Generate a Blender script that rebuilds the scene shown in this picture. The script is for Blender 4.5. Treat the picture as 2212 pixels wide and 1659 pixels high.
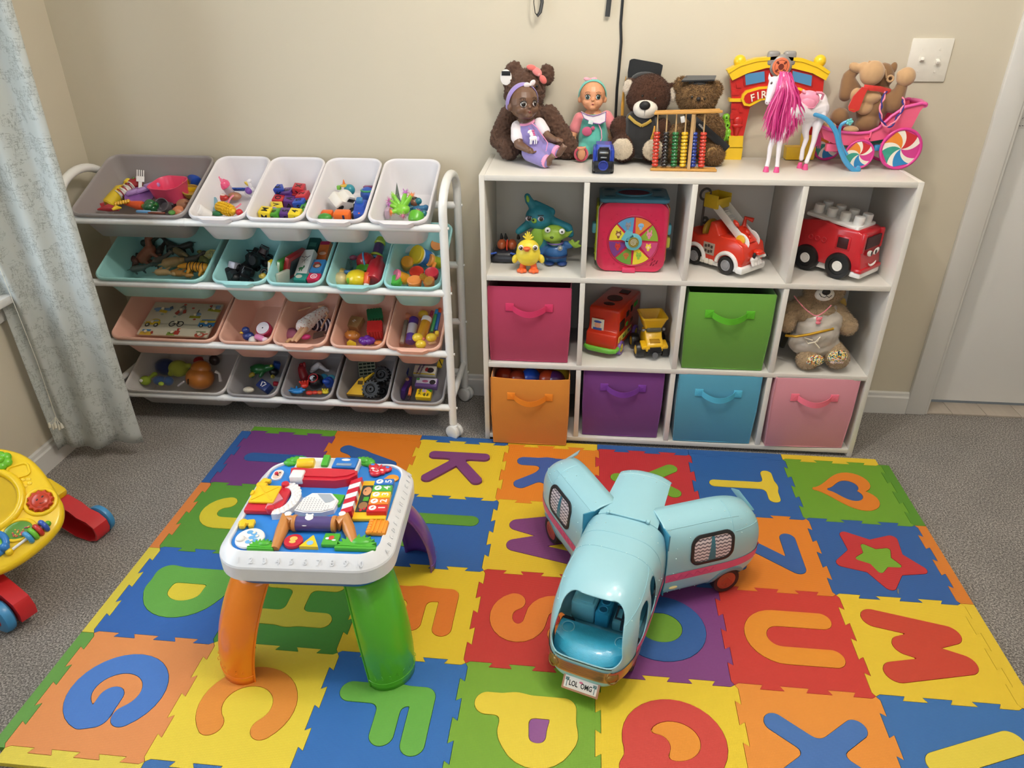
import bpy, bmesh, math, random
import numpy as np
from math import sin, cos, pi, radians as rd
from mathutils import Matrix, Vector, noise
from mathutils.geometry import tessellate_polygon
MT = Matrix.Translation; Vc = Vector
for o in list(bpy.data.objects): bpy.data.objects.remove(o)
S = bpy.context.scene
C = S.collection
random.seed(7)
# ------------------------------------------------------------------ camera (solved from the mat grid and the shelf)
F_PX, CAM, YAW, PITCH, ROLL = 1560.93, Vc((.2982, -2.0973, 1.3863)), -.097, .5025, -.0044
_f = Vc((sin(YAW)*cos(PITCH), cos(YAW)*cos(PITCH), -sin(PITCH)))
_r = Vc((cos(YAW), -sin(YAW), 0)); _u = _r.cross(_f)
RT = cos(ROLL)*_r+sin(ROLL)*_u; UP = -sin(ROLL)*_r+cos(ROLL)*_u
cd = bpy.data.cameras.new('camera'); cd.sensor_width = 36; cd.lens = F_PX/2212*36; cd.clip_start = .02
cam = bpy.data.objects.new('camera', cd); C.objects.link(cam)
cam.matrix_world = MT(CAM) @ Matrix((RT, UP, -_f)).transposed().to_4x4()
S.camera = cam
def ray(px, py): return _f+RT*((px-1106)/F_PX)-UP*((py-829.5)/F_PX)
def onz(px, py, z): d = ray(px, py); return CAM+d*((z-CAM.z)/d.z)
def ony(px, py, y): d = ray(px, py); return CAM+d*((y-CAM.y)/d.y)
# ------------------------------------------------------------------ view, world, big lights
S.view_settings.view_transform = 'Standard'; S.view_settings.look = 'None'
S.view_settings.exposure = EXPO = 0.0; S.view_settings.gamma = 1; S.view_settings.use_curve_mapping = False
w = bpy.data.worlds.new('world'); S.world = w; w.use_nodes = True
bg = w.node_tree.nodes['Background']; sk = w.node_tree.nodes.new('ShaderNodeTexSky'); sk.sky_type = 'HOSEK_WILKIE'; sk.turbidity = 4
sk.sun_direction = Vc((.3, .6, .7)).normalized()
w.node_tree.links.new(sk.outputs[0], bg.inputs[0]); bg.inputs[1].default_value = .6
def area(name, loc, rot, sx, sy, power, col):
    l = bpy.data.lights.new(name, 'AREA'); l.shape = 'RECTANGLE'; l.size = sx; l.size_y = sy; l.energy = power; l.color = col
    o = bpy.data.objects.new(name, l); o.location = loc; o.rotation_euler = rot; C.objects.link(o); return o
area('daylight_left_window', (-1.62, -1.0, 1.35), (0, rd(-90), 0), 1.5, 1.25, 36, (.78, .89, 1))
area('daylight_front_window', (.1, -3.82, 1.45), (rd(90), 0, 0), 1.8, 1.3, 16, (.86, .93, 1))
for n, (x, y, z) in enumerate([(.55, -.60, 2.12), (.28, -.92, 2.12), (.86, -.90, 2.12)]):
    l = bpy.data.lights.new('fan_lamp', 'POINT'); l.energy = 18.5; l.color = (1, .945, .87); l.shadow_soft_size = .045
    o = bpy.data.objects.new('fan_lamp', l); o.location = (x, y, z); C.objects.link(o)
# ------------------------------------------------------------------ materials
def s2l(c): return c/12.92 if c <= .04045 else ((c+.055)/1.055)**2.4
def hx(h): return tuple(s2l(int(h[i:i+2], 16)/255) for i in (0, 2, 4))+(1,)
_mc = {}
def P(h, rough=.42, coat=0, noise_amt=.05, sub=0, trans=0, metal=0, scale=40, bump=0, sheen=0, name=None, emit=0):
    k = (h, rough, coat, noise_amt, sub, trans, metal, scale, bump, sheen)
    if k in _mc: return _mc[k]
    m = bpy.data.materials.new(name or 'plastic_'+h); m.use_nodes = True; nt = m.node_tree; b = nt.nodes['Principled BSDF']
    c = hx(h); N = nt.nodes.new; L = nt.links.new
    tc = N('ShaderNodeTexCoord'); nz = N('ShaderNodeTexNoise'); nz.inputs['Scale'].default_value = scale; nz.inputs['Detail'].default_value = 3
    L(tc.outputs['Object'], nz.inputs['Vector'])
    mx = N('ShaderNodeMix'); mx.data_type = 'RGBA'; mx.inputs['A'].default_value = tuple(v*(1-noise_amt) for v in c[:3])+(1,)
    mx.inputs['B'].default_value = tuple(min(1, v*(1+noise_amt)) for v in c[:3])+(1,)
    L(nz.outputs['Fac'], mx.inputs['Factor']); L(mx.outputs['Result'], b.inputs['Base Color'])
    b.inputs['Roughness'].default_value = rough; b.inputs['Metallic'].default_value = metal
    b.inputs['Coat Weight'].default_value = coat; b.inputs['Coat Roughness'].default_value = .12
    if trans: b.inputs['Transmission Weight'].default_value = trans; b.inputs['IOR'].default_value = 1.2
    if sheen: b.inputs['Sheen Weight'].default_value = sheen
    if sub:
        b.inputs['Subsurface Weight'].default_value = sub; b.inputs['Subsurface Radius'].default_value = (.01, .008, .006)
    if bump:
        bp = N('ShaderNodeBump'); bp.inputs['Strength'].default_value = .6; bp.inputs['Distance'].default_value = bump
        n2 = N('ShaderNodeTexNoise'); n2.inputs['Scale'].default_value = scale*6; n2.inputs['Detail'].default_value = 4
        L(tc.outputs['Object'], n2.inputs['Vector']); L(n2.outputs['Fac'], bp.inputs['Height']); L(bp.outputs['Normal'], b.inputs['Normal'])
    _mc[k] = m; return m
def foam(h):
    k = ('foam', h)
    if k in _mc: return _mc[k]
    m = bpy.data.materials.new('foam_'+h); m.use_nodes = True; nt = m.node_tree; b = nt.nodes['Principled BSDF']; N = nt.nodes.new; L = nt.links.new
    tc = N('ShaderNodeTexCoord'); hs = []
    for d in ('X', 'Y'):
        wv = N('ShaderNodeTexWave'); wv.bands_direction = d; wv.inputs['Scale'].default_value = 100 if d == 'X' else 88; wv.inputs['Distortion'].default_value = .15
        L(tc.outputs['Object'], wv.inputs['Vector']); hs.append(wv)
    mu = N('ShaderNodeMath'); mu.operation = 'MULTIPLY'; L(hs[0].outputs['Fac'], mu.inputs[0]); L(hs[1].outputs['Fac'], mu.inputs[1])
    bp = N('ShaderNodeBump'); bp.inputs['Strength'].default_value = .55; bp.inputs['Distance'].default_value = .0009
    L(mu.outputs[0], bp.inputs['Height']); L(bp.outputs['Normal'], b.inputs['Normal'])
    c = hx(h); mx = N('ShaderNodeMix'); mx.data_type = 'RGBA'; mx.inputs['A'].default_value = tuple(v*.80 for v in c[:3])+(1,); mx.inputs['B'].default_value = c
    L(mu.outputs[0], mx.inputs['Factor']); L(mx.outputs['Result'], b.inputs['Base Color']); b.inputs['Roughness'].default_value = .55
    _mc[k] = m; return m
# ------------------------------------------------------------------ mesh builder
def RM(rx=0, ry=0, rz=0): return (Matrix.Rotation(rd(rz), 4, 'Z') @ Matrix.Rotation(rd(ry), 4, 'Y') @ Matrix.Rotation(rd(rx), 4, 'X'))
def TR(x=0, y=0, z=0, rx=0, ry=0, rz=0, s=1): return MT((x, y, z)) @ RM(rx, ry, rz) @ Matrix.Scale(s, 4)
def axis_m(p0, p1):
    d = Vc(p1)-Vc(p0); q = d.to_track_quat('Z', 'Y'); return MT(p0) @ q.to_matrix().to_4x4(), d.length
_bc = {}
class B:
    def __init__(s, T=None): s.v = []; s.f = []; s.m = []; s.T = T or Matrix()
    def add(s, vs, fs, m=0, T=None):
        T = s.T @ T if T is not None else s.T; k = len(s.v)
        s.v += [tuple(T @ Vc(v)) for v in vs]; s.f += [tuple(i+k for i in f) for f in fs]; s.m += [m]*len(fs); return s
    def box(s, c, d, r=0, R=None, m=0, seg=2, taper=None):
        if r:
            key = (tuple(round(x, 5) for x in d), round(r, 5), seg)
            if key not in _bc:
                bm = bmesh.new(); bmesh.ops.create_cube(bm, size=1)
                for v in bm.verts: v.co = Vc((v.co.x*d[0], v.co.y*d[1], v.co.z*d[2]))
                bmesh.ops.bevel(bm, geom=bm.edges[:], offset=min(r, min(d)*.49), segments=seg, profile=.5, affect='EDGES')
                _bc[key] = ([tuple(v.co) for v in bm.verts], [tuple(v.index for v in f.verts) for f in bm.faces]); bm.free()
            vs, fs = _bc[key]
        else:
            a, b_, c_ = d[0]/2, d[1]/2, d[2]/2
            vs = [(x, y, z) for x in (-a, a) for y in (-b_, b_) for z in (-c_, c_)]
            fs = [(0, 1, 3, 2), (4, 6, 7, 5), (0, 4, 5, 1), (2, 3, 7, 6), (0, 2, 6, 4), (1, 5, 7, 3)]
        if taper: vs = [(x*(taper[0] if z > 0 else 1), y*(taper[1] if z > 0 else 1), z) for x, y, z in vs]
        T = MT(c)
        if R is not None: T = T @ R
        return s.add(vs, fs, m, T)
    def ell(s, c, r, R=None, m=0, n=18, zmin=None):
        if not hasattr(r, '__len__'): r = (r, r, r)
        nv = n//2; vs = [(0, 0, r[2])]; fs = []
        for i in range(1, nv):
            a = pi*i/nv
            for j in range(n): b = 2*pi*j/n; vs.append((r[0]*sin(a)*cos(b), r[1]*sin(a)*sin(b), r[2]*cos(a)))
        vs.append((0, 0, -r[2])); e = len(vs)-1
        for j in range(n):
            k = (j+1) % n; fs.append((0, 1+j, 1+k)); fs.append((e, e-n+k, e-n+j))
            for i in range(nv-2): a = 1+i*n; fs.append((a+j, a+n+j, a+n+k, a+k))
        if zmin is not None: vs = [(x, y, max(z, zmin)) for x, y, z in vs]
        T = MT(c)
        if R is not None: T = T @ R
        return s.add(vs, fs, m, T)
    def lathe(s, prof, T=None, m=0, n=28):
        vs = []; fs = []
        for r, z in prof:
            for j in range(n): a = 2*pi*j/n; vs.append((r*cos(a), r*sin(a), z))
        for i in range(len(prof)-1):
            for j in range(n): k = (j+1) % n; fs.append((i*n+j, i*n+k, i*n+n+k, i*n+n+j))
        if prof[0][0] > 1e-6: fs.append(tuple(range(n-1, -1, -1)))
        if prof[-1][0] > 1e-6: fs.append(tuple(range((len(prof)-1)*n, len(prof)*n)))
        return s.add(vs, fs, m, T)
    def cyl(s, p0, p1, r0, r1=None, m=0, n=20, bev=0):
        r1 = r0 if r1 is None else r1; T, L = axis_m(p0, p1)
        pr = [(r0, 0), (r1, L)] if not bev else [(r0-bev, 0), (r0-bev*.3, bev*.3), (r0, bev), (r1, L-bev), (r1-bev*.3, L-bev*.3), (r1-bev, L)]
        return s.lathe(pr, T, m, n)
    def cap(s, p0, p1, r0, r1=None, m=0, n=14):
        r1 = r0 if r1 is None else r1; T, L = axis_m(p0, p1); k = 4
        pr = [(r0*sin(pi/2*i/k)+1e-7, -r0*cos(pi/2*i/k)) for i in range(k+1)]+[(r1*cos(pi/2*i/k)+1e-7, L+r1*sin(pi/2*i/k)) for i in range(k+1)]
        return s.lathe(pr, T, m, n)
    def tube(s, pts, r, m=0, n=10, closed=False, caps=True, flat=None):
        pts = [Vc(p) for p in pts]; K = len(pts); rs = r if hasattr(r, '__len__') else [r]*K; vs = []; fs = []
        tn = []
        for i in range(K):
            a = pts[(i-1) % K] if (i or closed) else pts[0]; b = pts[(i+1) % K] if (i < K-1 or closed) else pts[-1]
            d = b-a; tn.append(d.normalized() if d.length else Vc((0, 0, 1)))
        u = tn[0].orthogonal().normalized() if flat is None else Vc(flat)
        for i in range(K):
            u = (u-tn[i]*u.dot(tn[i])); u = u.normalized() if u.length > 1e-6 else tn[i].orthogonal().normalized(); w_ = tn[i].cross(u)
            fl = 1 if flat is None else .25
            for j in range(n): a = 2*pi*j/n; vs.append(tuple(pts[i]+(u*cos(a)*fl+w_*sin(a))*rs[i]))
        for i in range(K if closed else K-1):
            for j in range(n): k = (j+1) % n; i2 = (i+1) % K; fs.append((i*n+j, i*n+k, i2*n+k, i2*n+j))
        if caps and not closed: fs.append(tuple(range(n-1, -1, -1))); fs.append(tuple(range((K-1)*n, K*n)))
        return s.add(vs, fs, m)
    def torus(s, c, R_, r, R=None, m=0, n=28, k=10, sx=1):
        vs = []; fs = []
        for i in range(n):
            a = 2*pi*i/n
            for j in range(k): b = 2*pi*j/k; q = R_+r*cos(b); vs.append((q*cos(a)*sx, q*sin(a), r*sin(b)))
        for i in range(n):
            for j in range(k): fs.append((i*k+j, ((i+1) % n)*k+j, ((i+1) % n)*k+(j+1) % k, i*k+(j+1) % k))
        T = MT(c)
        if R is not None: T = T @ R
        return s.add(vs, fs, m, T)
    def prism(s, loops, z0, z1, T=None, m=0, bottom=True, ms=None):
        if not hasattr(loops[0][0], '__len__'): loops = [loops]
        fl = [p for L in loops for p in L]; N = len(fl)
        tri = tessellate_polygon([[Vc((x, y, 0)) for x, y in L] for L in loops])
        vs = [(x, y, z1) for x, y in fl]+[(x, y, z0) for x, y in fl]; fs = []
        for a, b, c in tri:
            A = (fl[b][0]-fl[a][0])*(fl[c][1]-fl[a][1])-(fl[b][1]-fl[a][1])*(fl[c][0]-fl[a][0])
            if A < 0: a, c = c, a
            fs.append((a, b, c))
            if bottom: fs.append((N+c, N+b, N+a))
        nt = len(fs); k = 0
        for L in loops:
            n = len(L); ar = sum(L[i][0]*L[(i+1) % n][1]-L[(i+1) % n][0]*L[i][1] for i in range(n)); outer = L is loops[0]
            for i in range(n):
                a, b = k+i, k+(i+1) % n
                fs.append((a, N+a, N+b, b) if (ar > 0) == outer else (b, N+b, N+a, a))
            k += n
        s.add(vs, fs, m, T)
        if ms is not None:
            for i in range(len(s.m)-len(fs)+nt, len(s.m)): s.m[i] = ms
        return s
    def loft(s, rings, m=0, cap0=True, cap1=True, T=None, closed=True):
        n = len(rings[0]); vs = [p for r in rings for p in r]; fs = []
        for i in range(len(rings)-1):
            for j in range(n if closed else n-1): k = (j+1) % n; fs.append((i*n+j, i*n+k, i*n+n+k, i*n+n+j))
        if cap0: fs.append(tuple(range(n-1, -1, -1)))
        if cap1: fs.append(tuple(range((len(rings)-1)*n, len(rings)*n)))
        return s.add(vs, fs, m, T)
    def grid(s, fn, nu, nv, m=0, fields=(), T=None):
        """surface fn(u,v) over the unit square, cut cleanly where any field(u,v,p) is negative"""
        us = [i/nu for i in range(nu+1)]; vv = [j/nv for j in range(nv+1)]
        pts = [[Vc(fn(u, v)) for v in vv] for u in us]
        fv = [[[f(us[i], vv[j], pts[i][j]) for j in range(nv+1)] for i in range(nu+1)] for f in fields]
        vs = []; fs = []; idx = {}
        def vid(p):
            k = (round(p.x, 6), round(p.y, 6), round(p.z, 6))
            if k not in idx: idx[k] = len(vs); vs.append(tuple(p))
            return idx[k]
        for i in range(nu):
            for j in range(nv):
                q = [(i, j), (i+1, j), (i+1, j+1), (i, j+1)]; poly = [(pts[a][b], [F[a][b] for F in fv]) for a, b in q]
                for k in range(len(fv)):
                    if all(p[1][k] >= 0 for p in poly): continue
                    out = []
                    for a in range(len(poly)):
                        p, r = poly[a], poly[(a+1) % len(poly)]
                        if p[1][k] >= 0: out.append(p)
                        if (p[1][k] >= 0) != (r[1][k] >= 0):
                            t = p[1][k]/(p[1][k]-r[1][k]); out.append((p[0].lerp(r[0], t), [x+(y-x)*t for x, y in zip(p[1], r[1])]))
                    poly = out
                    if len(poly) < 3: break
                if len(poly) >= 3:
                    ii = []
                    for p in poly:
                        q_ = vid(p[0])
                        if q_ not in ii: ii.append(q_)
                    if len(ii) >= 3: fs.append(tuple(ii))
        return s.add(vs, fs, m, T)
    def text(s, txt, size, T, m=0, depth=.0006, sx=1):
        cu = bpy.data.curves.new('t', 'FONT'); cu.body = txt; cu.size = size; cu.align_x = 'CENTER'; cu.align_y = 'CENTER'; cu.extrude = depth; cu.offset = size*.015; cu.resolution_u = 3
        o = bpy.data.objects.new('t', cu); me = bpy.data.meshes.new_from_object(o)
        s.add([(v.co.x*sx, v.co.y, v.co.z) for v in me.vertices], [tuple(p.vertices) for p in me.polygons], m, T)
        bpy.data.objects.remove(o); bpy.data.curves.remove(cu); bpy.data.meshes.remove(me); return s
    def mesh(s, name, mats, smooth=38):
        me = bpy.data.meshes.new(name); me.from_pydata(s.v, [], s.f)
        if not isinstance(mats, (list, tuple)): mats = [mats]
        for m in mats: me.materials.append(m)
        if len(mats) > 1: me.polygons.foreach_set('material_index', s.m)
        me.validate(); me.update()
        bm = bmesh.new(); bm.from_mesh(me); bmesh.ops.remove_doubles(bm, verts=bm.verts, dist=2e-6); bmesh.ops.recalc_face_normals(bm, faces=bm.faces); bm.to_mesh(me); bm.free()
        if smooth: me.polygons.foreach_set('use_smooth', [True]*len(me.polygons)); me.set_sharp_from_angle(angle=rd(smooth))
        return me
    def obj(s, name, mats, parent=None, label=None, smooth=38, solid=0):
        o = bpy.data.objects.new(name, s.mesh(name, mats, smooth)); C.objects.link(o)
        if solid:
            md = o.modifiers.new('s', 'SOLIDIFY'); md.thickness = solid; md.offset = -1; bake(o)
        if parent: o.parent = parent
        if label: o['label'] = label
        return o
def bake(o):
    dg = bpy.context.evaluated_depsgraph_get(); dg.update()
    me = bpy.data.meshes.new_from_object(o.evaluated_get(dg)); old = o.data; o.modifiers.clear(); o.data = me; me.name = o.name
    bpy.data.meshes.remove(old)
def tag(o, label=None, cat=None, group=None, kind=None):
    if label: o['label'] = label
    if cat: o['category'] = cat
    if group: o['group'] = group
    if kind: o['kind'] = kind
    return o
def thing(name, label, cat, M_=None, group=None):
    o = bpy.data.objects.new(name, None); o.empty_display_size = .02; C.objects.link(o)
    if M_ is not None: o.matrix_world = M_ if isinstance(M_, Matrix) else MT(M_)
    return tag(o, label, cat, group)
def one(name, b, mats, label, cat, M_=None, group=None, smooth=38, solid=0):
    o = b.obj(name, mats, None, None, smooth, solid)
    if M_ is not None: o.matrix_world = M_ if isinstance(M_, Matrix) else MT(M_)
    return tag(o, label, cat, group)
def struct(name, b, m, parent=None, smooth=38):
    o = b.obj(name, m, parent, None, smooth)
    if not parent: o['kind'] = 'structure'
    return o
_tex = {}
def blob(name, b, mats, parent=None, vox=.005, sm=6, disp=0, dscale=.02, kind='CLOUDS', fur=0, flen=.008, label=None, furm=0, seed=1):
    """union of the shapes in b as one continuous skin, softened, optionally lumpy or furred"""
    o = bpy.data.objects.new(name, b.mesh(name, mats)); C.objects.link(o)
    if isinstance(mats, (list, tuple)) and len(mats) > 1: raise ValueError
    md = o.modifiers.new('r', 'REMESH'); md.mode = 'VOXEL'; md.voxel_size = vox; md.use_smooth_shade = True
    md = o.modifiers.new('s', 'SMOOTH'); md.iterations = sm; md.factor = .6
    if disp:
        k = (kind, dscale)
        if k not in _tex:
            t = bpy.data.textures.new('t', kind); t.noise_scale = dscale; _tex[k] = t
        md = o.modifiers.new('d', 'DISPLACE'); md.texture = _tex[k]; md.strength = disp; md.mid_level = .5
    bake(o)
    if fur:
        me = o.data; rnd = random.Random(seed); me.calc_loop_triangles(); tr = me.loop_triangles
        ar = np.array([t.area for t in tr]); cs = np.cumsum(ar); vs = [tuple(v.co) for v in me.vertices]; fs = [tuple(p.vertices) for p in me.polygons]
        for i in np.searchsorted(cs, np.array([rnd.random() for _ in range(fur)])*cs[-1]):
            t = tr[min(int(i), len(tr)-1)]; a, c_, d = [me.vertices[k].co for k in t.vertices]; u, v = rnd.random(), rnd.random()
            if u+v > 1: u, v = 1-u, 1-v
            p = a+(c_-a)*u+(d-a)*v; n = (t.normal+Vc((rnd.uniform(-.8, .8), rnd.uniform(-.8, .8), rnd.uniform(-1.2, .4)))).normalized()
            sd = n.cross(Vc((rnd.uniform(-1, 1), rnd.uniform(-1, 1), rnd.uniform(-1, 1)))).normalized()*flen*.11; k = len(vs); l = flen*rnd.uniform(.5, 1.1)
            vs += [tuple(p-sd), tuple(p+sd), tuple(p+n*l)]; fs.append((k, k+1, k+2))
        m2 = bpy.data.meshes.new(name); m2.from_pydata(vs, [], fs); m2.update()
        for q in me.materials: m2.materials.append(q)
        m2.polygons.foreach_set('use_smooth', [True]*len(m2.polygons)); o.data = m2; bpy.data.meshes.remove(me)
    if parent: o.parent = parent
    if label: o['label'] = label
    return o
def rrect(w_, l_, r, n=5, cx=0, cy=0):
    r = min(r, w_/2-1e-4, l_/2-1e-4); P_ = []
    for sx, sy, a0 in ((1, 1, 0), (-1, 1, 90), (-1, -1, 180), (1, -1, 270)):
        for i in range(n+1): a = rd(a0+90*i/n); P_.append((cx+sx*(w_/2-r)+r*cos(a), cy+sy*(l_/2-r)+r*sin(a)))
    return P_
def ringz(pts, z): return [(x, y, z) for x, y in pts]
def arc(cx, cy, rx, a0, a1, n=10, ry=None):
    ry = rx if ry is None else ry
    return [(cx+rx*cos(rd(a0+(a1-a0)*i/n)), cy+ry*sin(rd(a0+(a1-a0)*i/n))) for i in range(n+1)]
WHITE = P('e9e7e4', .35); WMETAL = P('eeeeec', .3, .3); BLACK = P('17181a', .45); DARK = P('2a2a2c', .5)
GOLD = P('c79a2e', .35, metal=.6); CREAM = P('efe6d2', .6)
RED = 'c8202a'; YEL = 'f0c81c'; BLU = '2456b8'; GRN = '5fa02c'; ORG = 'ee7a20'; PUR = '6a3a94'; PNK = 'ee6a94'; LBL = '58b4d8'; TEA = '8fd6d0'
# ------------------------------------------------------------------ the room
WY, WX, ZC, WRX, WFY = .3262, -1.414, 2.44, 2.7, -3.6
def wall_mat():
    m = P('d0c7b3', .75, noise_amt=.02, scale=3, bump=.0004, name='painted_wall'); return m
wm = wall_mat(); trim = P('dcdad6', .4, noise_amt=.02, scale=8, name='white_trim_paint')
def carpet_mat():
    m = bpy.data.materials.new('carpet'); m.use_nodes = True; nt = m.node_tree; b = nt.nodes['Principled BSDF']; N = nt.nodes.new; L = nt.links.new
    tc = N('ShaderNodeTexCoord'); n1 = N('ShaderNodeTexNoise'); n1.inputs['Scale'].default_value = 230; n1.inputs['Detail'].default_value = 5; n1.inputs['Roughness'].default_value = .7
    n2 = N('ShaderNodeTexNoise'); n2.inputs['Scale'].default_value = 7; n2.inputs['Detail'].default_value = 3
    L(tc.outputs['Object'], n1.inputs['Vector']); L(tc.outputs['Object'], n2.inputs['Vector'])
    cr = N('ShaderNodeValToRGB'); e = cr.color_ramp.elements; e[0].position = .40; e[0].color = hx('57514c'); e[1].position = .60; e[1].color = hx('cfc7bf')
    x = cr.color_ramp.elements.new(.5); x.color = hx('8b847d')
    L(n1.outputs['Fac'], cr.inputs['Fac'])
    c2 = N('ShaderNodeValToRGB'); c2.color_ramp.elements[0].position = .35; c2.color_ramp.elements[0].color = (.86, .86, .86, 1); c2.color_ramp.elements[1].position = .65; c2.color_ramp.elements[1].color = (1, 1, 1, 1)
    L(n2.outputs['Fac'], c2.inputs['Fac'])
    mx = N('ShaderNodeMix'); mx.data_type = 'RGBA'; mx.blend_type = 'MULTIPLY'; mx.inputs['Factor'].default_value = 1
    L(cr.outputs['Color'], mx.inputs['A']); L(c2.outputs['Color'], mx.inputs['B']); L(mx.outputs['Result'], b.inputs['Base Color'])
    b.inputs['Roughness'].default_value = .95; b.inputs['Sheen Weight'].default_value = .2
    bp = N('ShaderNodeBump'); bp.inputs['Strength'].default_value = .9; bp.inputs['Distance'].default_value = .006; L(n1.outputs['Fac'], bp.inputs['Height']); L(bp.outputs['Normal'], b.inputs['Normal'])
    return m
struct('floor', B().box(((WX+WRX)/2, (WY+WFY)/2, -.05), (WRX-WX+.3, WY-WFY, .1)), carpet_mat())
DX0, DX1 = 1.518, 2.36     # door casing outer edges
dy = DOORY = WY+.075
b = B(); b.box(((WX+DX0+.07)/2-.05, WY+.06, ZC/2), (DX0+.07-WX+.1, .12, ZC)); b.box(((DX1-.07+WRX)/2, WY+.06, ZC/2), (WRX-DX1+.07, .12, ZC)); b.box(((DX0+DX1)/2, WY+.06, (2.08+ZC)/2), (DX1-DX0-.13, .12, ZC-2.08))
struct('wall_back', b, wm, smooth=0)
b = B()   # left wall with the window opening
WY0, WY1, WZ0, WZ1 = -1.65, -.33, .60, 2.05
for y0, y1, z0, z1 in ((WFY-.1, WY0, 0, ZC), (WY1, WY+.12, 0, ZC), (WY0, WY1, 0, WZ0), (WY0, WY1, WZ1, ZC)): b.box((WX-.05, (y0+y1)/2, (z0+z1)/2), (.1, y1-y0, z1-z0))
struct('wall_left', b, wm, smooth=0)
struct('wall_right', B().box((WRX+.05, (WY+WFY)/2, ZC/2), (.1, WY-WFY+.2, ZC)), wm, smooth=0)
b = B()
for x0, x1, z0, z1 in ((WX-.1, -.8, 0, ZC), (1.0, WRX+.1, 0, ZC), (-.8, 1.0, 0, .8), (-.8, 1.0, 2.1, ZC)): b.box(((x0+x1)/2, WFY-.05, (z0+z1)/2), (x1-x0, .1, z1-z0))
struct('wall_front', b, wm, smooth=0)
struct('ceiling', B().box(((WX+WRX)/2, (WY+WFY)/2, ZC+.03), (WRX-WX+.2, WY-WFY+.3, .06)), P('ece9e2', .8))
def glass(h='ffffff', gloss=.08, name='clear_pane', tint=0):
    m = bpy.data.materials.new(name); m.use_nodes = True; nt = m.node_tree; out = nt.nodes['Material Output']; N = nt.nodes.new; L = nt.links.new
    t = N('ShaderNodeBsdfTransparent'); t.inputs[0].default_value = hx(h); g = N('ShaderNodeBsdfGlossy'); g.inputs['Roughness'].default_value = .05
    mx = N('ShaderNodeMixShader'); mx.inputs[0].default_value = gloss; L(t.outputs[0], mx.inputs[1]); L(g.outputs[0], mx.inputs[2]); o = mx
    if tint:
        d = nt.nodes['Principled BSDF']; d.inputs['Base Color'].default_value = hx(h); d.inputs['Roughness'].default_value = .25
        m2 = N('ShaderNodeMixShader'); m2.inputs[0].default_value = tint; L(mx.outputs[0], m2.inputs[1]); L(d.outputs[0], m2.inputs[2]); o = m2
    L(o.outputs[0], out.inputs[0]); return m
def window(n, T, w_, h_):
    r = B(T)
    for x in (-w_/2+.02, w_/2-.02): r.box((x, 0, 0), (.04, .06, h_), .004)
    for z in (-h_/2+.02, 0, h_/2-.02): r.box((0, 0, z), (w_, .055, .04), .004)
    o = struct('window_%d' % n, r, trim)
    B(T).box((0, .0, 0), (w_-.04, .004, h_-.04)).obj('pane', glass(), o); return o
window(1, TR(WX-.06, (WY0+WY1)/2, (WZ0+WZ1)/2, 0, 0, 90), WY1-WY0-.002, WZ1-WZ0-.002)
window(2, TR(.1, WFY-.06, 1.45), 1.798, 1.298)
# window casing and sill on the left wall
b = B(); b.box((WX+.012, WY1+.045, (WZ0+WZ1)/2), (.022, .09, WZ1-WZ0+.1), .004); b.box((WX+.012, WY0-.045, (WZ0+WZ1)/2), (.022, .09, WZ1-WZ0+.1), .004)
b.box((WX+.012, (WY0+WY1)/2, WZ1+.045), (.022, WY1-WY0+.2, .09), .004); b.box((WX+.03, (WY0+WY1)/2, WZ0-.008), (.075, WY1-WY0+.24, .026), .006); b.box((WX+.012, (WY0+WY1)/2, WZ0-.05), (.02, WY1-WY0+.18, .06), .004)
struct('trim_1', b, trim)
def baseboard(n, p0, p1, nrm):
    p0, p1, nrm = Vc(p0), Vc(p1), Vc(nrm); pr = [(0, 0), (.015, 0), (.015, .066), (.010, .071), (.009, .082), (.004, .086), (0, .086)]
    b = B(); b.loft([[tuple(p+nrm*x+Vc((0, 0, z))) for x, z in pr] for p in (p0, p1)]); struct(n, b, trim, smooth=30)
baseboard('baseboard_back', (WX+.016, WY-.0005, 0), (DX0, WY-.0005, 0), (0, -1, 0))
baseboard('baseboard_left', (WX+.0005, WY-.001, 0), (WX+.0005, WFY+.02, 0), (1, 0, 0))
baseboard('baseboard_right', (WRX-.0005, WFY+.02, 0), (WRX-.0005, WY-.02, 0), (-1, 0, 0))
# door casing, jamb and closed door (a door on the far wall, set back in its frame)
b = B()
for x in (DX0+.035, DX1-.035): b.box((x, WY-.008, 1.05), (.07, .018, 2.1), .004)
b.box(((DX0+DX1)/2, WY-.008, 2.115), (DX1-DX0, .018, .07), .004)
for x, s in ((DX0+.075, 1), (DX1-.075, -1)): b.box((x, WY+.04, 1.04), (.012, .1, 2.08), .002)
struct('trim_2', b, trim)
o = struct('door_1', B().box(((DX0+DX1)/2, dy+.02, 1.05), (DX1-DX0-.166, .035, 2.07), .002), P('ebeae8', .45, noise_amt=.015, scale=2.5, name='door_paint'))
b = B(); b.lathe([(.026, 0), (.026, .006), (.01, .01), (.01, .035), (.022, .042), (.027, .055), (.022, .066), (.001, .07)], TR(DX1-.14, dy+.0, .95, 90)); b.obj('door_knob', P('b9b4a8', .25, metal=.9), o)
def plank_mat():
    m = P('b3a89b', .5, scale=6, noise_amt=.1, name='grey_plank'); nt = m.node_tree
    for n in nt.nodes:
        if n.type == 'TEX_NOISE': mp = nt.nodes.new('ShaderNodeMapping'); mp.inputs['Scale'].default_value = (14, 1, 14); tc = nt.nodes.new('ShaderNodeTexCoord'); nt.links.new(tc.outputs['Object'], mp.inputs[0]); nt.links.new(mp.outputs[0], n.inputs['Vector'])
    return m
b = B()
for i in range(7): b.box((DX0+.13+i*.12-.02, WY+.034, .0035), (.118, .085, .007), .0008)
struct('trim_3', b, plank_mat())
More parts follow.
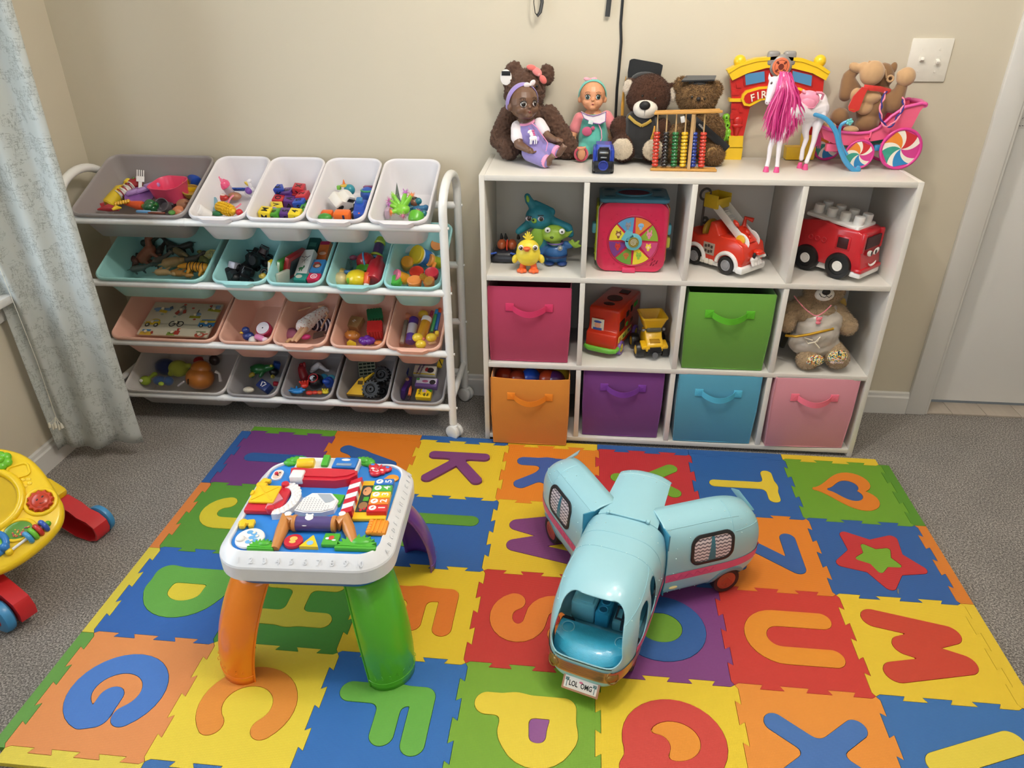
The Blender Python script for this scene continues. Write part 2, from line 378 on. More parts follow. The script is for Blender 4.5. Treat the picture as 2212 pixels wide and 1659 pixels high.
# light switch
T = MT(ony(2005, 130, WY))
t = thing('light_switch', 'white double toggle switch plate on the wall by the door', 'light switch', T @ RM(90, 0, 0))
b = B(); b.box((0, 0, .003), (.116, .117, .006), .0025)
for sx in (-.023, .023):
    b.box((sx, 0, .0062), (.012, .026, .0012));
    for sy in (-.03, .03): b.cyl((sx, sy, .005), (sx, sy, .0072), .0032, n=12)
b.obj('plate', P('e6e1d6', .3), t)
for sx, a in ((-.023, 25), (.023, -25)): B().box((sx, sin(rd(a))*.006, .011), (.0095, .010, .016), .002, RM(-a, 0, 0)).obj('toggle', P('f0ece2', .3), t)
# ------------------------------------------------------------------ the alphabet mat
def contours(F, x0, y0, st):
    """closed loops of the level F=0 on a regular grid"""
    nx, ny = F.shape; seg = {}
    neg = F < 0; q = neg[:-1, :-1].astype(int)+neg[1:, :-1]*2+neg[1:, 1:]*4+neg[:-1, 1:]*8
    E_ = {1: [(3, 0)], 2: [(0, 1)], 3: [(3, 1)], 4: [(1, 2)], 5: [(3, 2), (1, 0)], 6: [(0, 2)], 7: [(3, 2)], 8: [(2, 3)], 9: [(2, 0)], 10: [(0, 3), (2, 1)], 11: [(2, 1)], 12: [(1, 3)], 13: [(1, 0)], 14: [(0, 3)]}
    def key(i, j, e): return {0: (i, j, 0), 1: (i+1, j, 1), 2: (i, j+1, 0), 3: (i, j, 1)}[e]
    def pt(k):
        i, j, d = k; a = F[i, j]; b_ = F[i+1, j] if d == 0 else F[i, j+1]; t = a/(a-b_) if a != b_ else .5
        return (x0+(i+(t if d == 0 else 0))*st, y0+(j+(t if d else 0))*st)
    for i, j in zip(*np.nonzero((q > 0) & (q < 15))):
        for a, b_ in E_[int(q[i, j])]: seg[key(i, j, a)] = key(i, j, b_)
    loops = []
    while seg:
        k0, k = next(iter(seg.items())); L = [k0]; del seg[k0]
        while k in seg: L.append(k); k = seg.pop(k)
        P_ = [pt(k) for k in L]
        if len(P_) > 6: loops.append(P_)
    def simp(P_):   # drop collinear points
        out = []
        for i in range(len(P_)):
            a, b_, c = P_[i-1], P_[i], P_[(i+1) % len(P_)]
            if out: a = out[-1]
            if abs((b_[0]-a[0])*(c[1]-a[1])-(b_[1]-a[1])*(c[0]-a[0])) > 1.2e-8 or math.hypot(b_[0]-a[0], b_[1]-a[1]) > .012: out.append(b_)
        return out
    return [simp(P_) for P_ in loops]
def ar2(P_): return sum(P_[i-1][0]*P_[i][1]-P_[i][0]*P_[i-1][1] for i in range(len(P_)))/2
GX = np.arange(-.135, .1351, .0027); XX, YY = np.meshgrid(GX, GX, indexing='ij')
def sseg(a, b_):
    dx, dy_ = b_[0]-a[0], b_[1]-a[1]; t = np.clip(((XX-a[0])*dx+(YY-a[1])*dy_)/(dx*dx+dy_*dy_+1e-12), 0, 1)
    return np.hypot(XX-a[0]-t*dx, YY-a[1]-t*dy_)
def smin(a, b_, k): h = np.maximum(k-np.abs(a-b_), 0)/k; return np.minimum(a, b_)-h*h*k/4
def spoly(P_):
    d = np.full(XX.shape, 9.); inside = np.zeros(XX.shape, bool)
    for i in range(len(P_)):
        a, b_ = P_[i-1], P_[i]; d = np.minimum(d, sseg(a, b_)); c = ((a[1] > YY) != (b_[1] > YY))
        with np.errstate(all='ignore'): xi = (b_[0]-a[0])*(YY-a[1])/(b_[1]-a[1]+1e-15)+a[0]
        inside ^= c & (XX < xi)
    return np.where(inside, -d, d)
LET = {   # strokes in letter space (x right, y up), radius
 'I': ([[(0, -.8), (0, .8)]], .022), 'L': ([[(-.45, .85), (-.45, -.8), (.55, -.8)]], .021),
 'A': ([[(-.72, -.8), (0, .8), (.72, -.8)], [(-.45, -.3), (.45, -.3)]], .021), 'K': ([[(-.62, -.8), (-.62, .8)], [(.62, -.8), (-.35, .0), (.62, .72)]], .0175),
 'R': ([[(-.6, -.85), (-.6, .75), (.1, .75)], arc(.1, .32, .43, 90, -90), [(.1, -.1), (-.6, -.1)], [(0, -.1), (.6, -.85)]], .021),
 'Y': ([[(0, -.85), (0, 0), (-.62, .8)], [(0, 0), (.62, .8)]], .021), 'T': ([[(0, -.85), (0, .8)], [(-.62, .78), (.62, .78)]], .0165),
 'J': ([[(.3, .85), (.3, -.4)]+arc(-.15, -.4, .45, 0, -170)], .023), 'B': ([[(-.5, -.8), (-.5, .8), (.1, .8)], arc(.1, .4, .4, 90, -90), arc(.15, -.4, .4, 90, -90), [(-.5, 0), (.1, 0)], [(-.5, -.8), (.15, -.8)]], .02),
 'W': ([[(-.8, .8), (-.42, -.75), (0, .5), (.42, -.75), (.8, .8)]], .023), 'Z': ([[(-.55, .75), (.6, .75), (-.55, -.75), (.6, -.75)]], .02),
 'D': ([[(-.55, -.75), (-.55, .75), (-.1, .75)], arc(-.1, 0, .68, 90, -90, 14, .75), [(-.1, -.75), (-.55, -.75)]], .026),
 'H': ([[(-.58, -.8), (-.58, .8)], [(.58, -.8), (.58, .8)], [(-.58, 0), (.58, 0)]], .022),
 'E': ([[(.55, .75), (-.5, .75), (-.5, -.75), (.55, -.75)], [(-.5, 0), (.45, 0)]], .022), 'F': ([[(.6, .72), (-.5, .72), (-.5, -.85)], [(-.5, .05), (.45, .05)]], .024),
 'S': ([arc(0, .42, .48, 20, 245, 14, .42)+arc(0, -.42, .5, 65, -160, 14, .42)], .026), 'O': ([arc(0, 0, .72, 0, 360, 30, .78)], .026),
 'U': ([[(-.55, .85), (-.55, -.15)]+arc(0, -.2, .55, 180, 360, 14, .55)+[(.55, .85)]], .024), 'M': ([[(-.78, -.8), (-.42, .75), (0, -.35), (.42, .75), (.78, -.8)]], .027),
 'G': ([arc(0, 0, .72, 40, 340, 26, .78)+[(.62, -.05), (.15, -.05)]], .025), 'C': ([arc(.05, 0, .72, 45, 315, 26, .78)], .024),
 'P': ([[(-.5, -.85), (-.5, .75), (.1, .75)], arc(.1, .25, .5, 90, -90, 12), [(.1, -.25), (-.5, -.25)]], .026),
 'Q': ([arc(0, .05, .7, 0, 360, 30, .78), [(.15, -.3), (.65, -.8)]], .025), 'X': ([[(-.62, -.8), (.62, .8)], [(-.62, .8), (.62, -.8)]], .021),
 'V': ([[(-.62, .85), (0, -.75), (.62, .85)]], .025)}
def heart(k): return [(k*.95*16*sin(t)**3/17, k*(13*cos(t)-5*cos(2*t)-2*cos(3*t)-cos(4*t)+2)/17) for t in [2*pi*i/48 for i in range(48)]]
def star(k, rot=0): return [((k if i % 2 == 0 else k*.55)*sin(pi*i/5+rot), (k if i % 2 == 0 else k*.55)*cos(pi*i/5+rot)) for i in range(10)]
def field(ch):
    if ch == 'heart': return np.maximum(spoly(heart(.100))-.008, -(spoly(heart(.050))-.007))
    if ch == 'star': return np.maximum(spoly(star(.106, .35))-.016, -(spoly(star(.052, .5))-.008))
    st, r = LET[ch]; d = None
    for pl in st:
        e = None
        for a, b_ in zip(pl[:-1], pl[1:]):
            s_ = sseg((a[0]*.104, a[1]*.104), (b_[0]*.104, b_[1]*.104)); e = s_ if e is None else np.minimum(e, s_)
        d = e if d is None else smin(d, e, .02)
    return d-r*1.09
T_, MX, MY, MR = .305, -.8325, -.0346, -.0068
MATM = MT((MX, MY, 0)) @ Matrix.Rotation(MR, 4, 'Z')
def teeth(p0, p1, flip=1, d=.0062, sk=.004):
    """dovetailed puzzle edge from p0 to p1; the same line serves both neighbours"""
    dx, dy_ = p1[0]-p0[0], p1[1]-p0[1]; L = math.hypot(dx, dy_); ux, uy = dx/L, dy_/L; nx, ny = -uy*flip, ux*flip; out = [(0, 0)]
    cuts = [.03, .19, .34, .52, .68, .85, .97]; s_ = 1
    for i in range(len(cuts)-1):
        a, b_ = cuts[i]*L, cuts[i+1]*L; k = sk*(1 if i > 0 else 0); e = sk if i < len(cuts)-2 else 0
        out += [(a-k if i else a, s_*d), (b_+e, s_*d)]
        s_ = -s_
    out.append((L, 0)); res = []
    for t, o in out: res.append((p0[0]+ux*t+nx*o, p0[1]+uy*t+ny*o))
    return res
TILES = [['I', '7a3f86', '2f62a8'], ['A', 'e8821e', '2f62a8'], ['K', 'f2cf2e', '83407c'], ['R', 'f08a22', '3f63ad', 'f08a22'], ['Y', 'cf3236', '7fb12e'], ['T', '2c64aa', 'f2d23a'], ['heart', '72a82a', 'ea8522', '34609f']], \
 [['J', '5f9e38', 'e4d234'], ['B', 'cf3236', 'f2cf2e', 'cf3236'], ['L', '2c66ae', '5f9a2e'], ['W', 'f0c92a', '83407c'], ['H', '2c64aa', 'ea8522'], ['Z', 'f08a22', '3562a8'], ['star', '2f62a8', 'cf3236', '7fb12e']], \
 [['D', '2f6cc0', '6cb44a', 'f0da3c'], ['H', '4d9a30', 'd8c834'], ['E', 'f2cf26', 'ec7f1c'], ['S', 'd0342c', 'f0862a'], ['O', '874088', '2c62a8', '73a62c'], ['U', 'd8392e', 'f59a24'], ['M', 'f6d032', 'd4442c']], \
 [['G', 'f29a55', '4a82d6'], ['C', 'fadf3c', 'f49a34'], ['F', '2c74c2', '6cb645'], ['P', '7fb12e', 'f8dc3e', '9a5a9a'], ['Q', 'f9d72e', 'dc453a', 'f79c2a'], ['X', 'f79a36', '4678bf'], ['V', '3874b8', 'f5dc48']]
CN = {'7a3f86': 'purple', '83407c': 'purple', 'e8821e': 'orange', 'f2cf2e': 'yellow', 'f08a22': 'orange', 'cf3236': 'red', '2c64aa': 'blue', '72a82a': 'green', '5f9e38': 'green', '2c66ae': 'blue', 'f0c92a': 'yellow', '2f62a8': 'blue', '3f63ad': 'blue', '3562a8': 'blue',
 '2f6cc0': 'blue', '4d9a30': 'green', 'f2cf26': 'yellow', 'd0342c': 'red', '874088': 'purple', 'd8392e': 'red', 'f6d032': 'yellow', 'f29a55': 'pale orange', 'fadf3c': 'yellow', '2c74c2': 'blue', '7fb12e': 'green', 'f9d72e': 'yellow', 'f79a36': 'orange', '3874b8': 'blue',
 'f2d23a': 'yellow', 'ea8522': 'orange', 'e4d234': 'yellow', '5f9a2e': 'green', '6cb44a': 'green', 'd8c834': 'olive yellow', 'ec7f1c': 'orange', 'f0862a': 'orange', '2c62a8': 'blue', 'f59a24': 'orange', 'd4442c': 'red', '4a82d6': 'blue', 'f49a34': 'orange', '6cb645': 'green', 'f8dc3e': 'yellow', 'dc453a': 'red', '4678bf': 'blue', 'f5dc48': 'yellow'}
NB = {(i, j): (i*T_, -j*T_) for i in range(8) for j in range(6)}
def shrink(P_, cx, cy, g=.0005): return [(x-(x-cx)/.152*g, y-(y-cy)/.152*g) for x, y in P_]
for j, row in enumerate(TILES):
    for i, tl in enumerate(row):
        a, b_, c, d = NB[i, j+1], NB[i+1, j+1], NB[i+1, j], NB[i, j]   # bl, br, tr, tl
        poly = teeth(a, b_, 1)[:-1]+teeth(b_, c, 1)[:-1]+teeth(d, c, 1)[::-1][:-1]+teeth(a, d, 1)[::-1][:-1]
        cx, cy = (i+.5)*T_, -(j+.5)*T_
        poly = [(x-cx, y-cy) for x, y in shrink(poly, cx, cy)]
        F = field(tl[0]); rot = lambda L: [(y, -x) for x, y in L]
        outer = [rot(L) for L in contours(F-.0005, -.135, -.135, .0027)]; inner = [rot(L) for L in contours(F+.0005, -.135, -.135, .0027)]
        big = sorted(outer, key=lambda L: -abs(ar2(L))); hole = big[:1]; counters = [L for L in big[1:] if abs(ar2(L)) > 1e-4]
        nm = tl[0] if len(tl[0]) > 1 else 'letter '+tl[0]
        t = thing('mat_tile', '%s foam mat tile with a %s %s inlay%s' % (CN[tl[1]], CN[tl[2]], nm, {('H', 1): ' by the van', ('H', 2): ' behind the table leg', ('Z', 1): ' beside the open van', ('J', 1): ' by the left carpet', ('B', 1): ' under the table'}.get((tl[0], j), '')), 'foam mat tile', MATM @ MT((cx, cy, 0)), 'interlocking alphabet mat tiles')
        b = B(); b.prism([poly]+hole, .0055, .012, bottom=False); b.prism(poly, .0008, .0055)
        b.obj('tile', foam(tl[1]), t, smooth=0)
        b = B(); bi = sorted(inner, key=lambda L: -abs(ar2(L))); b.prism([bi[0]]+[L for L in bi[1:] if abs(ar2(L)) > 1e-4 and len(L) > 5], .0056, .0128 if tl[0] != 'K' else .019)
        b.obj('shape_inlay', foam(tl[2]), t, smooth=0)
        for L in counters: B().prism(L, .0056, .0122).obj('centre_inlay', foam(tl[3] if len(tl) > 3 else tl[1]), t, smooth=0)
def strip(p0, p1, side, col, lab):
    """border strip outside the line p0-p1; side = outward normal"""
    e = teeth(p0, p1, 1); W_ = .031; ch = .006
    L = e+[(p1[0]+side[0]*W_, p1[1]+side[1]*W_), (p0[0]+side[0]*W_, p0[1]+side[1]*W_)]
    L = [(x+side[0]*.0006, y+side[1]*.0006) for x, y in L]
    cx = sum(p[0] for p in L)/len(L); cy = sum(p[1] for p in L)/len(L); ux, uy = abs(side[1]), abs(side[0])
    L = [(x-(x-cx)*ux*.004-cx, y-(y-cy)*uy*.004-cy) for x, y in L]
    one('mat_edge_strip', B().prism(L, .0008, .012), foam(col), lab, 'foam mat edge', MATM @ MT((cx, cy, 0)), 'border strips of the foam mat', smooth=0)
for j, (c, n) in enumerate([('2c62a8', 'blue'), ('e88a44', 'pale orange'), ('ead84a', 'yellow'), ('6aa646', 'green')]): strip(NB[0, j+1], NB[0, j], (-1, 0), c, '%s foam border strip along the left edge of the mat' % n)
for j, (c, n) in enumerate([('5a9626', 'green'), ('e8862a', 'orange'), ('f4cf34', 'yellow'), ('2f62a8', 'blue')]): strip(NB[7, j+1], NB[7, j], (1, 0), c, '%s foam border strip along the right edge of the mat' % n)
for i, (c, n) in enumerate([('6aa82e', 'green strip behind the purple tile'), ('e8821e', 'orange strip behind the letter A tile'), ('2c64aa', 'blue strip behind the letter K tile'), ('f2cf2e', 'yellow strip behind the letter R tile'), ('2f62a8', 'blue strip behind the red letter Y tile'), ('2c64aa', 'blue strip behind the letter T tile'), ('f2cc30', 'yellow strip behind the heart tile')]): strip(NB[i, 0], NB[i+1, 0], (0, 1), c, n+' at the back edge of the mat')
for i, (c, n) in enumerate([('f0dc4c', 'yellow'), ('3874b8', 'blue')]): strip(NB[i, 4], NB[i+1, 4], (0, -1), c, '%s foam border strip at the front edge of the mat' % n)
# ------------------------------------------------------------------ cube shelf
SW, SH, SD, BT, H1, H2 = 1.2359, .9115, .3045, .016, .6063, .3048
SHM = Matrix.Rotation(.0055, 4, 'Z')
t = thing('cube_shelf', 'white twelve-cube storage shelf standing against the wall', 'shelf', SHM)
lam = P('dedad2', .35, noise_amt=.015, scale=6, name='white_laminate')
for x in (BT/2, SW-BT/2): B().box((x, SD/2, SH/2), (BT, SD, SH), .0012).obj('side_panel', lam, t)
B().box((SW/2, SD/2, SH-BT/2), (SW-2*BT-.0004, SD, BT), .0012).obj('top_panel', lam, t)
B().box((SW/2, SD/2, .014+BT/2), (SW-2*BT-.0004, SD, BT), .0012).obj('bottom_panel', lam, t)
for z in (H1, H2): B().box((SW/2, SD/2-.0005, z-BT/2), (SW-2*BT-.0004, SD-.001, BT), .0012).obj('shelf_board', lam, t)
colx = [BT/2+(SW-BT)*k/4 for k in range(5)]
for z0, z1 in ((H1, SH-BT), (H2, H1-BT), (.014+BT, H2-BT)):
    for k in (1, 2, 3): B().box((colx[k], SD/2, (z0+z1)/2), (BT, SD-.002, z1-z0-.0006), .001).obj('divider', lam, t)
for z0, z1 in ((H1, SH-BT), (H2, H1-BT), (.014+BT, H2-BT)):
    for k in range(4): B().box(((colx[k]+colx[k+1])/2, SD-.004, (z0+z1)/2), (colx[k+1]-colx[k]-BT-.001, .004, z1-z0-.001)).obj('back_panel', lam, t)
def cell(k): return (colx[k]+colx[k+1])/2
# ------------------------------------------------------------------ fabric bins
def fabric_bin(col, lab, k, z, yf, hc=None, dx=0, w_=.262, h_=.262, rz=0, dz=0, dip=0, tilt=0):
    t = thing('fabric_bin', lab, 'storage bin', SHM @ TR(cell(k)+dx, yf, z+dz, tilt, 0, rz), 'fabric bins in the cube shelf')
    m = P(col, .85, noise_amt=.06, scale=500, bump=.00025, sheen=.3); D = .262
    b = B(); rg = lambda wd, dp, zz, dd=0: [(x, y+D/2, zz-(dd*(1-min(1, abs(x)/(w_/2))**2) if y < -dp/2+.01 else 0)) for x, y in rrect2(wd, dp)]
    def rrect2(wd, dp):
        P_ = []
        n = 10
        for a, c in (((-1, -1), (1, -1)), ((1, -1), (1, 1)), ((1, 1), (-1, 1)), ((-1, 1), (-1, -1))):
            for q in range(n):
                u = q/n; x = a[0]+(c[0]-a[0])*u; y = a[1]+(c[1]-a[1])*u
                bow = .0035*(1-(2*u-1)**2)
                if a[1] == c[1]: y += a[1]*bow*0+0
                P_.append((x*wd/2*(.992 if abs(x) == 1 and abs(y) == 1 else 1), y*dp/2*(.992 if abs(x) == 1 and abs(y) == 1 else 1)))
        return P_
    b.loft([rg(w_*.955, D*.97, .001), rg(w_*.965, D*.98, .004), rg(w_, D, h_*.5), rg(w_, D, h_-.001, dip), rg(w_-.002, D-.002, h_, dip), rg(w_-.006, D-.006, h_, dip), rg(w_-.008, D-.008, h_*.5), rg(w_*.95, D*.96, .006)], 0, True, True)
    b.obj('body', m, t, smooth=50)
    b = B(); zz = .002; W2 = w_*.955/2   # piped seam round the foot and down the front corners
    b.tube([(-W2, .005, zz+.002), (0, .003, zz+.002), (W2, .005, zz+.002)], .0022, n=6)
    for s_ in (-1, 1): b.tube([(s_*W2, .004, .003), (s_*w_/2*.996, .001, h_*.5), (s_*w_/2*.996, .001, h_-.002)], .0016, n=6)
    b.obj('piping', m, t)
    b = B(); hz = h_-.068; hw = .062      # handle strap sewn at both ends and bowed out
    m2 = P(hc or col, .8, noise_amt=.05, scale=500, bump=.0002)
    b.box((-hw, -.0015, hz), (.026, .003, .026), .001); b.box((hw, -.0015, hz), (.026, .003, .026), .001)
    pl = []; n = 14
    for i in range(n+1):
        u = i/n; x = -hw+.010+u*(2*hw-.02); y = -.003-.021*sin(pi*u)**.6; zc = hz-.013*sin(pi*u)-.002
        pl.append([(x, y, zc-.0105), (x, y-.0012, zc-.0105), (x, y-.0012-.002*sin(pi*u), zc+.0105), (x, y-.002*sin(pi*u), zc+.0105)])
    b.loft(pl); b.obj('handle', m2, t)
    for s_ in (-1, 1):
        b = B()
        for a in (-1, 1): b.tube([(s_*hw-.009*a, -.0032, hz-.009), (s_*hw+.009*a, -.0032, hz+.009)], .0004, n=4)
        b.obj('stitching', m2, t)
zb = .014+BT+.0005
fabric_bin('ae3458', 'raspberry pink fabric bin in the middle row of the shelf', 0, H2+.0005, .012, 'd8386a', dx=-.012)
fabric_bin('5f9630', 'bright green fabric bin in the middle row of the shelf', 2, H2+.0005, .008, '5cb824', dx=-.002)
fabric_bin('6c3078', 'dark purple fabric bin in the bottom row of the shelf', 1, zb, .012, '7a3aa0', dx=-.004)
fabric_bin('4a93ae', 'sky blue fabric bin in the bottom row of the shelf', 2, zb, .0, '58bcdc', dx=-.002)
fabric_bin('c88490', 'pale pink fabric bin at the bottom right of the shelf', 3, zb, -.004, 'f4788e', dx=-.004, rz=2)
fabric_bin('ca7c22', 'orange fabric bin of play balls pulled out at the bottom left', 0, .0130, -.036, 'f08c20', dx=-.004, dip=.006, w_=.258, h_=.258)
for px, py, c, n in [(1090, 806, 'b23a20', 'rust red'), (1146, 806, '2458d0', 'blue'), (1184, 812, 'cc4a24', 'orange red'), (1212, 806, 'a89a28', 'olive yellow'), (1200, 814, '5a2a6a', 'plum purple'), (1118, 812, 'a03a24', 'brick red')]:
    p = onz(px, py, .232+(.006 if n == 'blue' else 0))
    if p.y > .19: p.y = .19
    one('play_ball', B().ell((0, 0, 0), .034 if n not in ('blue',) else .036, n=28), P(c, .3, .3), '%s plastic play ball inside the orange fabric bin' % n, 'ball', MT((p.x, max(.02, p.y), .218)), 'play balls in the orange bin')
# ------------------------------------------------------------------ bin rack
RX0, RX1, RYF, RYB = -1.325, -.113, .012, .279
t = thing('toy_bin_rack', 'white metal tube rack on casters holding four tiers of tilted bins', 'rack', (0, 0, 0))
RZ = [.7475, .538, .3235, .118]
for sx in (RX0, RX1):
    pts = [(sx, RYF, .055), (sx, RYF, .79)]+[(sx, (RYF+RYB)/2-(RYB-RYF)/2*cos(rd(a)), .79+.085*sin(rd(a))) for a in range(12, 180, 12)]+[(sx, RYB, .79), (sx, RYB, .055)]
    b = B(); b.tube(pts, .0135, n=14); b.tube([(sx, RYF, .155), (sx, RYB, .155)], .011, n=12)
    for z in RZ:
        for y in (RYF, RYB): b.cyl((sx-.017, y, z), (sx+.017, y, z), .0045, n=8)
    for y in (RYF, RYB): b.cyl((sx, y, .47), (sx, y, .476), .0141, n=14)
    b.obj('side_frame', WMETAL, t)
for z in RZ:
    for y in (RYF, RYB):
        b = B(); b.cyl((RX0, y, z), (RX1, y, z), .0122, n=14)
        for x in (-.93, -.952): b.cyl((x, y, z), (x+.004, y, z), .0129, n=14)
        b.obj('rail', WMETAL, t)
for x in (RX0, RX1):
    for y in (RYF, RYB):
        b = B(); b.box((0, 0, .012), (.016, .03, .03), .006); b.cyl((0, 0, .02), (0, 0, .032), .008, n=10)
        o = b.obj('caster', WMETAL, t); o.location = (x+.004, y-.004, .027); o.rotation_euler.z = rd(62)
        for s_ in (-1, 1):
            q = B().cyl((s_*.003, 0, 0), (s_*.019, 0, 0), .0262, n=28, bev=.005).obj('wheel', P('e4e4e2', .3), o)
TIL = 23.5
def bin_m(x, z): return TR(x, -.004, z, TIL, 0, 0)
def toy_bin(x, z, wd, col, lab, tabf=0, L=.315, D=.118, tabb=0):
    m = P(col, .38, .15, noise_amt=.03, scale=12)
    t = thing('toy_bin', lab, 'bin', bin_m(x, z), 'plastic toy bins on the rack')
    def ring(w_, l_, r, zz, lipf=0):
        P_ = []
        for px, py in rrect(w_, l_, r, 6): P_.append((px, py+L/2, zz))
        return P_
    b = B(); k = .05
    b.loft([ring(wd-.052, L-.075, .03, -D), ring(wd-.046, L-.066, .032, -D+.004), ring(wd-.014, L-.014, .034, -.012), ring(wd-.013, L-.013, .034, -.004),
            ring(wd, L, .036, -.009), ring(wd+.002, L+.002, .036, -.003), ring(wd, L, .036, .0015), ring(wd-.005, L-.005, .036, .0035), ring(wd-.011, L-.011, .034, .002), ring(wd-.015, L-.015, .033, -.004), ring(wd-.019, L-.02, .032, -.012), ring(wd-.051, L-.071, .03, -D+.007), ring(wd-.056, L-.08, .026, -D+.004)])
    b.obj('shell', m, t, smooth=45)
    for on, y in ((tabf, -.001), (tabb, L+.001)):
        if on:
            b = B(); s_ = -1 if y < 0 else 1; h_ = .052
            pr = [(-h_/1, 0), (-h_*.68, s_*.0095), (h_*.68, s_*.0095), (h_, 0), (h_, -s_*.006), (-h_, -s_*.006)]
            b.prism([(p[0], y+p[1]) for p in pr], -.013, .0005); b.obj('grip_lip', m, t)
    return t
RC = ['e9e5e8', 'a8dfdf', 'f2bda8', 'a5a3a5']; RN = ['white', 'mint green', 'peach', 'grey']
LZ = [.768, .5585, .344, .1385]
BX = [[-1.112, -.822, -.637, -.447, -.253], [-1.094, -.790, -.607, -.411, -.223], [-1.100, -.812, -.623, -.425, -.235], [-1.108, -.826, -.629, -.430, -.236]]
TAB = [[0, 1, 0, 1, 1], [0, 1, 0, 1, 0], [0, 0, 1, 0, 1], [0, 0, 0, 0, 0]]
CONT = [['pretend food and kitchen toys', 'a doll bottle and toy food', 'letter blocks', 'toy cars', 'a spiky green toy'], ['toy animals', 'black toy trucks', 'boxed puzzles', 'a red bottle and rattles', 'modelling dough tubs'],
        ['a flat vehicle puzzle', 'small bath toys', 'dressed fashion dolls', 'shape blocks', 'glue sticks and markers'], ['plush toys', 'a green crocodile', 'red and blue toys', 'black wheels', 'activity boxes']]
TN = ['top tier', 'second tier', 'third tier', 'bottom tier']
for r in range(4):
    for k in range(5):
        big = k == 0; col = RC[r]; n = RN[r]
        if big: col = ['989190', 'a2d8d4', 'f2bda8', 'c9c5c2'][r]; n = ['wide taupe', 'wide mint green', 'wide peach', 'wide pale grey'][r]
        toy_bin(BX[r][k], LZ[r], .375 if big else .186, col, '%s bin holding %s, %s' % (n, CONT[r][k], TN[r]), TAB[r][k])
# ------------------------------------------------------------------ curtain
def curtain_mat():
    m = bpy.data.materials.new('curtain_cloth'); m.use_nodes = True; nt = m.node_tree; b = nt.nodes['Principled BSDF']; N = nt.nodes.new; L = nt.links.new
    tc = N('ShaderNodeTexCoord'); col = None
    fs = []
    for sc, w_ in (((40, 40, 9), .035), ((9, 9, 60), .035)):
        mp = N('ShaderNodeMapping'); mp.inputs['Scale'].default_value = sc; L(tc.outputs['Object'], mp.inputs[0])
        n = N('ShaderNodeTexNoise'); n.inputs['Scale'].default_value = 2.4; n.inputs['Detail'].default_value = 5; n.inputs['Roughness'].default_value = .6; L(mp.outputs[0], n.inputs['Vector'])
        s_ = N('ShaderNodeMath'); s_.operation = 'SUBTRACT'; s_.inputs[1].default_value = .5; L(n.outputs['Fac'], s_.inputs[0])
        a = N('ShaderNodeMath'); a.operation = 'ABSOLUTE'; L(s_.outputs[0], a.inputs[0])
        l = N('ShaderNodeMath'); l.operation = 'LESS_THAN'; l.inputs[1].default_value = .012; L(a.outputs[0], l.inputs[0]); fs.append(l)
    big = N('ShaderNodeTexNoise'); big.inputs['Scale'].default_value = 22; L(tc.outputs['Object'], big.inputs['Vector']); gt = N('ShaderNodeMath'); gt.operation = 'GREATER_THAN'; gt.inputs[1].default_value = .47; L(big.outputs['Fac'], gt.inputs[0])
    mxm = N('ShaderNodeMath'); mxm.operation = 'MAXIMUM'; L(fs[0].outputs[0], mxm.inputs[0]); L(fs[1].outputs[0], mxm.inputs[1])
    mu = N('ShaderNodeMath'); mu.operation = 'MULTIPLY'; L(mxm.outputs[0], mu.inputs[0]); L(gt.outputs[0], mu.inputs[1])
    mx = N('ShaderNodeMix'); mx.data_type = 'RGBA'; mx.inputs['A'].default_value = hx('d8dcd8'); mx.inputs['B'].default_value = hx('a9aea8'); L(mu.outputs[0], mx.inputs['Factor']); L(mx.outputs['Result'], b.inputs['Base Color'])
    b.inputs['Roughness'].default_value = .6; b.inputs['Sheen Weight'].default_value = .3
    tr = N('ShaderNodeBsdfTranslucent'); L(mx.outputs['Result'], tr.inputs[0]); ms = N('ShaderNodeMixShader'); ms.inputs[0].default_value = .35
    L(b.outputs[0], ms.inputs[1]); L(tr.outputs[0], ms.inputs[2]); L(ms.outputs[0], nt.nodes['Material Output'].inputs[0]); return m
NU, NV = 90, 60; vs = []
def curt(u, v):
    # u from the free edge out in the room (0) back to the window side (1); v from hem (0) to rod (1)
    z = .055+v*2.15+.012*sin(u*9)*(1-v)
    A = Vc((-1.128, -.195)); Bp = Vc((-1.31, -.245-.05*v)); Cp = Vc((-1.388, -.262-.85*max(0, v-.24)))
    t1 = min(1, u/.6); p = A.lerp(Bp, t1) if u < .6 else Bp.lerp(Cp, (u-.6)/.4)
    d = (Bp-A).normalized(); n = Vc((-d.y, d.x)); amp = .022*(.55+.45*v)
    p = p+n*(amp*sin(u*19+.6*sin(v*4))+.012*sin(u*7+v*5))
    if v < .25: p += Vc((-.010, .004))*(1-v/.25)*sin(u*5)
    return (p.x, p.y, z)
b = B(); b.grid(curt, NU, NV); o = one('curtain', b, curtain_mat(), 'pale grey-green crackle-patterned curtain hanging at the left window', 'curtain', None, smooth=180, solid=.0012)
b = B(); b.cyl((-1.33, -1.8, 2.215), (-1.33, -.02, 2.215), .012, n=14); b.ell((-1.33, -.0, 2.215), .022)
for y in (-1.7, -.15): b.cyl((WX, y, 2.215), (-1.33, y, 2.215), .008, n=10)
one('curtain_rod', b, P('8a8680', .3, metal=.8), 'grey metal curtain rod above the left window', 'curtain rod')
p = ony(122, 905, -.31); b = B()
for i in range(5):
    q = Vc((.010*(i-2), -.012, -.010-.006*(i % 2))); b.tube([(0, 0, .008), tuple(q*.6), tuple(q)], .0008, n=5); b.lathe([(.001, .004), (.003, 0), (.0052, -.014), (.001, -.014)], MT(q), n=10)
b.tube([(0, 0, 0), (.004, 0, .2), (-.01, 0, .6)], .0009, n=5)
one('curtain_tassel', b, P('d8d4c4', .7), 'small cream cord tassels dangling at the lower left of the curtain', 'tassel', MT(p))
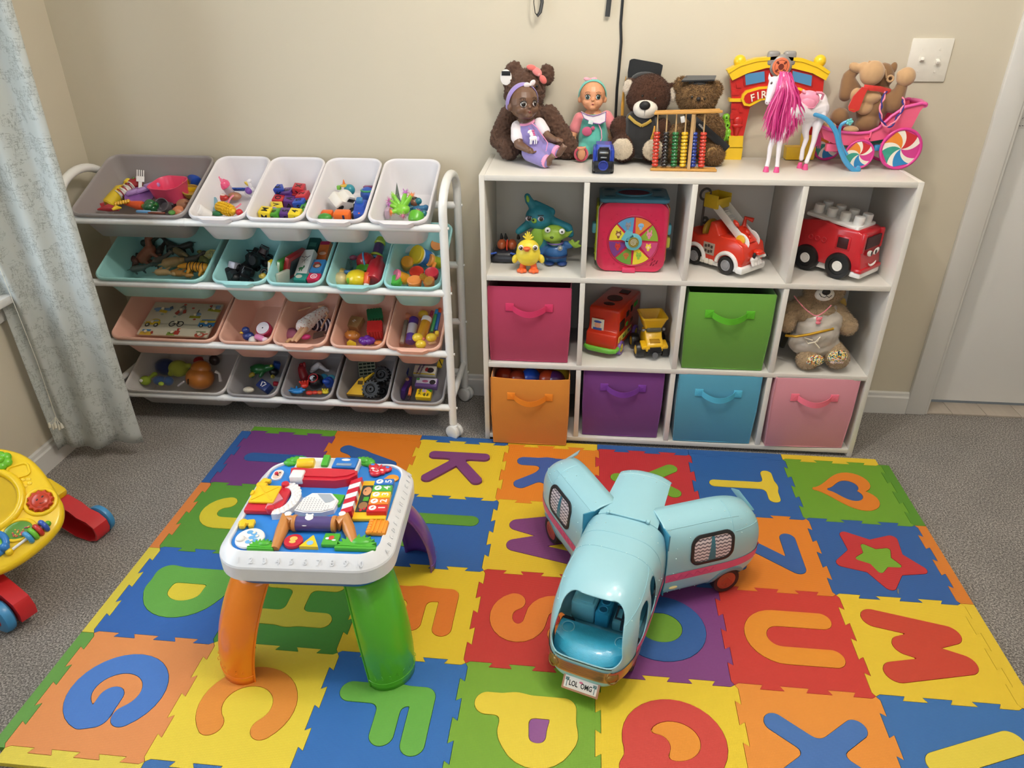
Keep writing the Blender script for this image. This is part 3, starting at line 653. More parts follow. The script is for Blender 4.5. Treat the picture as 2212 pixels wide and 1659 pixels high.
# ------------------------------------------------------------------ cords on the wall
def wp(px, py, o=.004): q = ony(px, py, WY-o); return tuple(q)
def wall_cord(pts, r, lab, n, flat=None):
    b = B(); b.tube(pts, r, n=8, flat=flat); one(n, b, P('1d1f21', .5), lab, 'cord')
top = [ony(1345, -90, WY-.004)]
wall_cord([wp(1349, -150), wp(1346, -40), wp(1345, 0), wp(1341, 50), wp(1342, 90), wp(1337, 150), wp(1333, 190), wp(1330, 250), wp(1328, 330)], .0042, 'long black cable running down the wall behind the teddy bears', 'wall_cable')
L_ = [wp(1157, -110, .02), wp(1155, -30, .03), wp(1153, 5, .035), wp(1156, 28, .035), wp(1161, 34, .035), wp(1167, 26, .03), wp(1171, 5, .02), wp(1170, -30, .01), wp(1168, -110, .006)]
wall_cord(L_, .005, 'black hanging loop of flat strap at the top of the wall', 'cable_loop', (1, 0, 0))
b = B(); b.tube([wp(1318, -110, .008), wp(1317, -10, .012), wp(1312, 36, .014)], .0075, n=10, flat=(0, 1, 0)); one('hanging_strap', b, P('2b2d2f', .6), 'short black strap end hanging at the top of the wall', 'strap')
# ------------------------------------------------------------------ toy camper van, opened out
VC = '9fd2de'; vmat = P(VC, .33, .25, noise_amt=.03, scale=14, name='van_turquoise_plastic'); vin = P('78c8da', .4); vdk = P('3a8fb0', .4)
vf = Vc((-.30, -.954, 0)).normalized(); vx = vf.cross(Vc((0, 0, 1)))
FLZ = .0128
VM = MT((.443, -.698, FLZ)) @ Matrix((vx, vf, Vc((0, 0, 1)))).transposed().to_4x4()
van = thing('toy_camper_van', 'turquoise toy camper van with pink stripe standing opened out on the mat', 'toy van', VM)
ZT, ZB, ZM, VW, VL = .246, .030, .118, .106, .340
def spw(c, e): return math.copysign(abs(c)**e, c)
def vsurf(off=0):
    def fn(u, v):
        a = 2*pi*u-pi/2; e = .62; x = (VW+off)*spw(cos(a), e if sin(a) > 0 else .36); z = ZM+((ZT-ZM) if sin(a) > 0 else (ZM-ZB))*spw(sin(a), e)+(off*sin(a))
        y = v*.14/.45 if v < .45 else .14+(VL+off-.14)*sin((v-.45)/.55*pi/2)**.82; sc = 1 if v < .45 else max(.0, cos((v-.45)/.55*pi/2))**.70
        zn = .054
        zz = zn+(z-zn)*(sc*.9+.1*sc*sc); xx = x*(sc**.62)
        return (xx, y, zz-.0*y)
    return fn
def rr(x, y, hw, hh, r): qx, qy = abs(x)-hw+r, abs(y)-hh+r; return math.hypot(max(qx, 0), max(qy, 0))+min(max(qx, qy), 0)-r
f_wind = lambda u, v, p: rr(p.x, p.z-.165, .070+(.2-p.z)*.15, .058, .026) if p.y > .16 else 1
f_sw1 = lambda u, v, p: rr(p.y-.222-(p.z-.15)*-.25, p.z-.15, .030, .045, .026) if abs(p.x) > .055 and p.y < .29 else 1
f_sw2 = lambda u, v, p: rr(p.y-.142, p.z-.160, .026, .046, .022) if abs(p.x) > .06 else 1
f_wh = lambda u, v, p: math.hypot(p.y-.215, p.z-.034)-.044 if abs(p.x) > .05 else 1
b = B(); b.grid(vsurf(), 150, 120, fields=(f_wind, f_sw1, f_sw2, f_wh)); b.obj('front_shell', vmat, van, smooth=60, solid=.0025)
b = B()
for z0, z1 in ((.092, .115),): b.grid(vsurf(.0012), 120, 60, fields=(lambda u, v, p: p.z-z0, lambda u, v, p: z1-p.z, lambda u, v, p: .262-p.y, lambda u, v, p: p.y-.003))
b.obj('stripe', P('e0608c', .4), van, label='pink stripe along the lower side')
b = B(); b.grid(vsurf(.002), 120, 90, fields=(lambda u, v, p: p.z-.066, lambda u, v, p: .096-p.z, lambda u, v, p: p.y-.235)); b.obj('grille', P('b98a72', .3, metal=.55), van, label='copper coloured grille across the nose')
b = B()
for z in (.072, .077, .082, .087, .092): b.grid(vsurf(.0032), 120, 90, fields=(lambda u, v, p: p.z-z+.0009, lambda u, v, p: z+.0009-p.z, lambda u, v, p: .05-abs(p.x), lambda u, v, p: p.y-.25))
b.obj('grille_bars', P('a07560', .3, metal=.55), van)
for s_ in (-1, 1):
    fn = vsurf(.0005); q = min((fn(i/160, .5+j/120) for i in range(160) for j in range(60)), key=lambda p: (p[0]-s_*.067)**2+(p[2]-.081)**2+(0 if p[1] > .2 else 9))
    b = B(MT(q) @ RM(-68, 0, s_*-40)); b.ell((0, 0, .0), (.016, .012, .006)); b.torus((0, 0, .003), .0135, .0016)
    b.obj('headlight', P('9c7a40', .25, metal=.5), van)
b = B(); b.grid(vsurf(.0016), 120, 90, fields=(lambda u, v, p: p.z-.104+.0008*0, lambda u, v, p: .1062-p.z, lambda u, v, p: p.y-.262, lambda u, v, p: .064-abs(p.x))); b.obj('windshield_seal', BLACK, van)
b = B(TR(0, VL+.006, .044, 52, 0, 180, 1.15)); b.T = b.T @ TR(.002, 0, 0); b.box((0, 0, 0), (.072, .030, .003), .004, m=0); b.box((0, 0, .0014), (.064, .022, .0015), .003, m=1)
b.text('LOL  OMG', .0135, TR(0, -.001, .0024), 2, .0003, .72)
for sx in (-.027, .027):
    b.box((sx, -.002, .0024), (.0012, .013, .0006), m=3)
    for a in (-60, -20, 20, 60, 180): b.box((sx+.003*sin(rd(a)), .005+.001*cos(rd(a)), .0025), (.0013, .006, .0006), R=RM(0, 0, -a-60 if a < 0 else -a+60), m=3)
b.ell((0, .005, .0022), (.004, .002, .0006), m=4, n=12)
b.obj('licence_plate', [P('b98a72', .35), P('f0ece8', .4), BLACK, P('4a7d82', .5), P('e07898', .5)], van, label='white licence plate reading LOL OMG')
b = B(); b.box((0, .315, .045), (.018, .05, .010), .003); b.obj('plate_bracket', vmat, van)
# interior
b = B(); b.box((0, .15, .045), (.165, .27, .006), .002); b.box((0, .02, .09), (.17, .006, .09), .002); b.obj('cabin_floor', vin, van)
def glit():
    m = P('3fb8dc', .22, .6, noise_amt=.12, scale=90, bump=.0012, name='glittery_cyan'); return m
b = B(); pts = []
for i in range(13):
    x = -.084+.014*i; k = 1-(abs(x)/.1)**2.4
    pts.append([(x, .215, .050), (x, .215, .080), (x, .220, .090), (x, .235, .097), (x, .245+.02*k, .098), (x, .255+.042*k, .095), (x, .262+.055*k, .08), (x, .262+.055*k, .05)])
b.loft(pts); b.obj('dashboard', glit(), van, label='glittery cyan curved dashboard')
for s_ in (-1, 1): B().torus((s_*.062, .248, .0985), .014, .0012, RM(-8, 0, 0)).obj('speaker_ring', vin, van)
b = B(); b.box((.050, .150, .082), (.058, .062, .055), .006); b.box((.050, .150, .1105), (.044, .046, .003), .003); b.obj('seat', vin, van)
b = B(); b.box((-.046, .15, .068), (.05, .06, .03), .006); b.box((-.046, .125, .095), (.05, .012, .05), .005); b.obj('seat', vin, van)
b = B(); b.box((.002, .158, .080), (.032, .056, .04), .003)
for y in (.145, .170): b.torus((.002, y, .1005), .0105, .002, m=0); b.cyl((.002, y, .0995), (.002, y, .1008), .0102, m=1)
b.obj('cup_holder_console', [P('2f9cc4', .35), P('1c5f80', .5)], van)
b = B(); b.tube([(-.030, .165, .118), (-.062, .165, .118), (-.066, .165, .114), (-.066, .195, .112)], .0032, n=8); b.tube([(-.048, .165, .118), (-.05, .2, .105), (-.05, .205, .09)], .0035, n=8); b.tube([(-.033, .166, .118), (-.033, .195, .112), (-.066, .195, .112)], .003, n=8)
b.obj('steering_handle', P('1d3040', .4), van)
b = B()
for i in range(7):
    for j in range(4): b.torus((-.005+.008*i-.03, .085+.006*j, .112), .0035, .0006, n=10, k=5)
b.box((-.01, .094, .109), (.07, .03, .004), .002); b.box((-.01, .094, .09), (.075, .035, .04), .003); b.obj('rear_vent', vin, van)
b = B(); fn = vsurf(.0005)
for v, us in ((.12, (.38, .42, .46, .54, .58, .62)), (.40, (.36, .40, .44, .48, .52, .56, .60, .64)), (.56, (.37, .63)), (.66, (.36, .64)), (.30, (.28, .72)), (.40, (.26, .74)), (.2, (.26, .74))):
    for u in us: b.ell(fn(u, v), .0014, n=8)
b.obj('rivets', P('cfeef0', .3), van)
b = B()
for v in (.22, .40): b.tube([fn(.27+.46*i/30, v) for i in range(31)], .0008, n=6)
for s_ in (-1, 1): b.tube([fn(.5+s_*(.115+.03*sin(i/12*3)), .40+.30*i/12) for i in range(13)], .0007, n=6)
b.obj('seams', vmat, van)
def wheel(par, T, r, wd, hub=.62, heart_=True):
    b = B(T); b.lathe([(r*.55, -wd/2), (r*.93, -wd/2), (r, -wd/2+.004), (r, wd/2-.004), (r*.93, wd/2), (r*.7, wd/2), (r*.68, wd/2-.002)], None, 0, 36); o = b.obj('wheel', P('2e2626', .5), par)
    b = B(T); b.lathe([(r*.70, wd/2-.006), (r*.70, wd/2-.001), (r*.62, wd/2+.001), (.001, wd/2-.0005)], None, 0, 30)
    if heart_: b.tube([(x, y, wd/2+.0005) for x, y in [(q[1]*.001, q[0]*.001) for q in [(r*500*hx_[0], r*500*hx_[1]) for hx_ in [(a*11, c*11) for a, c in heart(.085)]]]], .0009, n=5, closed=True)
    b.obj('hub', P('b05038', .35, .2), o, label='red brown hub with a heart outline'); return o
for s_ in (-1, 1): wheel(van, TR(s_*.079, .215, .0385, 0, s_*90, 0), .0385, .026)
# roof flap hinged back from the front half
b = B(); rings = []
for i in range(17):
    t_ = i/16; y = -.205*t_; dz = 0 if t_ < .82 else -((t_-.82)/.18)**2*.020; wd = .074-.008*t_
    top = [(x*wd, y*(1 if t_ < .99 else .995), ZT+.004-.016*abs(x)**2.5+dz+.012*t_) for x in [k/8 for k in range(-8, 9)]]
    rings.append(top+[(x, y_, z-.003) for x, y_, z in reversed(top)])
b.loft(rings); b.obj('roof_flap', vmat, van, smooth=50)
def flp(k, y): t_ = -y/.205; wd = .074-.008*t_; return (k*wd, y, ZT+.0044-.016*abs(k)**2.5+.012*t_-(0 if t_ < .82 else ((t_-.82)/.18)**2*.020))
b = B()
for y, xs in ((-.152, (-.8, -.5, 0, .4, .75)), (-.176, (-.85, -.55, -.3, .3, .6, .88))):
    for x in xs: b.ell(flp(x, y), .0015, n=8)
b.tube([flp(k/8, -.164) for k in range(-8, 9)], .0008, n=6); b.obj('flap_rivets', P('cfeef0', .3), van)
b = B(); b.cyl((-.045, .002, ZT+.003), (.045, .002, ZT+.003), .003, n=10)
for x in (-.05, .05): b.box((x, .0, ZT+.002), (.008, .012, .006), .0015)
b.obj('flap_hinge', vmat, van)
b = B(); b.box((0, -.10, .05), (.15, .17, .006), .002); b.box((-.073, -.10, .09), (.004, .17, .085), .001); b.box((.073, -.10, .08), (.004, .17, .06), .001); b.box((-.090, -.05, .13), (.03, .09, .12), .003); b.obj('pink_inner_floor', P('d8508c', .4), van, label='bright pink inner tray')
b = B(); b.box((.02, -.02, .12), (.06, .012, .12), .003); b.box((.094, -.02, .16), (.02, .03, .10), .003); b.obj('yellow_inner_post', P('e8c24a', .4), van, label='yellow inner post')
def half(sg, hinge, d, o):
    X = Vc(o).normalized()*sg; Y = Vc(d).normalized()
    M_ = VM.inverted() @ MT(hinge) @ Matrix((X, Y, Vc((0, 0, 1)))).transposed().to_4x4()
    HL = .290
    def hs(off=0, solid_=0):
        def fn(u, v):
            a = pi*u; e = .62; x = (.1+off)*abs(sin(a))**(e if cos(a) > 0 else .36); z = ZM+((ZT-ZM)+off if cos(a) > 0 else (ZM-ZB)+off)*spw(cos(a), e)
            l = v*.14/.5 if v < .5 else .14+(HL+off-.14)*sin((v-.5)/.5*pi/2)**.85; sc = 1 if v < .5 else max(0, cos((v-.5)/.5*pi/2))**.62
            return (sg*(x*sc**.8-.1), l, .11+(z-.11)*sc)
        return fn
    wl, wz, r_ = .185, .036, .0385
    fwh = lambda u, v, p: math.hypot(p.y-wl, p.z-wz)-.043 if sg*p.x > -.055 else 1
    e_ = bpy.data.objects.new('side_section', None); e_.empty_display_size = .02; C.objects.link(e_); e_.parent = van; e_.matrix_local = M_
    b = B(); b.grid(hs(), 70, 70, fields=(fwh,)); b.obj('half_shell', vmat, e_, smooth=60, solid=.0025)
    pr = [hs(-.002)(0, j/40) for j in range(41)]+[hs(-.002)(1, j/40) for j in range(40, -1, -1)]
    b = B(); b.prism([(p[1], p[2]) for p in pr], -.0015, .0015, Matrix(((0, 0, 1, sg*-.097), (1, 0, 0, 0), (0, 1, 0, 0), (0, 0, 0, 1)))); b.box((sg*-.05, .001, .14), (.09, .003, .19)); b.obj('inner_wall', vdk, e_)
    b = B(); b.grid(hs(.0012), 90, 80, fields=(lambda u, v, p: p.z-.092, lambda u, v, p: .116-p.z, lambda u, v, p: sg*p.x+.075)); b.obj('stripe', P('e0608c', .4), e_, label='pink stripe with a raised zigzag')
    b = B(); b.tube([tuple(Vc(hs(.0016)(.48+.0, .03+.04*i)))[:2]+(.104+.006*(1 if i % 2 else -1),) for i in range(12)], .0008, n=5); b.obj('zigzag', P('cc4c7c', .4), e_)
    wc, wzc = .122, .171
    b = B(); b.grid(hs(.0026), 90, 90, fields=(lambda u, v, p: -rr(p.y-wc, p.z-wzc, .060, .042, .026), lambda u, v, p: rr(p.y-wc, p.z-wzc, .0515, .0335, .020), lambda u, v, p: sg*p.x+.06)); b.obj('window_frame', P('25282c', .4), e_, solid=.002)
    m = P('dcd2d6', .35, name='printed_curtain'); nt = m.node_tree
    if not any(n.type == 'TEX_WAVE' for n in nt.nodes):
        N = nt.nodes.new; tc = N('ShaderNodeTexCoord'); sp = N('ShaderNodeSeparateXYZ'); nt.links.new(tc.outputs['Object'], sp.inputs[0])
        s1 = N('ShaderNodeMath'); s1.operation = 'MULTIPLY'; s1.inputs[1].default_value = 520; nt.links.new(sp.outputs['Y'], s1.inputs[0])
        s2 = N('ShaderNodeMath'); s2.operation = 'SINE'; nt.links.new(s1.outputs[0], s2.inputs[0])
        s3 = N('ShaderNodeMath'); s3.operation = 'MULTIPLY_ADD'; s3.inputs[1].default_value = .9; nt.links.new(s2.outputs[0], s3.inputs[0])
        s4 = N('ShaderNodeMath'); s4.operation = 'MULTIPLY'; s4.inputs[1].default_value = 640; nt.links.new(sp.outputs['Z'], s4.inputs[0]); nt.links.new(s4.outputs[0], s3.inputs[2])
        s5 = N('ShaderNodeMath'); s5.operation = 'SINE'; nt.links.new(s3.outputs[0], s5.inputs[0])
        s6 = N('ShaderNodeMath'); s6.operation = 'GREATER_THAN'; s6.inputs[1].default_value = .35; nt.links.new(s5.outputs[0], s6.inputs[0])
        mx = N('ShaderNodeMix'); mx.data_type = 'RGBA'; mx.inputs['A'].default_value = hx('e2d8dc'); mx.inputs['B'].default_value = hx('6b6470'); nt.links.new(s6.outputs[0], mx.inputs['Factor']); nt.links.new(mx.outputs['Result'], nt.nodes['Principled BSDF'].inputs['Base Color'])
    b = B(); b.grid(hs(.0014), 90, 90, fields=(lambda u, v, p: -rr(p.y-wc, p.z-wzc, .053, .035, .021), lambda u, v, p: sg*p.x+.06)); b.obj('window_curtains', m, e_)
    b = B(); b.grid(hs(.0020), 110, 110, fields=(lambda u, v, p: .004+.006*(.2-p.z)/.06-abs(p.y-wc-.0), lambda u, v, p: .033-abs(p.z-wzc), lambda u, v, p: sg*p.x+.06)); b.obj('curtain_gap', P('3c7f92', .3), e_)
    b = B(); b.grid(hs(.0018), 90, 80, fields=(lambda u, v, p: math.hypot(p.y-wl, p.z-wz)-.043, lambda u, v, p: .054-math.hypot(p.y-wl, p.z-wz), lambda u, v, p: sg*p.x+.06)); b.obj('wheel_arch', P('6fa0b0', .4), e_, solid=.002)
    wheel(van, M_ @ TR(sg*-.021, wl, .0385, 0, sg*90, 0), .0385, .024)
    b = B()
    for u, v in ((.12, .55), (.18, .52), (.24, .56), (.3, .52), (.36, .55), (.30, .46), (.40, .47), (.22, .63), (.28, .66), (.15, .7), (.1, .66), (.08, .5), (.35, .62), (.33, .38), (.30, .22), (.37, .09), (.2, .05), (.1, .08), (.44, .08), (.5, .07), (.74, .06), (.8, .2), (.8, .35), (.6, .9), (.58, .8), (.25, .78), (.7, .12)): b.ell(hs(.0005)(u, v), .0014, n=8)
    b.obj('rivets', P('cfeef0', .3), e_)
    b = B(); b.tube([hs(.0003)(.02+.45*i/20, .57) for i in range(21)], .0008, n=5); b.tube([hs(.0003)(.19, .02+.6*i/20) for i in range(21)], .0008, n=5); b.tube([hs(.0003)(.33-.31*(i/14)**1.5, .58+.36*sin(i/14*pi/2)) for i in range(15)], .0008, n=5); b.obj('seams', vmat, e_)
    b = B(); b.ell(hs(.002)(.62, .09), (.003, .012, .0045), n=14); b.obj('door_handle', P('eedda0', .3), e_, label='cream door handle')
    # curled rear bumper fin rising at the back
    pb = Vc(hs()(.03, .86)); b = B(); rings = []
    for i in range(7):
        t_ = i/6; c = pb+Vc((-sg*(.004+.034*t_), .002-.030*t_, -.004+.044*t_)); rings.append([tuple(c+Vc(q)) for q in ((-.007, -.007, 0), (.007, .007, 0), (.007, .007, .004), (-.007, -.007, .004))])
    b.loft(rings); b.obj('rear_fin', vmat, e_)
    b = B(); p = Vc(hs(.002)(.55, .93)); b.ell(p, (.006, .008, .005), n=12); b.obj('tail_light', P('b02850', .3, .4), e_)
hl = VM @ Vc((VW+.004, .022, 0)); hr = VM @ Vc((-VW-.004, .022, 0))
half(1, (hr.x, hr.y, FLZ), (.924, .38, 0), (.38, -.924, 0))
half(-1, (hl.x, hl.y, FLZ), (-.475, .88, 0), (-.88, -.475, 0))
# ------------------------------------------------------------------ learning table
TBM = TR(-.262, -.835, FLZ, 0, 0, 2.5); PZ = .327
tb = thing('activity_table', 'blue and white toddler learning table with orange, green and purple curved legs', 'activity table', TBM)
b = B(); q = lambda w_, r, z: ringz(rrect(w_, w_*.985, r, 9), z)
b.loft([q(.350, .06, .277), q(.368, .070, .279), q(.379, .074, .284), q(.3795, .074, .316), q(.376, .072, .3205), q(.334, .046, .3425), q(.328, .044, .3445), q(.322, .042, .3425), q(.320, .041, .336)], 0, True, True)
b.obj('rim', P('eceef2', .3, .15), tb, smooth=19)
B().loft([q(.315, .06, .252), q(.338, .065, .258), q(.352, .066, .279)]).obj('underside', P('2f6fb4', .35), tb)
bm_ = P('2f86dc', .33, .1); B().loft([q(.3195, .041, .3355), q(.3195, .041, .3385)], 0).obj('panel', bm_, tb)
PZ = .3385; TI = TBM.inverted()
def tp(px, py, dz=0): p = TI @ onz(px, py, PZ+FLZ+dz); return Vc((p.x, p.y, PZ))
def leg(sx, sy, col, n):
    rings = []; d = Vc((sx*.72, sy*.78)).normalized(); e = Vc((-d.y, d.x))
    for i in range(19):
        t_ = i/18; k = 1-(1-t_)**2.0; c = Vc((sx*(.132+(.058 if sx < 0 else .048)*k), sy*(.125+.060*k)+(.02*k if sy > 0 else 0))); z = .262*(1-t_); R_ = .056+.006*sin(t_*pi)
        rings.append([(c.x+R_*(cos(f)*.8-.35)*d.x+R_*sin(f)*e.x, c.y+R_*(cos(f)*.8-.35)*d.y+R_*sin(f)*e.y, z) for f in [rd(-88+176*j/20) for j in range(21)]])
    b = B(); b.loft(rings, 0, False, False, closed=False); o = b.obj('leg', P(col, .28, .4, sub=.0, noise_amt=.04, scale=6), tb, smooth=60, solid=.0035)
    b = B(); r0 = [Vc(p) for p in rings[17]]; c0 = sum(r0, Vc())/len(r0)
    b.tube([tuple(c0+(p-c0)*1.012+Vc((0, 0, .008))) for p in r0], .0011, n=6)
    r1 = [Vc(p) for p in rings[16]]
    for j in (3, 5, 7, 9, 11, 13, 15, 17):
        p = c0+(r1[j]-c0)*1.01+Vc((0, 0, .012)); n_ = Vc((r1[j].x-c0.x, r1[j].y-c0.y, 0)).normalized(); T = MT(p) @ n_.to_track_quat('Z', 'Y').to_matrix().to_4x4()
        sh = [(.005, -.004), (0, .005), (-.005, -.004)] if j % 3 == 0 else ([(.004, -.004), (.004, .004), (-.004, .004), (-.004, -.004)] if j % 3 == 1 else [(.0045*cos(a), .0045*sin(a)) for a in [pi*2*k/10 for k in range(10)]])
        b.tube([tuple(T @ Vc((x, y, 0))) for x, y in sh], .0006, n=5, closed=True)
    for e2 in (0, -1): b.tube([rings[i][e2] for i in range(19)], .0022, n=6)
    b.obj('embossed_band', P(col, .28, .4), o)
for a in ((-1, -1, 'f5861c', 0), (1, -1, '55b02a', 1), (1, 1, '6c3fa0', 2), (-1, 1, 'd8343c', 3)): leg(*a)
b = B()   # raised numerals on the front border, raised letters down the right border
for i in range(10): b.text(str(i+1), .018, MT((-.128+.0285*i, -.1765, .3318)) @ RM(46, 0, 0), depth=.0005)
for i, ch in enumerate('ABCDEFGHIJKLM'): b.text(ch, .015, MT((.1790, -.135+.0225*i, .3322)) @ RM(0, 46, 0) @ RM(0, 0, 90), depth=.0005)
b.obj('raised_numbers', P('eceef2', .3, .15), tb)
def tpart(n, b, m, lab=None): return b.obj(n, m, tb, lab)
R_, Y_, G_, W_, O_ = P('d0283c', .3, .2), P('f7cc28', .32, .15), P('4fae36', .35), P('f0eff0', .3, .15), P('f59a2c', .35)
def TS(p, k=1.22): return MT(p) @ Matrix.Scale(k, 4)
def leafy(p, w_, h_, n, name, rz=0):
    b = B(TS(p) @ RM(0, 0, rz))
    for i in range(n):
        a = -80+160*i/(n-1); b.ell((w_*.28*sin(rd(a)), h_*.3*cos(rd(a)), .004), (w_*.14, h_*.36, .006), RM(0, 0, -a*.8), n=12)
    b.box((0, 0, .003), (w_*.7, h_*.35, .006), .002); b.ell((0, h_*.15, .005), (w_*.25, h_*.25, .008), n=12); tpart(name, b, G_)
def fern(p, w_, h_, name):
    b = B(TS(p)); b.box((0, -h_*.40, .004), (w_, h_*.2, .009), .002)
    P_ = []; n = 11
    for i in range(n): a = pi*(1-i/(n-1)); P_.append((w_*.50*cos(a), h_*.9*sin(a)-h_*.3)); P_.append((w_*.38*cos(a-.14), h_*.6*sin(a-.14)-h_*.3))
    b.prism(P_, 0, .009); b.ell((w_*.1, h_*.05, .008), (w_*.25, h_*.3, .005), n=12); tpart(name, b, G_)
leafy(tp(641, 1003), .052, .034, 7, 'tree_top', 15); leafy(tp(786, 1004), .048, .032, 7, 'tree_top', -15)
p = tp(708, 1017); b = B(TS(p)); b.box((0, .004, .007), (.128, .040, .014), .003); b.box((0, .022, .009), (.126, .004, .012), .001); tpart('music_tray', b, W_)
b = B(TS(p)); b.cyl((-.058, -.004, .016), (-.024, .0, .016), .012, n=20, bev=.003); tpart('yellow_roller', b, Y_)
b = B(TS(p)); b.box((-.003, .006, .018), (.014, .030, .012), .003, RM(12, 0, 0)); tpart('green_slider', b, G_)
b = B(TS(p)); b.box((.037, .003, .017), (.048, .034, .007), .003, m=0); b.ell((.037, .010, .021), (.009, .004, .001), m=1, n=16); b.box((.037, -.007, .0215), (.030, .008, .001), .0004, m=2); tpart('storybook', b, [P('2a78cc', .35), P('f2f0ee', .4), P('8aa0b8', .4)])
p = tp(698, 1042); b = B(TS(p)); L = [(-.067, .020), (-.061, -.006), (-.052, -.017), (.030, -.018), (.055, -.010), (.068, .004), (.066, .016), (.030, .019), (.0, .021), (-.03, .017)]; b.prism(L, 0, .018); b.prism([(x*.93, y*.7+.004) for x, y in L], .018, .021); tpart('red_boat_shelf', b, R_)
b = B(TS(p)); b.box((-.046, -.006, .016), (.026, .026, .018), .003); tpart('white_block', b, W_)
p = tp(600, 1028); b = B(TS(p)); b.prism(rrect(.020, .033, .0099, 8), 0, .003, m=0); b.prism(rrect(.014, .026, .0069, 8), .003, .0035, m=1); b.ell((-.002, .001, .005), .004, m=2, n=14); b.box((.003, .006, .0038), (.003, .003, .0008), m=3); b.box((.002, -.003, .0038), (.003, .003, .0008), m=3); tpart('light_switch_button', b, [W_, P('e6c8b8', .5), R_, DARK])
pd = tp(575, 1088)+Vc((.008, 0, 0)); T = TS(pd, 1.12)
b = B(T); b.box((-.002, .004, .006), (.075, .082, .012), .004); tpart('barn_base', b, R_)
b = B(T); b.box((-.010, .010, .016), (.052, .056, .006), .003)
for a in (47, -47): b.box((-.010, .010, .0195), (.062, .003, .002), .0008, RM(0, 0, a))
b.box((-.036, .010, .019), (.006, .014, .006), .002); tpart('barn_door', b, Y_, 'yellow barn door flap with crossed ribs')
b = B(T); b.prism([(-.004+.005, .036), (.03, .0), (.005, -.034)], .012, .0150); tpart('pink_window', b, P('d88c9c', .15, .4))
b = B(T); b.cyl((.020, .046, .006), (.020, .046, .020), .008, bev=.003); b.cyl((.016, -.034, .006), (.016, -.034, .020), .008, bev=.003); tpart('door_hinge_knobs', b, R_)
b = B(T); a0 = [(.024+.040*cos(rd(a)), .002+.052*sin(rd(a))) for a in range(-92, 93, 8)]; a1 = [(.022+.022*cos(rd(a)), .002+.036*sin(rd(a))) for a in range(92, -93, -8)]; b.prism(a0+a1, 0, .014)
for ri, rr_ in enumerate((.026, .030, .034, .038)):
    for k in range(9+ri): a = -70+140*k/(8+ri); b.ell((.023+rr_*cos(rd(a)), .002+(rr_+.013)*sin(rd(a)), .014), (.0042, .0042, .0022), n=10)
tpart('scalloped_roof', b, W_, 'white scalloped roof arch')
for (px, py), rz in (((571, 1050), 80), ((534, 1137), 10)):
    b = B(TS(tp(px, py)) @ RM(0, 0, rz)); b.box((0, .003, .005), (.030, .012, .010), .004); b.box((-.006, 0, .006), (.012, .022, .010), .004); b.box((.009, -.002, .005), (.01, .016, .009), .003); tpart('hay_bale', b, Y_)
p = tp(692, 1094); T = TS(p); b = B(T); L = [(-.040, -.026), (-.034, .010), (-.022, .026), (.016, .027), (.034, .006), (.032, -.020), (.012, -.030), (-.022, -.031)]; b.prism(L, 0, .010); b.prism([(x*.93, y*.93) for x, y in L], .010, .012); tpart('speaker', b, W_, 'white perforated speaker')
b = B(T)
for i in range(11):
    for j in range(7):
        x, y = -.034+.0055*i, -.024+.0055*j
        if x*.75+y < .004-.0*i and abs(y) < .026: b.ell((x, y, .0122), (.0012, .0016, .0005), n=8)
tpart('speaker_holes', b, P('b4b4ba', .6))
b = B(T); b.prism([(-.010, .022), (.014, .022), (.027, .006), (.020, -.002), (.012, -.004)], .0121, .0127); tpart('chute', b, P('a9b2bd', .5))
b = B(T); b.prism([(.016, .030), (.040, .028), (.038, .0), (.034, -.002)], 0, .007); tpart('green_corner', b, G_)
# shop awning, picture and keys
a_, c_ = tp(781, 1042), tp(757, 1120); d = (a_-c_).normalized(); pL = (a_-c_).length; aw = tp(764, 1085)
T = TS(aw, 1.25) @ Matrix.Diagonal((1, 1.18, 1, 1)) @ Matrix.Rotation(math.atan2(d.y, d.x)-pi/2, 4, 'Z')
for i in range(7):
    b = B(T); y = -.036+.0122*i; b.loft([[(-.016, y-.006, 0), (-.016, y+.006, 0), (-.014, y+.006, .012), (-.014, y-.006, .012)], [(.010, y-.006, 0), (.010, y+.006, 0), (.008, y+.006, .020), (.008, y-.006, .020)]]); tpart('awning_stripe', b, R_ if i % 2 == 0 else W_)
b = B(T); b.box((.038, 0, .004), (.060, .096, .008), .003); tpart('shop_frame', b, Y_)
b = B(T); b.box((.022, 0, .0085), (.022, .066, .001), m=0); b.ell((.022, .018, .0092), (.008, .011, .0008), m=1, n=16); b.ell((.019, .018, .0098), (.0012, .002, .0006), m=3, n=8); b.box((.024, -.002, .0092), (.010, .010, .001), .002, m=2); b.ell((.022, -.018, .0092), (.008, .009, .0008), m=4, n=12); b.ell((.026, -.026, .0092), (.003, .003, .001), m=5, n=10); b.ell((.020, -.029, .0092), (.003, .003, .001), m=5, n=10)
tpart('shop_picture', b, [P('2c3a38', .4), P('e0a070', .5), G_, BLACK, P('a07850', .5), R_])
for i, (c, n) in enumerate([('d8282c', '1'), ('f0822a', '2'), ('f4cc2c', '3'), ('4cb048', '4'), ('2670c8', '5')]):
    y = -.033+.0165*i; b = B(T); b.box((.051, y, .012), (.036, .0158, .012), .002, m=0); b.text(n, .017, MT((.060, y, .0181)) @ RM(0, 0, 90), 1, .0003)
    b.ell((.043, y, .0181), (.0068, .006, .0006), m=1, n=18); b.ell((.043, y, .0185), (.0035, .0014, .0006), RM(0, 0, 40), m=0, n=12); tpart('number_key', b, [P(c, .3, .2), W_], 'key numbered '+n)
p = tp(815, 1145); b = B(TS(p)); b.box((.004, 0, .005), (.030, .036, .010), .004)
for x in (-.004, .004, .012): b.box((x, 0, .0105), (.002, .034, .002), .0006)
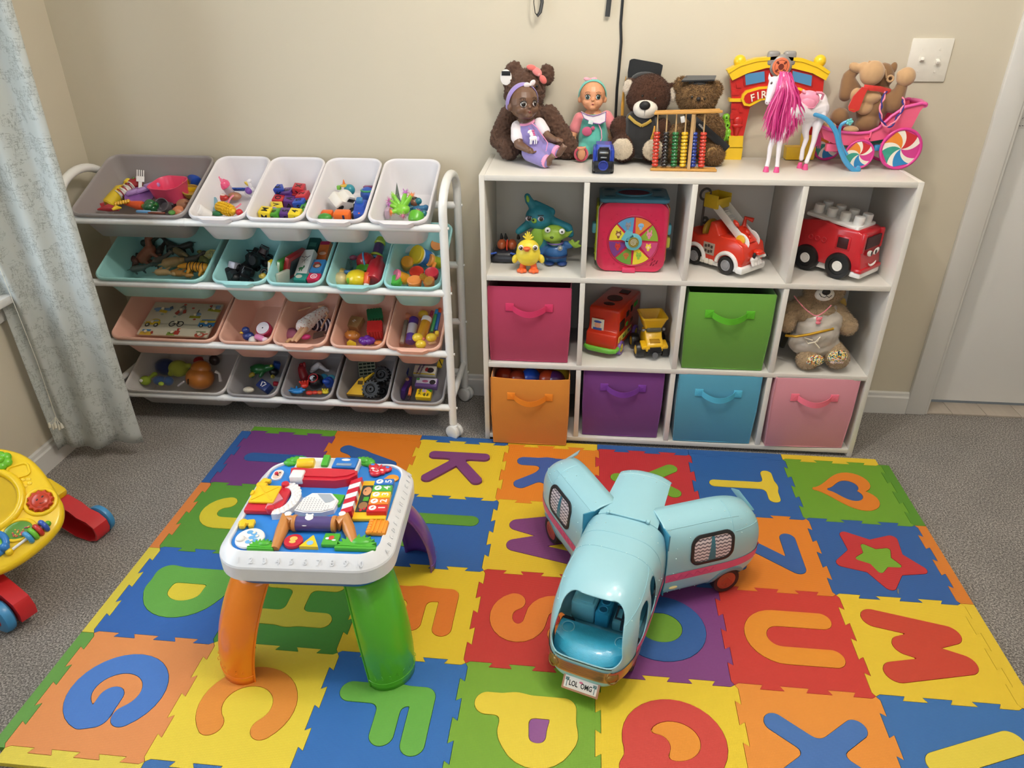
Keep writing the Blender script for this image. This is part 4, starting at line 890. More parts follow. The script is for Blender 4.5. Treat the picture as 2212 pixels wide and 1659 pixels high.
for k in range(5): b.ell((-.012, -.014+.007*k, .006), (.006, .005, .006), n=10)
tpart('orange_basket', b, O_)
p = tp(848, 1036); b = B(TS(p)); b.ell((0, 0, .003), (.013, .011, .005), n=14); b.ell((-.010, -.004, .003), (.006, .004, .004), n=12); tpart('orange_duck', b, O_)
p = tp(816, 1021); b = B(TS(p) @ RM(0, 0, -15))
for s_ in (-1, 1): b.ell((s_*.013, .010, .004), (.013, .010, .005), RM(0, 0, s_*25)); b.ell((s_*.009, -.002, .004), (.009, .007, .005))
b.ell((0, -.008, .005), (.012, .011, .006)); b.cyl((0, -.012, .004), (0, .018, .006), .002, n=8)
for s_ in (-1, 1): b.ell((s_*.010, .0, .008), (.004, .003, .002), m=1, n=10); b.ell((s_*.016, .012, .0085), (.0045, .0035, .001), m=2, n=12)
b.ell((0, -.007, .0105), (.007, .004, .001), m=1, n=12); b.ell((0, -.007, .0112), (.005, .0026, .0008), m=0, n=12); tpart('butterfly', b, [R_, W_, bm_])
# roller drum between two brown posts
p0, p1 = tp(642, 1141), tp(722, 1143); pm = (p0+p1)/2
b = B(); b.cyl(p0+Vc((0, 0, .014)), p1+Vc((0, 0, .014)), .0165, n=30); tpart('picture_drum', b, P('584a86', .3, .3))
b = B(MT(pm+Vc((0, 0, .0315)) ) @ RM(24, 0, 0)); b.ell((-.010, -.001, 0), (.009, .008, .001), n=16); b.ell((-.016, .006, 0), (.003, .003, .001), n=10); b.ell((-.004, .006, 0), (.003, .003, .001), n=10); b.ell((-.018, -.012, -.004), (.011, .008, .001), n=14); tpart('bear_picture', b, W_)
b = B(MT(pm+Vc((0, .008, .0278)) ) @ RM(-30, 0, 0)); b.box((0, 0, 0), (.066, .006, .0006)); tpart('printed_band', b, P('4f9f8c', .4))
Bn = P('c98748', .35, .1)
for s_, q0, q1 in ((-1, (620, 1133), (594, 1190)), (1, (748, 1133), (766, 1178))):
    A, E_ = tp(*q0), tp(*q1); e1 = p0 if s_ < 0 else p1
    b = B(); b.cyl(e1+Vc((s_*-.002, 0, .014)), e1+Vc((s_*.007, 0, .014)), .0185, n=26, bev=.002); b.tube([tuple(e1+Vc((s_*.006, 0, .013))), tuple(A+Vc((0, 0, .013))), tuple(A.lerp(E_, .35)+Vc((0, 0, .010))), tuple(E_+Vc((0, 0, .004)))], [.016, .017, .0135, .009], n=14); tpart('drum_post', b, Bn)
    b = B(MT(A+Vc((s_*-.006, .002, .0285)))); b.ell((0, 0, 0), (.008, .008, .003), n=14); tpart('post_light', b, P('f4f2f4', .3))
p = tp(635, 1174); b = B(TS(p)); b.cyl((0, 0, 0), (0, 0, .008), .0165, m=0, n=28, bev=.002); b.ell((0, .003, .0085), (.007, .006, .001), m=1, n=14); b.ell((0, -.005, .0085), (.006, .004, .001), m=1, n=12); tpart('round_button', b, [R_, P('f0c060', .5)], 'red round button')
p = tp(672, 1177); b = B(TS(p)); b.prism([(-.0165, -.012), (.0165, -.012), (.001, .017), (-.001, .017)], 0, .007, m=0); b.ell((0, -.003, .0073), (.006, .006, .0008), m=1, n=14); tpart('triangle_button', b, [Y_, P('8cc4ec', .5)], 'yellow triangle button')
p = tp(716, 1171); b = B(TS(p)); b.box((0, 0, .004), (.028, .030, .008), .002, m=0); b.ell((0, .002, .0083), (.005, .006, .0008), RM(0, 0, -30), m=1, n=14); b.ell((-.006, .0, .0083), (.004, .003, .0008), m=2, n=10); b.ell((.006, -.004, .0083), (.004, .002, .0008), m=2, n=10); tpart('square_button', b, [G_, P('d8483c', .5), P('e8f0f4', .5)], 'green square button')
fern(tp(567, 1183), .046, .024, 'grass_tuft'); fern(tp(772, 1178), .072, .034, 'grass_tuft')
p = tp(541, 1167); b = B(TS(p)); b.cyl((0, 0, 0), (0, 0, .007), .0255, m=0, n=36, bev=.003); b.ell((-.014, -.006, .0085), (.008, .008, .004), m=0)
for x, y in ((.004, .010), (.010, .003), (.012, -.008), (.002, -.012), (-.004, .013), (.004, -.001)): b.ell((x, y, .0072), (.006, .005, .0008), m=1, n=10)
for x, y in ((.004, .011), (.012, .003), (.006, -.009)): b.ell((x, y, .008), (.003, .003, .0008), m=2, n=10)
tpart('spin_dial', b, [W_, P('6cb0e4', .4), P('f2e8d8', .5)])
# ------------------------------------------------------------------ baby walker at the left
WO = onz(40, 1100, .235); wn = Vc((.36, -.42, .83)).normalized(); wX = Vc((0, 0, 1)).cross(wn).normalized(); wX = Vc((1, 0, 0))-wn*wn.x; wX.normalize()
WM = MT(WO) @ Matrix((wX, wn.cross(wX), wn)).transposed().to_4x4(); WMI = WM.inverted()
wk = thing('baby_walker', 'yellow baby walker with red arms and blue wheels at the left edge', 'walker', WM)
def wz(px, py, h):   # a point h above the walker's tilted panel plane, in the walker's own frame
    d = ray(px, py); q = WO+wn*h; return WMI @ (CAM+d*((q-CAM).dot(wn)/d.dot(wn)))
yel = P('f2cc1a', .3, .25, noise_amt=.02)
L3 = [wz(px, py, 0) for px, py in [(-190, 1010), (-90, 960), (10, 966), (62, 984), (98, 1022), (124, 1066), (139, 1092), (136, 1128), (112, 1160), (76, 1192), (36, 1220), (0, 1238), (-60, 1256), (-150, 1240), (-215, 1120)]]
def smoothl(L, k=3):
    for _ in range(k): L = [p for i in range(len(L)) for p in (L[i-1].lerp(L[i], .75), L[i].lerp(L[(i+1) % len(L)], .25))]
    return L
L3 = smoothl(L3, 2); cc = sum(L3, Vc())/len(L3)
def wring(k, z): return [((p.x-cc.x)*k+cc.x, (p.y-cc.y)*k+cc.y, z) for p in L3]
b = B(); b.loft([wring(.74, -.07), wring(.86, -.055), wring(.96, -.03), wring(1.0, -.016), wring(.995, -.006), wring(.96, 0), wring(.90, .003)]); b.obj('body', yel, wk, smooth=50)
def wt(px, py, z=.003): return MT(wz(px, py, z))
b = B(wt(-40, 1085)); b.torus((0, 0, .002), .085, .010, n=40); b.lathe([(.078, .0), (.07, -.004), (.001, -.004)], None, 0, 36); b.obj('round_recess', yel, wk)
b = B(wt(40, 1018) @ RM(0, 0, 35)); b.loft([ringz(rrect(.052, .042, .012), 0), ringz(rrect(.05, .04, .012), .004), ringz(rrect(.042, .032, .009), .004), ringz(rrect(.038, .028, .008), .0005)]); b.obj('square_slot', yel, wk)
b = B(wt(55, 1042))
for k in range(5): b.ell((.010*cos(k*1.257), .010*sin(k*1.257), 0), (.006, .006, .003), n=10)
b.obj('raised_flower', yel, wk)
b = B(wt(2, 998));
for k in range(6): b.ell((.014*cos(k*1.047), .014*sin(k*1.047), .006), (.014, .014, .010), n=14)
b.ell((0, 0, .012), .012, n=14); b.obj('green_flower_button', P('6cc02a', .3, .2), wk)
b = B(wt(88, 1084)); P_ = [((.031 if k % 2 == 0 else .0255)*cos(2*pi*k/24), (.031 if k % 2 == 0 else .0255)*sin(2*pi*k/24)) for k in range(24)]
b.torus((0, 0, .0), .034, .006, m=2); b.loft([[(x, y, 0) for x, y in P_], [(x, y, .008) for x, y in P_], [(x*.9, y*.9, .011) for x, y in P_]], 0, True, True); b.ell((0, 0, .008), (.023, .023, .008), m=0)
for x, y in ((.004, .009), (-.004, -.002)): b.ell((x-.001, y, .0155), (.002, .0035, .001), RM(0, 0, -20), m=1, n=10)
b.tube([(.004, -.010, .0152), (.010, -.006, .0145), (.013, .001, .0135), (.012, .006, .0135)], .0008, m=1, n=6)
b.obj('sun_gear', [P('c03a1c', .3, .25), DARK, yel], wk, label='red sun-shaped gear with a smiling face')
T = wt(40, 1146) @ RM(0, 0, 33); b = B(T); b.torus((0, 0, .002), .026, .004, sx=1.35, n=30); b.obj('rattle_window_frame', yel, wk)
b = B(T); b.ell((0, 0, .002), (.033, .024, .004), n=24); b.obj('rattle_window', P('5c9238', .15, .6), wk)
b = B(T); rn = random.Random(4)
for k in range(34): b.ell((.006+rn.uniform(-.020, .020), -.006+rn.uniform(-.012, .009), .006), .0022, m=k % 3, n=8)
b.obj('rattle_beads', [P('d86a4a', .4), P('e0b040', .4), P('c05070', .4)], wk)
A, E_ = wz(20, 1192, .010), wz(98, 1134, .006); b = B(); b.cyl(A, E_, .0035, n=10); b.obj('bead_rod', P('e8e6e2', .3), wk)
b = B(); b.ell(A, .009, n=14); b.obj('rod_end', yel, wk)
for k, (t_, c) in enumerate(((.52, '4a9cd0'), (.66, '6cc030'), (.80, 'c8342c'), (.96, '2e56b0'))):
    p = A.lerp(E_, t_); q = (E_-A).to_track_quat('Z', 'Y').to_matrix().to_4x4(); B(MT(p) @ q).torus((0, 0, 0), .0125, .0062, n=24).obj('bead_ring', P(c, .3, .25), wk)
b = B(); b.ell(E_+Vc((.004, .004, 0)), .008, n=12); b.obj('green_rod_cap', P('58a828', .3), wk)
b = B(wt(-8, 1180)); b.torus((-.01, 0, .004), .030, .008, n=30); b.ell((.022, -.002, .012), .011); b.obj('blue_steering_dial', P('2f7cc4', .3, .2), wk)
b = B(wt(-10, 1180)); b.ell((-.01, 0, .002), (.026, .026, .006)); b.obj('green_dial_face', P('6cb830', .3), wk)
rm = P('c4242c', .33, .15); bw = P('3f8cc0', .35, .15)
# far arm: a hollow red housing seen from its open inner side
f1 = onz(205, 1162, 0); f2 = onz(80, 1128, .0)
d = Vc((f1.x-f2.x, f1.y-f2.y, 0)).normalized(); n_ = Vc((d.y, -d.x, 0)); Tm = WMI @ MT((f1.x, f1.y, 0)) @ Matrix((d, Vc((0, 0, 1)), n_)).transposed().to_4x4()
L = [(.030, .012), (.038, .032), (.034, .056), (.012, .074), (-.020, .082), (-.040, .098), (-.085, .116), (-.125, .10), (-.14, .06), (-.11, .035), (-.05, .006), (.0, .002)]
b = B(Tm); b.prism(L, -.028, -.024); k = .93
Li = [((x+.04)*k-.04, (y-.055)*k+.055) for x, y in L]; b.prism([L, Li], -.024, .018); b.torus((-.004, .038, -.022), .022, .0022); b.torus((-.004, .038, -.022), .012, .0022); b.obj('wheel_arm', rm, wk)
b = B(Tm); b.lathe([(.012, -.052), (.030, -.052), (.040, -.047), (.042, -.040), (.040, -.033), (.03, -.029), (.012, -.029)], TR(0, .043, 0), 0, 32); b.obj('wheel', bw, wk)
b = B(Tm); b.box((-.125, .125, -.003), (.075, .055, .06), .012, RM(0, 0, -25)); b.obj('arm_socket', yel, wk)
# near arm with its wheel in front
g1 = onz(26, 1352, 0); g2 = onz(-80, 1290, .0); d2 = Vc((g1.x-g2.x, g1.y-g2.y, 0)).normalized(); n2 = Vc((d2.y, -d2.x, 0))
if n2.y > 0: n2 = -n2
d2 = Vc((0, 0, 1)).cross(n2)*1.0
Tn = WMI @ MT((g1.x, g1.y, 0)) @ Matrix((Vc((-n2.y, n2.x, 0)), Vc((0, 0, 1)), n2)).transposed().to_4x4()
b = B(Tn); b.prism([(.048, .030), (.052, .055), (.038, .082), (.008, .094), (-.05, .115), (-.14, .15), (-.15, .09), (-.06, .05), (-.0, .03)], -.045, -.006); b.obj('wheel_arm', rm, wk)
b = B(Tn); b.lathe([(.014, -.003), (.036, -.003), (.044, .003), (.046, .012), (.043, .022), (.034, .027), (.022, .026), (.020, .022), (.001, .022)], TR(0, .046, 0), 0, 36); b.obj('wheel', bw, wk)
b = B(Tn); b.lathe([(.021, .020), (.020, .026), (.015, .029), (.001, .029)], TR(0, .046, 0), 0, 28); b.obj('wheel_hub', rm, wk)
b = B(); b.cyl(wz(-60, 1150, -.06), wz(-80, 1260, -.06), .03, n=16); b.obj('front_bar', rm, wk)
# ------------------------------------------------------------------ toys: shapes measured off the photo at their own depth
ST = SH+.0004
class Toy:
    """a toy whose shapes are laid out from sight lines at a given depth y; rest = point it stands on"""
    def __init__(s, name, lab, cat, rest, z=ST, group=None):
        s.o = onz(rest[0], rest[1], z); s.t = thing(name, lab, cat, MT(s.o), group); s.z0 = z
    def p(s, px, py, y): return ony(px, py, s.o.y+y)-s.o
    def k(s, px, py, y): return (ony(px, py, s.o.y+y)-CAM).dot(_f)/F_PX
    def e(s, b, px, py, y, rx, rz, ry=None, rot=0, m=0, n=18):
        k = s.k(px, py, y); c = s.p(px, py, y); ry = min(rx, rz)*k if ry is None else ry
        rz_ = rz*k; c = Vc(c)
        if c.z-rz_ < .0 and s.z0: c.z = max(c.z, rz_*.98)
        return b.ell(c, (rx*k, ry, rz_), RM(0, rot, 0), m, n)
    def c(s, b, q0, q1, r0, r1=None, m=0):
        P0, P1 = s.p(*q0), s.p(*q1); k = s.k(*q0); r1 = r0 if r1 is None else r1
        P0.z = max(P0.z, r0*k); P1.z = max(P1.z, r1*k); return b.cap(P0, P1, r0*k, r1*k, m)
    def w(s, name, b, m, lab=None, par=None, solid=0, smooth=38): return b.obj(name, m, par or s.t, lab, smooth, solid)
def poly_px(T, L, y): return [T.p(px, py, y) for px, py in L]
def slab(b, pts, th, m=0):
    """prism from a planar-ish outline in x-z, thickness th along +y"""
    y = sum(p.y for p in pts)/len(pts); M_ = Matrix(((1, 0, 0, 0), (0, 0, 1, y), (0, 1, 0, 0), (0, 0, 0, 1)))
    return b.prism([(p.x, p.z) for p in pts], 0, th, M_, m)
def fabric(c, **k): return P(c, .9, sheen=.35, noise_amt=.10, scale=60, bump=.0006, **k)
def eye_pair(T, pts, y, r, m1='16130f'):
    for px, py in pts: b = B(); T.e(b, px, py, y, r, r, n=14); T.w('eye', b, P(m1, .12, .5))
# --- curly brown bear
T = Toy('teddy_bear', 'large curly dark brown teddy bear with a coral flower on its ear', 'teddy bear', (1150, 338))
b = B()
for q in ((1133, 197, .0, 45, 46, .05), (1109, 154, .01, 19, 20, .02), (1181, 162, .01, 16, 22, .018), (1143, 290, .01, 50, 58, .06)): T.e(b, *q)
T.c(b, (1100, 250, -.01), (1080, 300, -.03), 22, 22); T.c(b, (1085, 305, -.04), (1100, 335, -.06), 20, 22); T.c(b, (1185, 250, -.01), (1228, 320, -.03), 22, 24); T.c(b, (1170, 330, -.01), (1222, 338, -.03), 20, 18)
blob('body', b, P('5a4032', .95, sheen=.12, noise_amt=.25, scale=120), T.t, .0036, 2, .016, .0075, 'CLOUDS', 16000, .0045)
b = B(); T.e(b, 1137, 222, -.046, 22, 17, .02); blob('muzzle', b, P('5a4032', .95, sheen=.12, noise_amt=.25, scale=120), T.t, .003, 3, .006, .008, fur=1200, flen=.005)
eye_pair(T, ((1131, 180), (1160, 186)), -.047, 3.2)
for k_, (px, py, rx, rz, rot, c) in enumerate(((1148, 146, 11, 6, 10, 'e8746c'), (1160, 155, 12, 8, 35, 'f08c88'), (1173, 172, 10, 7, 55, 'e8746c'), (1164, 160, 5, 5, 0, 'f4a09c'))):
    b = B(); T.e(b, px, py, -.032, rx, rz, .006, rot); T.w('flower_petal' if k_ < 3 else 'flower_centre', b, fabric(c))
b = B(); T.e(b, 1093, 167, -.028, 12.5, 16, .0012, n=24, m=0); k_ = T.k(1093, 167, -.03); T.w('hang_tag', b, P('ece8e4', .4), 'white oval hang tag with a black top')
b = B(); p = T.p(1093, 158.5, -.0298); b.box(tuple(p), (19*k_, .0006, 9*k_), .003); T.w('tag_band', b, BLACK)
# --- dolls
def doll_head(T, hx_, hy_, y, R, yaw, skin, brow, blush, eyes):
    """the head in its own frame: forward is -Y"""
    c = T.p(hx_, hy_, y); HM = MT(c) @ RM(-9, 0, yaw)
    b = B(HM); b.ell((0, .004, .004), (R*.93, R*.96, R*1.02)); b.ell((0, -R*.22, -R*.42), (R*.72, R*.66, R*.58))
    for s_ in (-1, 1): b.ell((s_*R*.38, -R*.50, -R*.42), (R*.36, R*.34, R*.32)); b.ell((s_*R*.93, .004, -R*.22), (R*.14, R*.16, R*.24), n=12)
    b.ell((0, -R*.90, -R*.28), (R*.14, R*.16, R*.11), n=12); b.ell((0, -R*.74, -R*.78), (R*.24, R*.2, R*.16), n=12); b.ell((0, -R*.84, -R*.52), (R*.15, R*.12, R*.06), n=12); b.ell((0, -R*.82, -R*.64), (R*.12, R*.12, R*.06), n=12)
    b.T = Matrix(); return b, HM
def doll_face(T, HM, R, iris, lip, brow):
    for s_ in (-1, 1):
        Q = HM @ MT((s_*R*.38, -R*.865, -R*.09)) @ RM(90, 0, s_*22)
        b = B(Q); b.ell((0, 0, 0), (R*.19, R*.165, R*.05), m=0, n=20); b.ell((0, 0, R*.025), (R*.15, R*.155, R*.04), m=1, n=18); b.ell((0, 0, R*.045), (R*.09, R*.10, R*.028), m=2, n=14); b.ell((-R*.06, R*.07, R*.085), (R*.03, R*.03, R*.012), m=0, n=8)
        b.tube([(R*.20*cos(a)*1.02, R*.175*sin(a)*1.02, R*.03) for a in [rd(x) for x in range(15, 170, 15)]], R*.022, m=2, n=6)
        for a in (35, 60, 90, 120, 145): b.tube([(R*.22*cos(rd(a)), R*.22*sin(rd(a)), R*.05), (R*.29*cos(rd(a)), R*.30*sin(rd(a)), R*.07)], R*.012, m=2, n=4)
        b.obj('eye', [P('f4f2ee', .15, .5), P(iris, .15, .5), P('120e0c', .12, .5)], T.t)
        b = B(HM); b.tube([(s_*R*(.22+.34*i/6), -R*(.90-.17*i/6), R*(.22+.06*sin(pi*i/6))) for i in range(7)], R*.014, n=5); b.obj('eyebrow', P(brow, .6), T.t)
    b = B(HM); b.ell((0, -R*.92, -R*.58), (R*.10, R*.05, R*.055), m=0, n=14); b.ell((0, -R*.955, -R*.58), (R*.055, R*.03, R*.025), m=1, n=12); b.obj('mouth', [P(lip, .35), P('4a1c1a', .5)], T.t)
def hand(b, wr, dirv, r, side):
    """stubby doll hand: palm, four fingers and a thumb from its side"""
    d = Vc(dirv).normalized(); up = Vc((0, -.3, 1)).normalized(); s_ = d.cross(up).normalized()*side; n_ = s_.cross(d)
    wr = Vc(wr); b.ell(wr+d*r*.9, (r*1.0, r*1.0, r*.8))
    for i, l in enumerate((1.0, 1.15, 1.1, .9)): p = wr+d*r*1.5+s_*r*(.62-.42*i); b.cap(p, p+d*r*l*.6-n_*r*.1, r*.24); b.cap(p+d*r*l*.6-n_*r*.1, p+d*r*l*.95-n_*r*.5, r*.21)
    p = wr+d*r*.7+s_*r*.85; b.cap(p, p+d*r*.7+s_*r*.35, r*.25)
def foot(b, an, dirv, r):
    an = Vc(an); d = Vc(dirv).normalized(); b.cap(an, an+d*r*1.7, r*.8, r*.85); s_ = d.cross(Vc((0, -1, .4))).normalized()
    for i in range(5): b.ell(an+d*r*2.45+s_*r*(.62-.3*i)*1.0, r*(.3 if i else .4), n=10)
T = Toy('baby_doll', 'baby doll in lavender romper with purple headband leaning on the curly bear', 'doll', (1165, 352))
SK = '6e4f3c'; R = .0475; b, HM = doll_head(T, 1131, 222, -.012, R, 28, SK, 0, 0, 0)
T.c(b, (1136, 250, .0), (1140, 264, .0), 12, 13); T.c(b, (1137, 268, .005), (1160, 320, .0), 22, 26)
A = [(1119, 290, -.02), (1120, 312, -.035), (1138, 322, -.055)]; T.c(b, A[0], A[1], 11, 10); T.c(b, A[1], A[2], 10, 7.5)
A2 = [(1172, 272, .0), (1182, 294, -.02), (1198, 302, -.035)]; T.c(b, A2[0], A2[1], 9, 9); T.c(b, A2[1], A2[2], 9, 7)
hand(b, T.p(*A[2]), (.9, -.35, -.35), .0115, -1); hand(b, T.p(*A2[2]), (.9, -.35, .05), .0105, 1)
T.c(b, (1150, 335, -.04), (1184, 350, -.075), 12, 9); foot(b, T.p(1184, 350, -.08)+Vc((0, 0, .004)), (.45, -.4, .55), .0105)
T.c(b, (1180, 320, -.01), (1206, 330, -.05), 12, 9); foot(b, T.p(1209, 330, -.055), (.45, -.35, .75), .0115)
blob('body', b, P(SK, .45, .05, sub=.1, noise_amt=.03), T.t, .0022, 2)
doll_face(T, HM, R, '2a1812', '8a4a40', '3a2a20')
b = B(HM); b.tube([(R*1.0*cos(a)*.99, -R*.45*sin(a)+R*.25, R*1.03*sin(a)+.002) for a in [rd(x) for x in range(-25, 206, 7)]], R*.24, n=8, flat=(1, 0, 0)); T.w('headband', b, fabric('9a86c8'))
b = B(HM @ MT((R*.30, -R*.42, R*.98)) @ RM(20, -15, 0))
for s_ in (-1, 1): b.ell((s_*.0095, 0, .003), (.0105, .0045, .0080), RM(0, s_*-25, 0))
b.ell((0, -.002, .001), (.0035, .004, .004)); T.w('hair_bow', b, fabric('efe3e6'))
b = B(); T.c(b, (1141, 286, -.002), (1158, 318, -.006), 26, 30); T.c(b, (1144, 288, -.002), (1150, 300, -.014), 22, 24); T.c(b, (1148, 328, -.028), (1176, 347, -.068), 22, 15); T.c(b, (1170, 318, -.012), (1198, 326, -.045), 16, 13)
rom = blob('romper', b, fabric('8d80bc'), T.t, .0028, 4)
for q0, q1, r in (((1119, 276, -.004), (1118, 297, -.022), 14), ((1165, 268, .002), (1176, 284, -.008), 12)): b = B(); T.c(b, q0, q1, r+1.5, r+.5); T.w('sleeve', b, fabric('eee4e8'))
for q0, q1, r in (((1177, 347, -.070), (1183, 350, -.076), 14), ((1199, 326, -.046), (1205, 329, -.052), 13.5)):
    b = B(); P0, P1 = T.p(*q0), T.p(*q1); k = T.k(*q0); P0.z = max(P0.z, .0165); P1.z = max(P1.z, .0165); b.cyl(P0, P1, r*k, r*k*.95, n=20, bev=.001); T.w('cuff', b, fabric('f09cc0'))
b = B(); b.torus(T.p(1137, 263, -.004), .0215, .0045, RM(15, -10, 0), n=26); T.w('collar', b, fabric('f09cc0'))
b = B(); b.tube([T.p(*q) for q in ((1149, 266, -.030), (1160, 275, -.040), (1170, 290, -.044), (1183, 308, -.044), (1180, 325, -.050), (1175, 335, -.056))], .0015, n=6); T.w('zip_piping', b, fabric('f09cc0'))
# little unicorn print on the romper
U = MT(T.p(1152, 296, -.0555)) @ RM(78, 0, 18) @ Matrix.Scale(1.45, 4)
bb = B(U); bb.ell((0, -.002, 0), (.0085, .005, .0022), m=0); bb.ell((-.004, .006, 0), (.0038, .006, .002), RM(0, 0, 20), m=0); bb.ell((-.007, .011, 0), (.005, .003, .002), RM(0, 0, 30), m=0)
for x in (-.006, -.003, .003, .007): bb.cap((x, -.005, 0), (x-.001, -.013, 0), .0012, m=0)
for q in ((0, .012, 0), (.001, .008, 0), (.002, .004, 0)): bb.ell(q, (.003, .002, .0022), m=1)
bb.tube([(-.007, .014, 0), (-.010, .019, .001)], [.001, .0003], m=1, n=6); bb.ell((.010, -.004, 0), (.003, .005, .002), m=2); T.w('unicorn_print', bb, [P('f2eef2', .6), P('d86a9a', .6), P('b8a0e0', .6)])
# --- second doll
T = Toy('baby_doll', 'baby doll in teal romper and mint headband sitting against the wall', 'doll', (1283, 342))
SK2 = 'd99a72'; R = .0415; b, HM = doll_head(T, 1280, 208, .0, R, 2, SK2, 0, 0, 0)
T.c(b, (1281, 234, .0), (1281, 245, .0), 10, 12); T.c(b, (1281, 255, .005), (1281, 305, .005), 22, 26)
T.c(b, (1244, 272, .0), (1238, 292, -.01), 9, 8); hand(b, T.p(1238, 294, -.012), (-.05, -.4, -.9), .0095, -1); T.c(b, (1316, 264, .01), (1322, 285, .0), 9, 8); hand(b, T.p(1322, 287, .0), (.05, -.3, -.9), .0095, 1)
T.c(b, (1268, 318, -.01), (1256, 333, -.040), 13, 9); foot(b, T.p(1256, 334, -.042), (-.05, -.35, .6), .0105); T.c(b, (1296, 318, -.01), (1302, 333, -.030), 13, 9); T.e(b, 1256, 333, -.072, 9, 13, .008); [T.e(b, 1248+4*i, 321-abs(i-1.5), -.076, 2.4, 3, .004) for i in range(5)]
blob('body', b, P(SK2, .42, .05, sub=.1, noise_amt=.03), T.t, .0022, 2); doll_face(T, HM, R, '1e4038', 'b8504a', '8a5a3a')
b = B(HM); b.tube([(R*1.0*cos(a)*.99, R*(.22-.42*sin(a)), R*1.04*sin(a)+.002) for a in [rd(x) for x in range(-22, 203, 7)]], R*.24, n=8, flat=(1, 0, 0)); T.w('headband', b, fabric('6cbcae'))
b = B(HM @ MT((-R*.22, -R*.12, R*1.12)))
for s_ in (-1, 1): b.ell((s_*.010, 0, .001), (.0105, .005, .0055), RM(0, s_*-12, 0))
b.ell((0, -.002, 0), (.004, .004, .004)); T.w('hair_bow', b, fabric('f0a8b8'))
b = B(); T.c(b, (1281, 270, .0), (1281, 300, -.002), 29, 33); T.c(b, (1268, 312, -.01), (1260, 328, -.034), 19, 15); T.c(b, (1295, 312, -.01), (1302, 328, -.03), 19, 15); blob('romper', b, fabric('5cb4a4'), T.t, .0028, 4)
b = B(); P0 = T.p(1257, 330, -.038); P0.z = max(P0.z, .0205); b.torus(tuple(P0+Vc((-.002, -.020, 0))), .0185, .004, RM(75, 0, 0), n=24); T.w('cuff', b, fabric('c85064'))
for q0, q1 in (((1252, 256, .0), (1243, 276, -.004)), ((1310, 252, .01), (1319, 268, .004))): b = B(); T.c(b, q0, q1, 13, 13); T.w('sleeve', b, fabric('e88a90'))
b = B(); pts = poly_px(T, [(1255, 241), (1268, 248), (1281, 251), (1296, 247), (1309, 241), (1308, 262), (1296, 268), (1283, 266), (1262, 256)], -.047); slab(b, pts, .012); o = T.w('bib', b, fabric('f0e4e8'))
b = B(); b.tube([tuple(p+Vc((0, -.001, 0))) for p in pts], .0014, n=6, closed=True); T.w('bib_edging', b, fabric('8a5a98'), par=None)
b = B(); T.e(b, 1268, 284, -.046, 11, 10, .004); b.ell(T.p(1281, 277, -.047), (.006, .004, .006)); T.w('bird_print', b, fabric('c05878'))
b = B(); b.tube([T.p(*q) for q in ((1293, 268, -.044), (1299, 282, -.046), (1300, 298, -.048), (1294, 312, -.050))], .0015, n=6); T.w('zip_piping', b, fabric('f09cb8'))
b = B(); p = T.p(1276, 264, -.050); b.box(tuple(p), (.014, .001, .011), .0003, RM(0, 12, 0)); T.w('care_label', b, P('d8e4e0', .5))
# --- small blue truck seen from behind
T = Toy('toy_truck', 'small blue and black toy truck standing at the front of the shelf top', 'toy truck', (1302, 376))
k = T.k(1302, 350, 0); w2 = 23*k
b = B(); b.box((0, .045, .034), (w2*1.9, .085, .026), .006); b.loft([ringz(rrect(w2*1.75, .08, .006, 3, 0, .045), .045), ringz(rrect(w2*1.45, .055, .006, 3, 0, .048), .078)]); b.box((-w2*.82, .045, .05), (w2*.36, .088, .036), .006); b.box((w2*.82, .045, .05), (w2*.36, .088, .036), .006); T.w('body', b, P('2440a8', .3, .35))
b = B(); b.box((0, .0, .022), (w2*1.92, .012, .030), .005); b.box((0, -.002, .010), (w2*1.2, .008, .008), .002); b.box((0, .004, .052), (w2*1.15, .008, .034), .003); b.box((0, .0, .072), (w2*.9, .004, .006), .001); T.w('bumper', b, P('17191f', .35, .3))
b = B(); b.torus((0, -.0075, .025), .0125, .002, RM(90, 0, 0)); b.cyl((0, -.004, .025), (0, -.0068, .025), .0115, n=24); T.w('rear_dial', b, [P('2a3a90', .3)])
b = B(); b.box((0, -.003, .060), (w2*.85, .003, .006), .001); b.box((0, -.002, .0465), (w2*.6, .003, .004), .001); T.w('chrome_bar', b, P('c8ccd0', .2, metal=.9))
for x in (-1, 1):
    for y in (.016, .074): b = B(); b.cyl((x*w2*.72, y, .013), (x*w2*1.02, y, .013), .013, n=22, bev=.002); T.w('wheel', b, BLACK)
# --- graduation bear
T = Toy('teddy_bear', 'dark brown graduation teddy bear with white muzzle and black cap', 'teddy bear', (1380, 346))
br = P('4a2b1a', .95, sheen=.12, noise_amt=.15, scale=120)
b = B();
for q in ((1401, 208, .0, 48, 45, .055), (1362, 184, .015, 15, 15, .014), (1449, 196, .015, 15, 17, .014), (1385, 285, .01, 42, 45, .055), (1342, 277, -.01, 24, 25, .03), (1430, 285, -.005, 20, 28, .03)): T.e(b, *q)
T.c(b, (1350, 312, -.02), (1345, 320, -.045), 28, 29); T.c(b, (1405, 315, -.02), (1410, 322, -.045), 26, 27)
blob('body', b, br, T.t, .004, 6, .003, .02, fur=24000, flen=.0055)
for px, py in ((1357, 188), (1452, 206)): b = B(); T.e(b, px, py, -.004, 10, 15, .010); blob('ear_lining', b, fabric('e8dccb'), T.t, .0025, 3, .005, .006, fur=1600, flen=.005)
for px, py in ((1344, 322), (1411, 324)): b = B(); T.e(b, px, py, -.080, 22, 22, .012); blob('paw_pad', b, fabric('e6d9c2'), T.t, .0025, 3, .005, .007, fur=4000, flen=.0045)
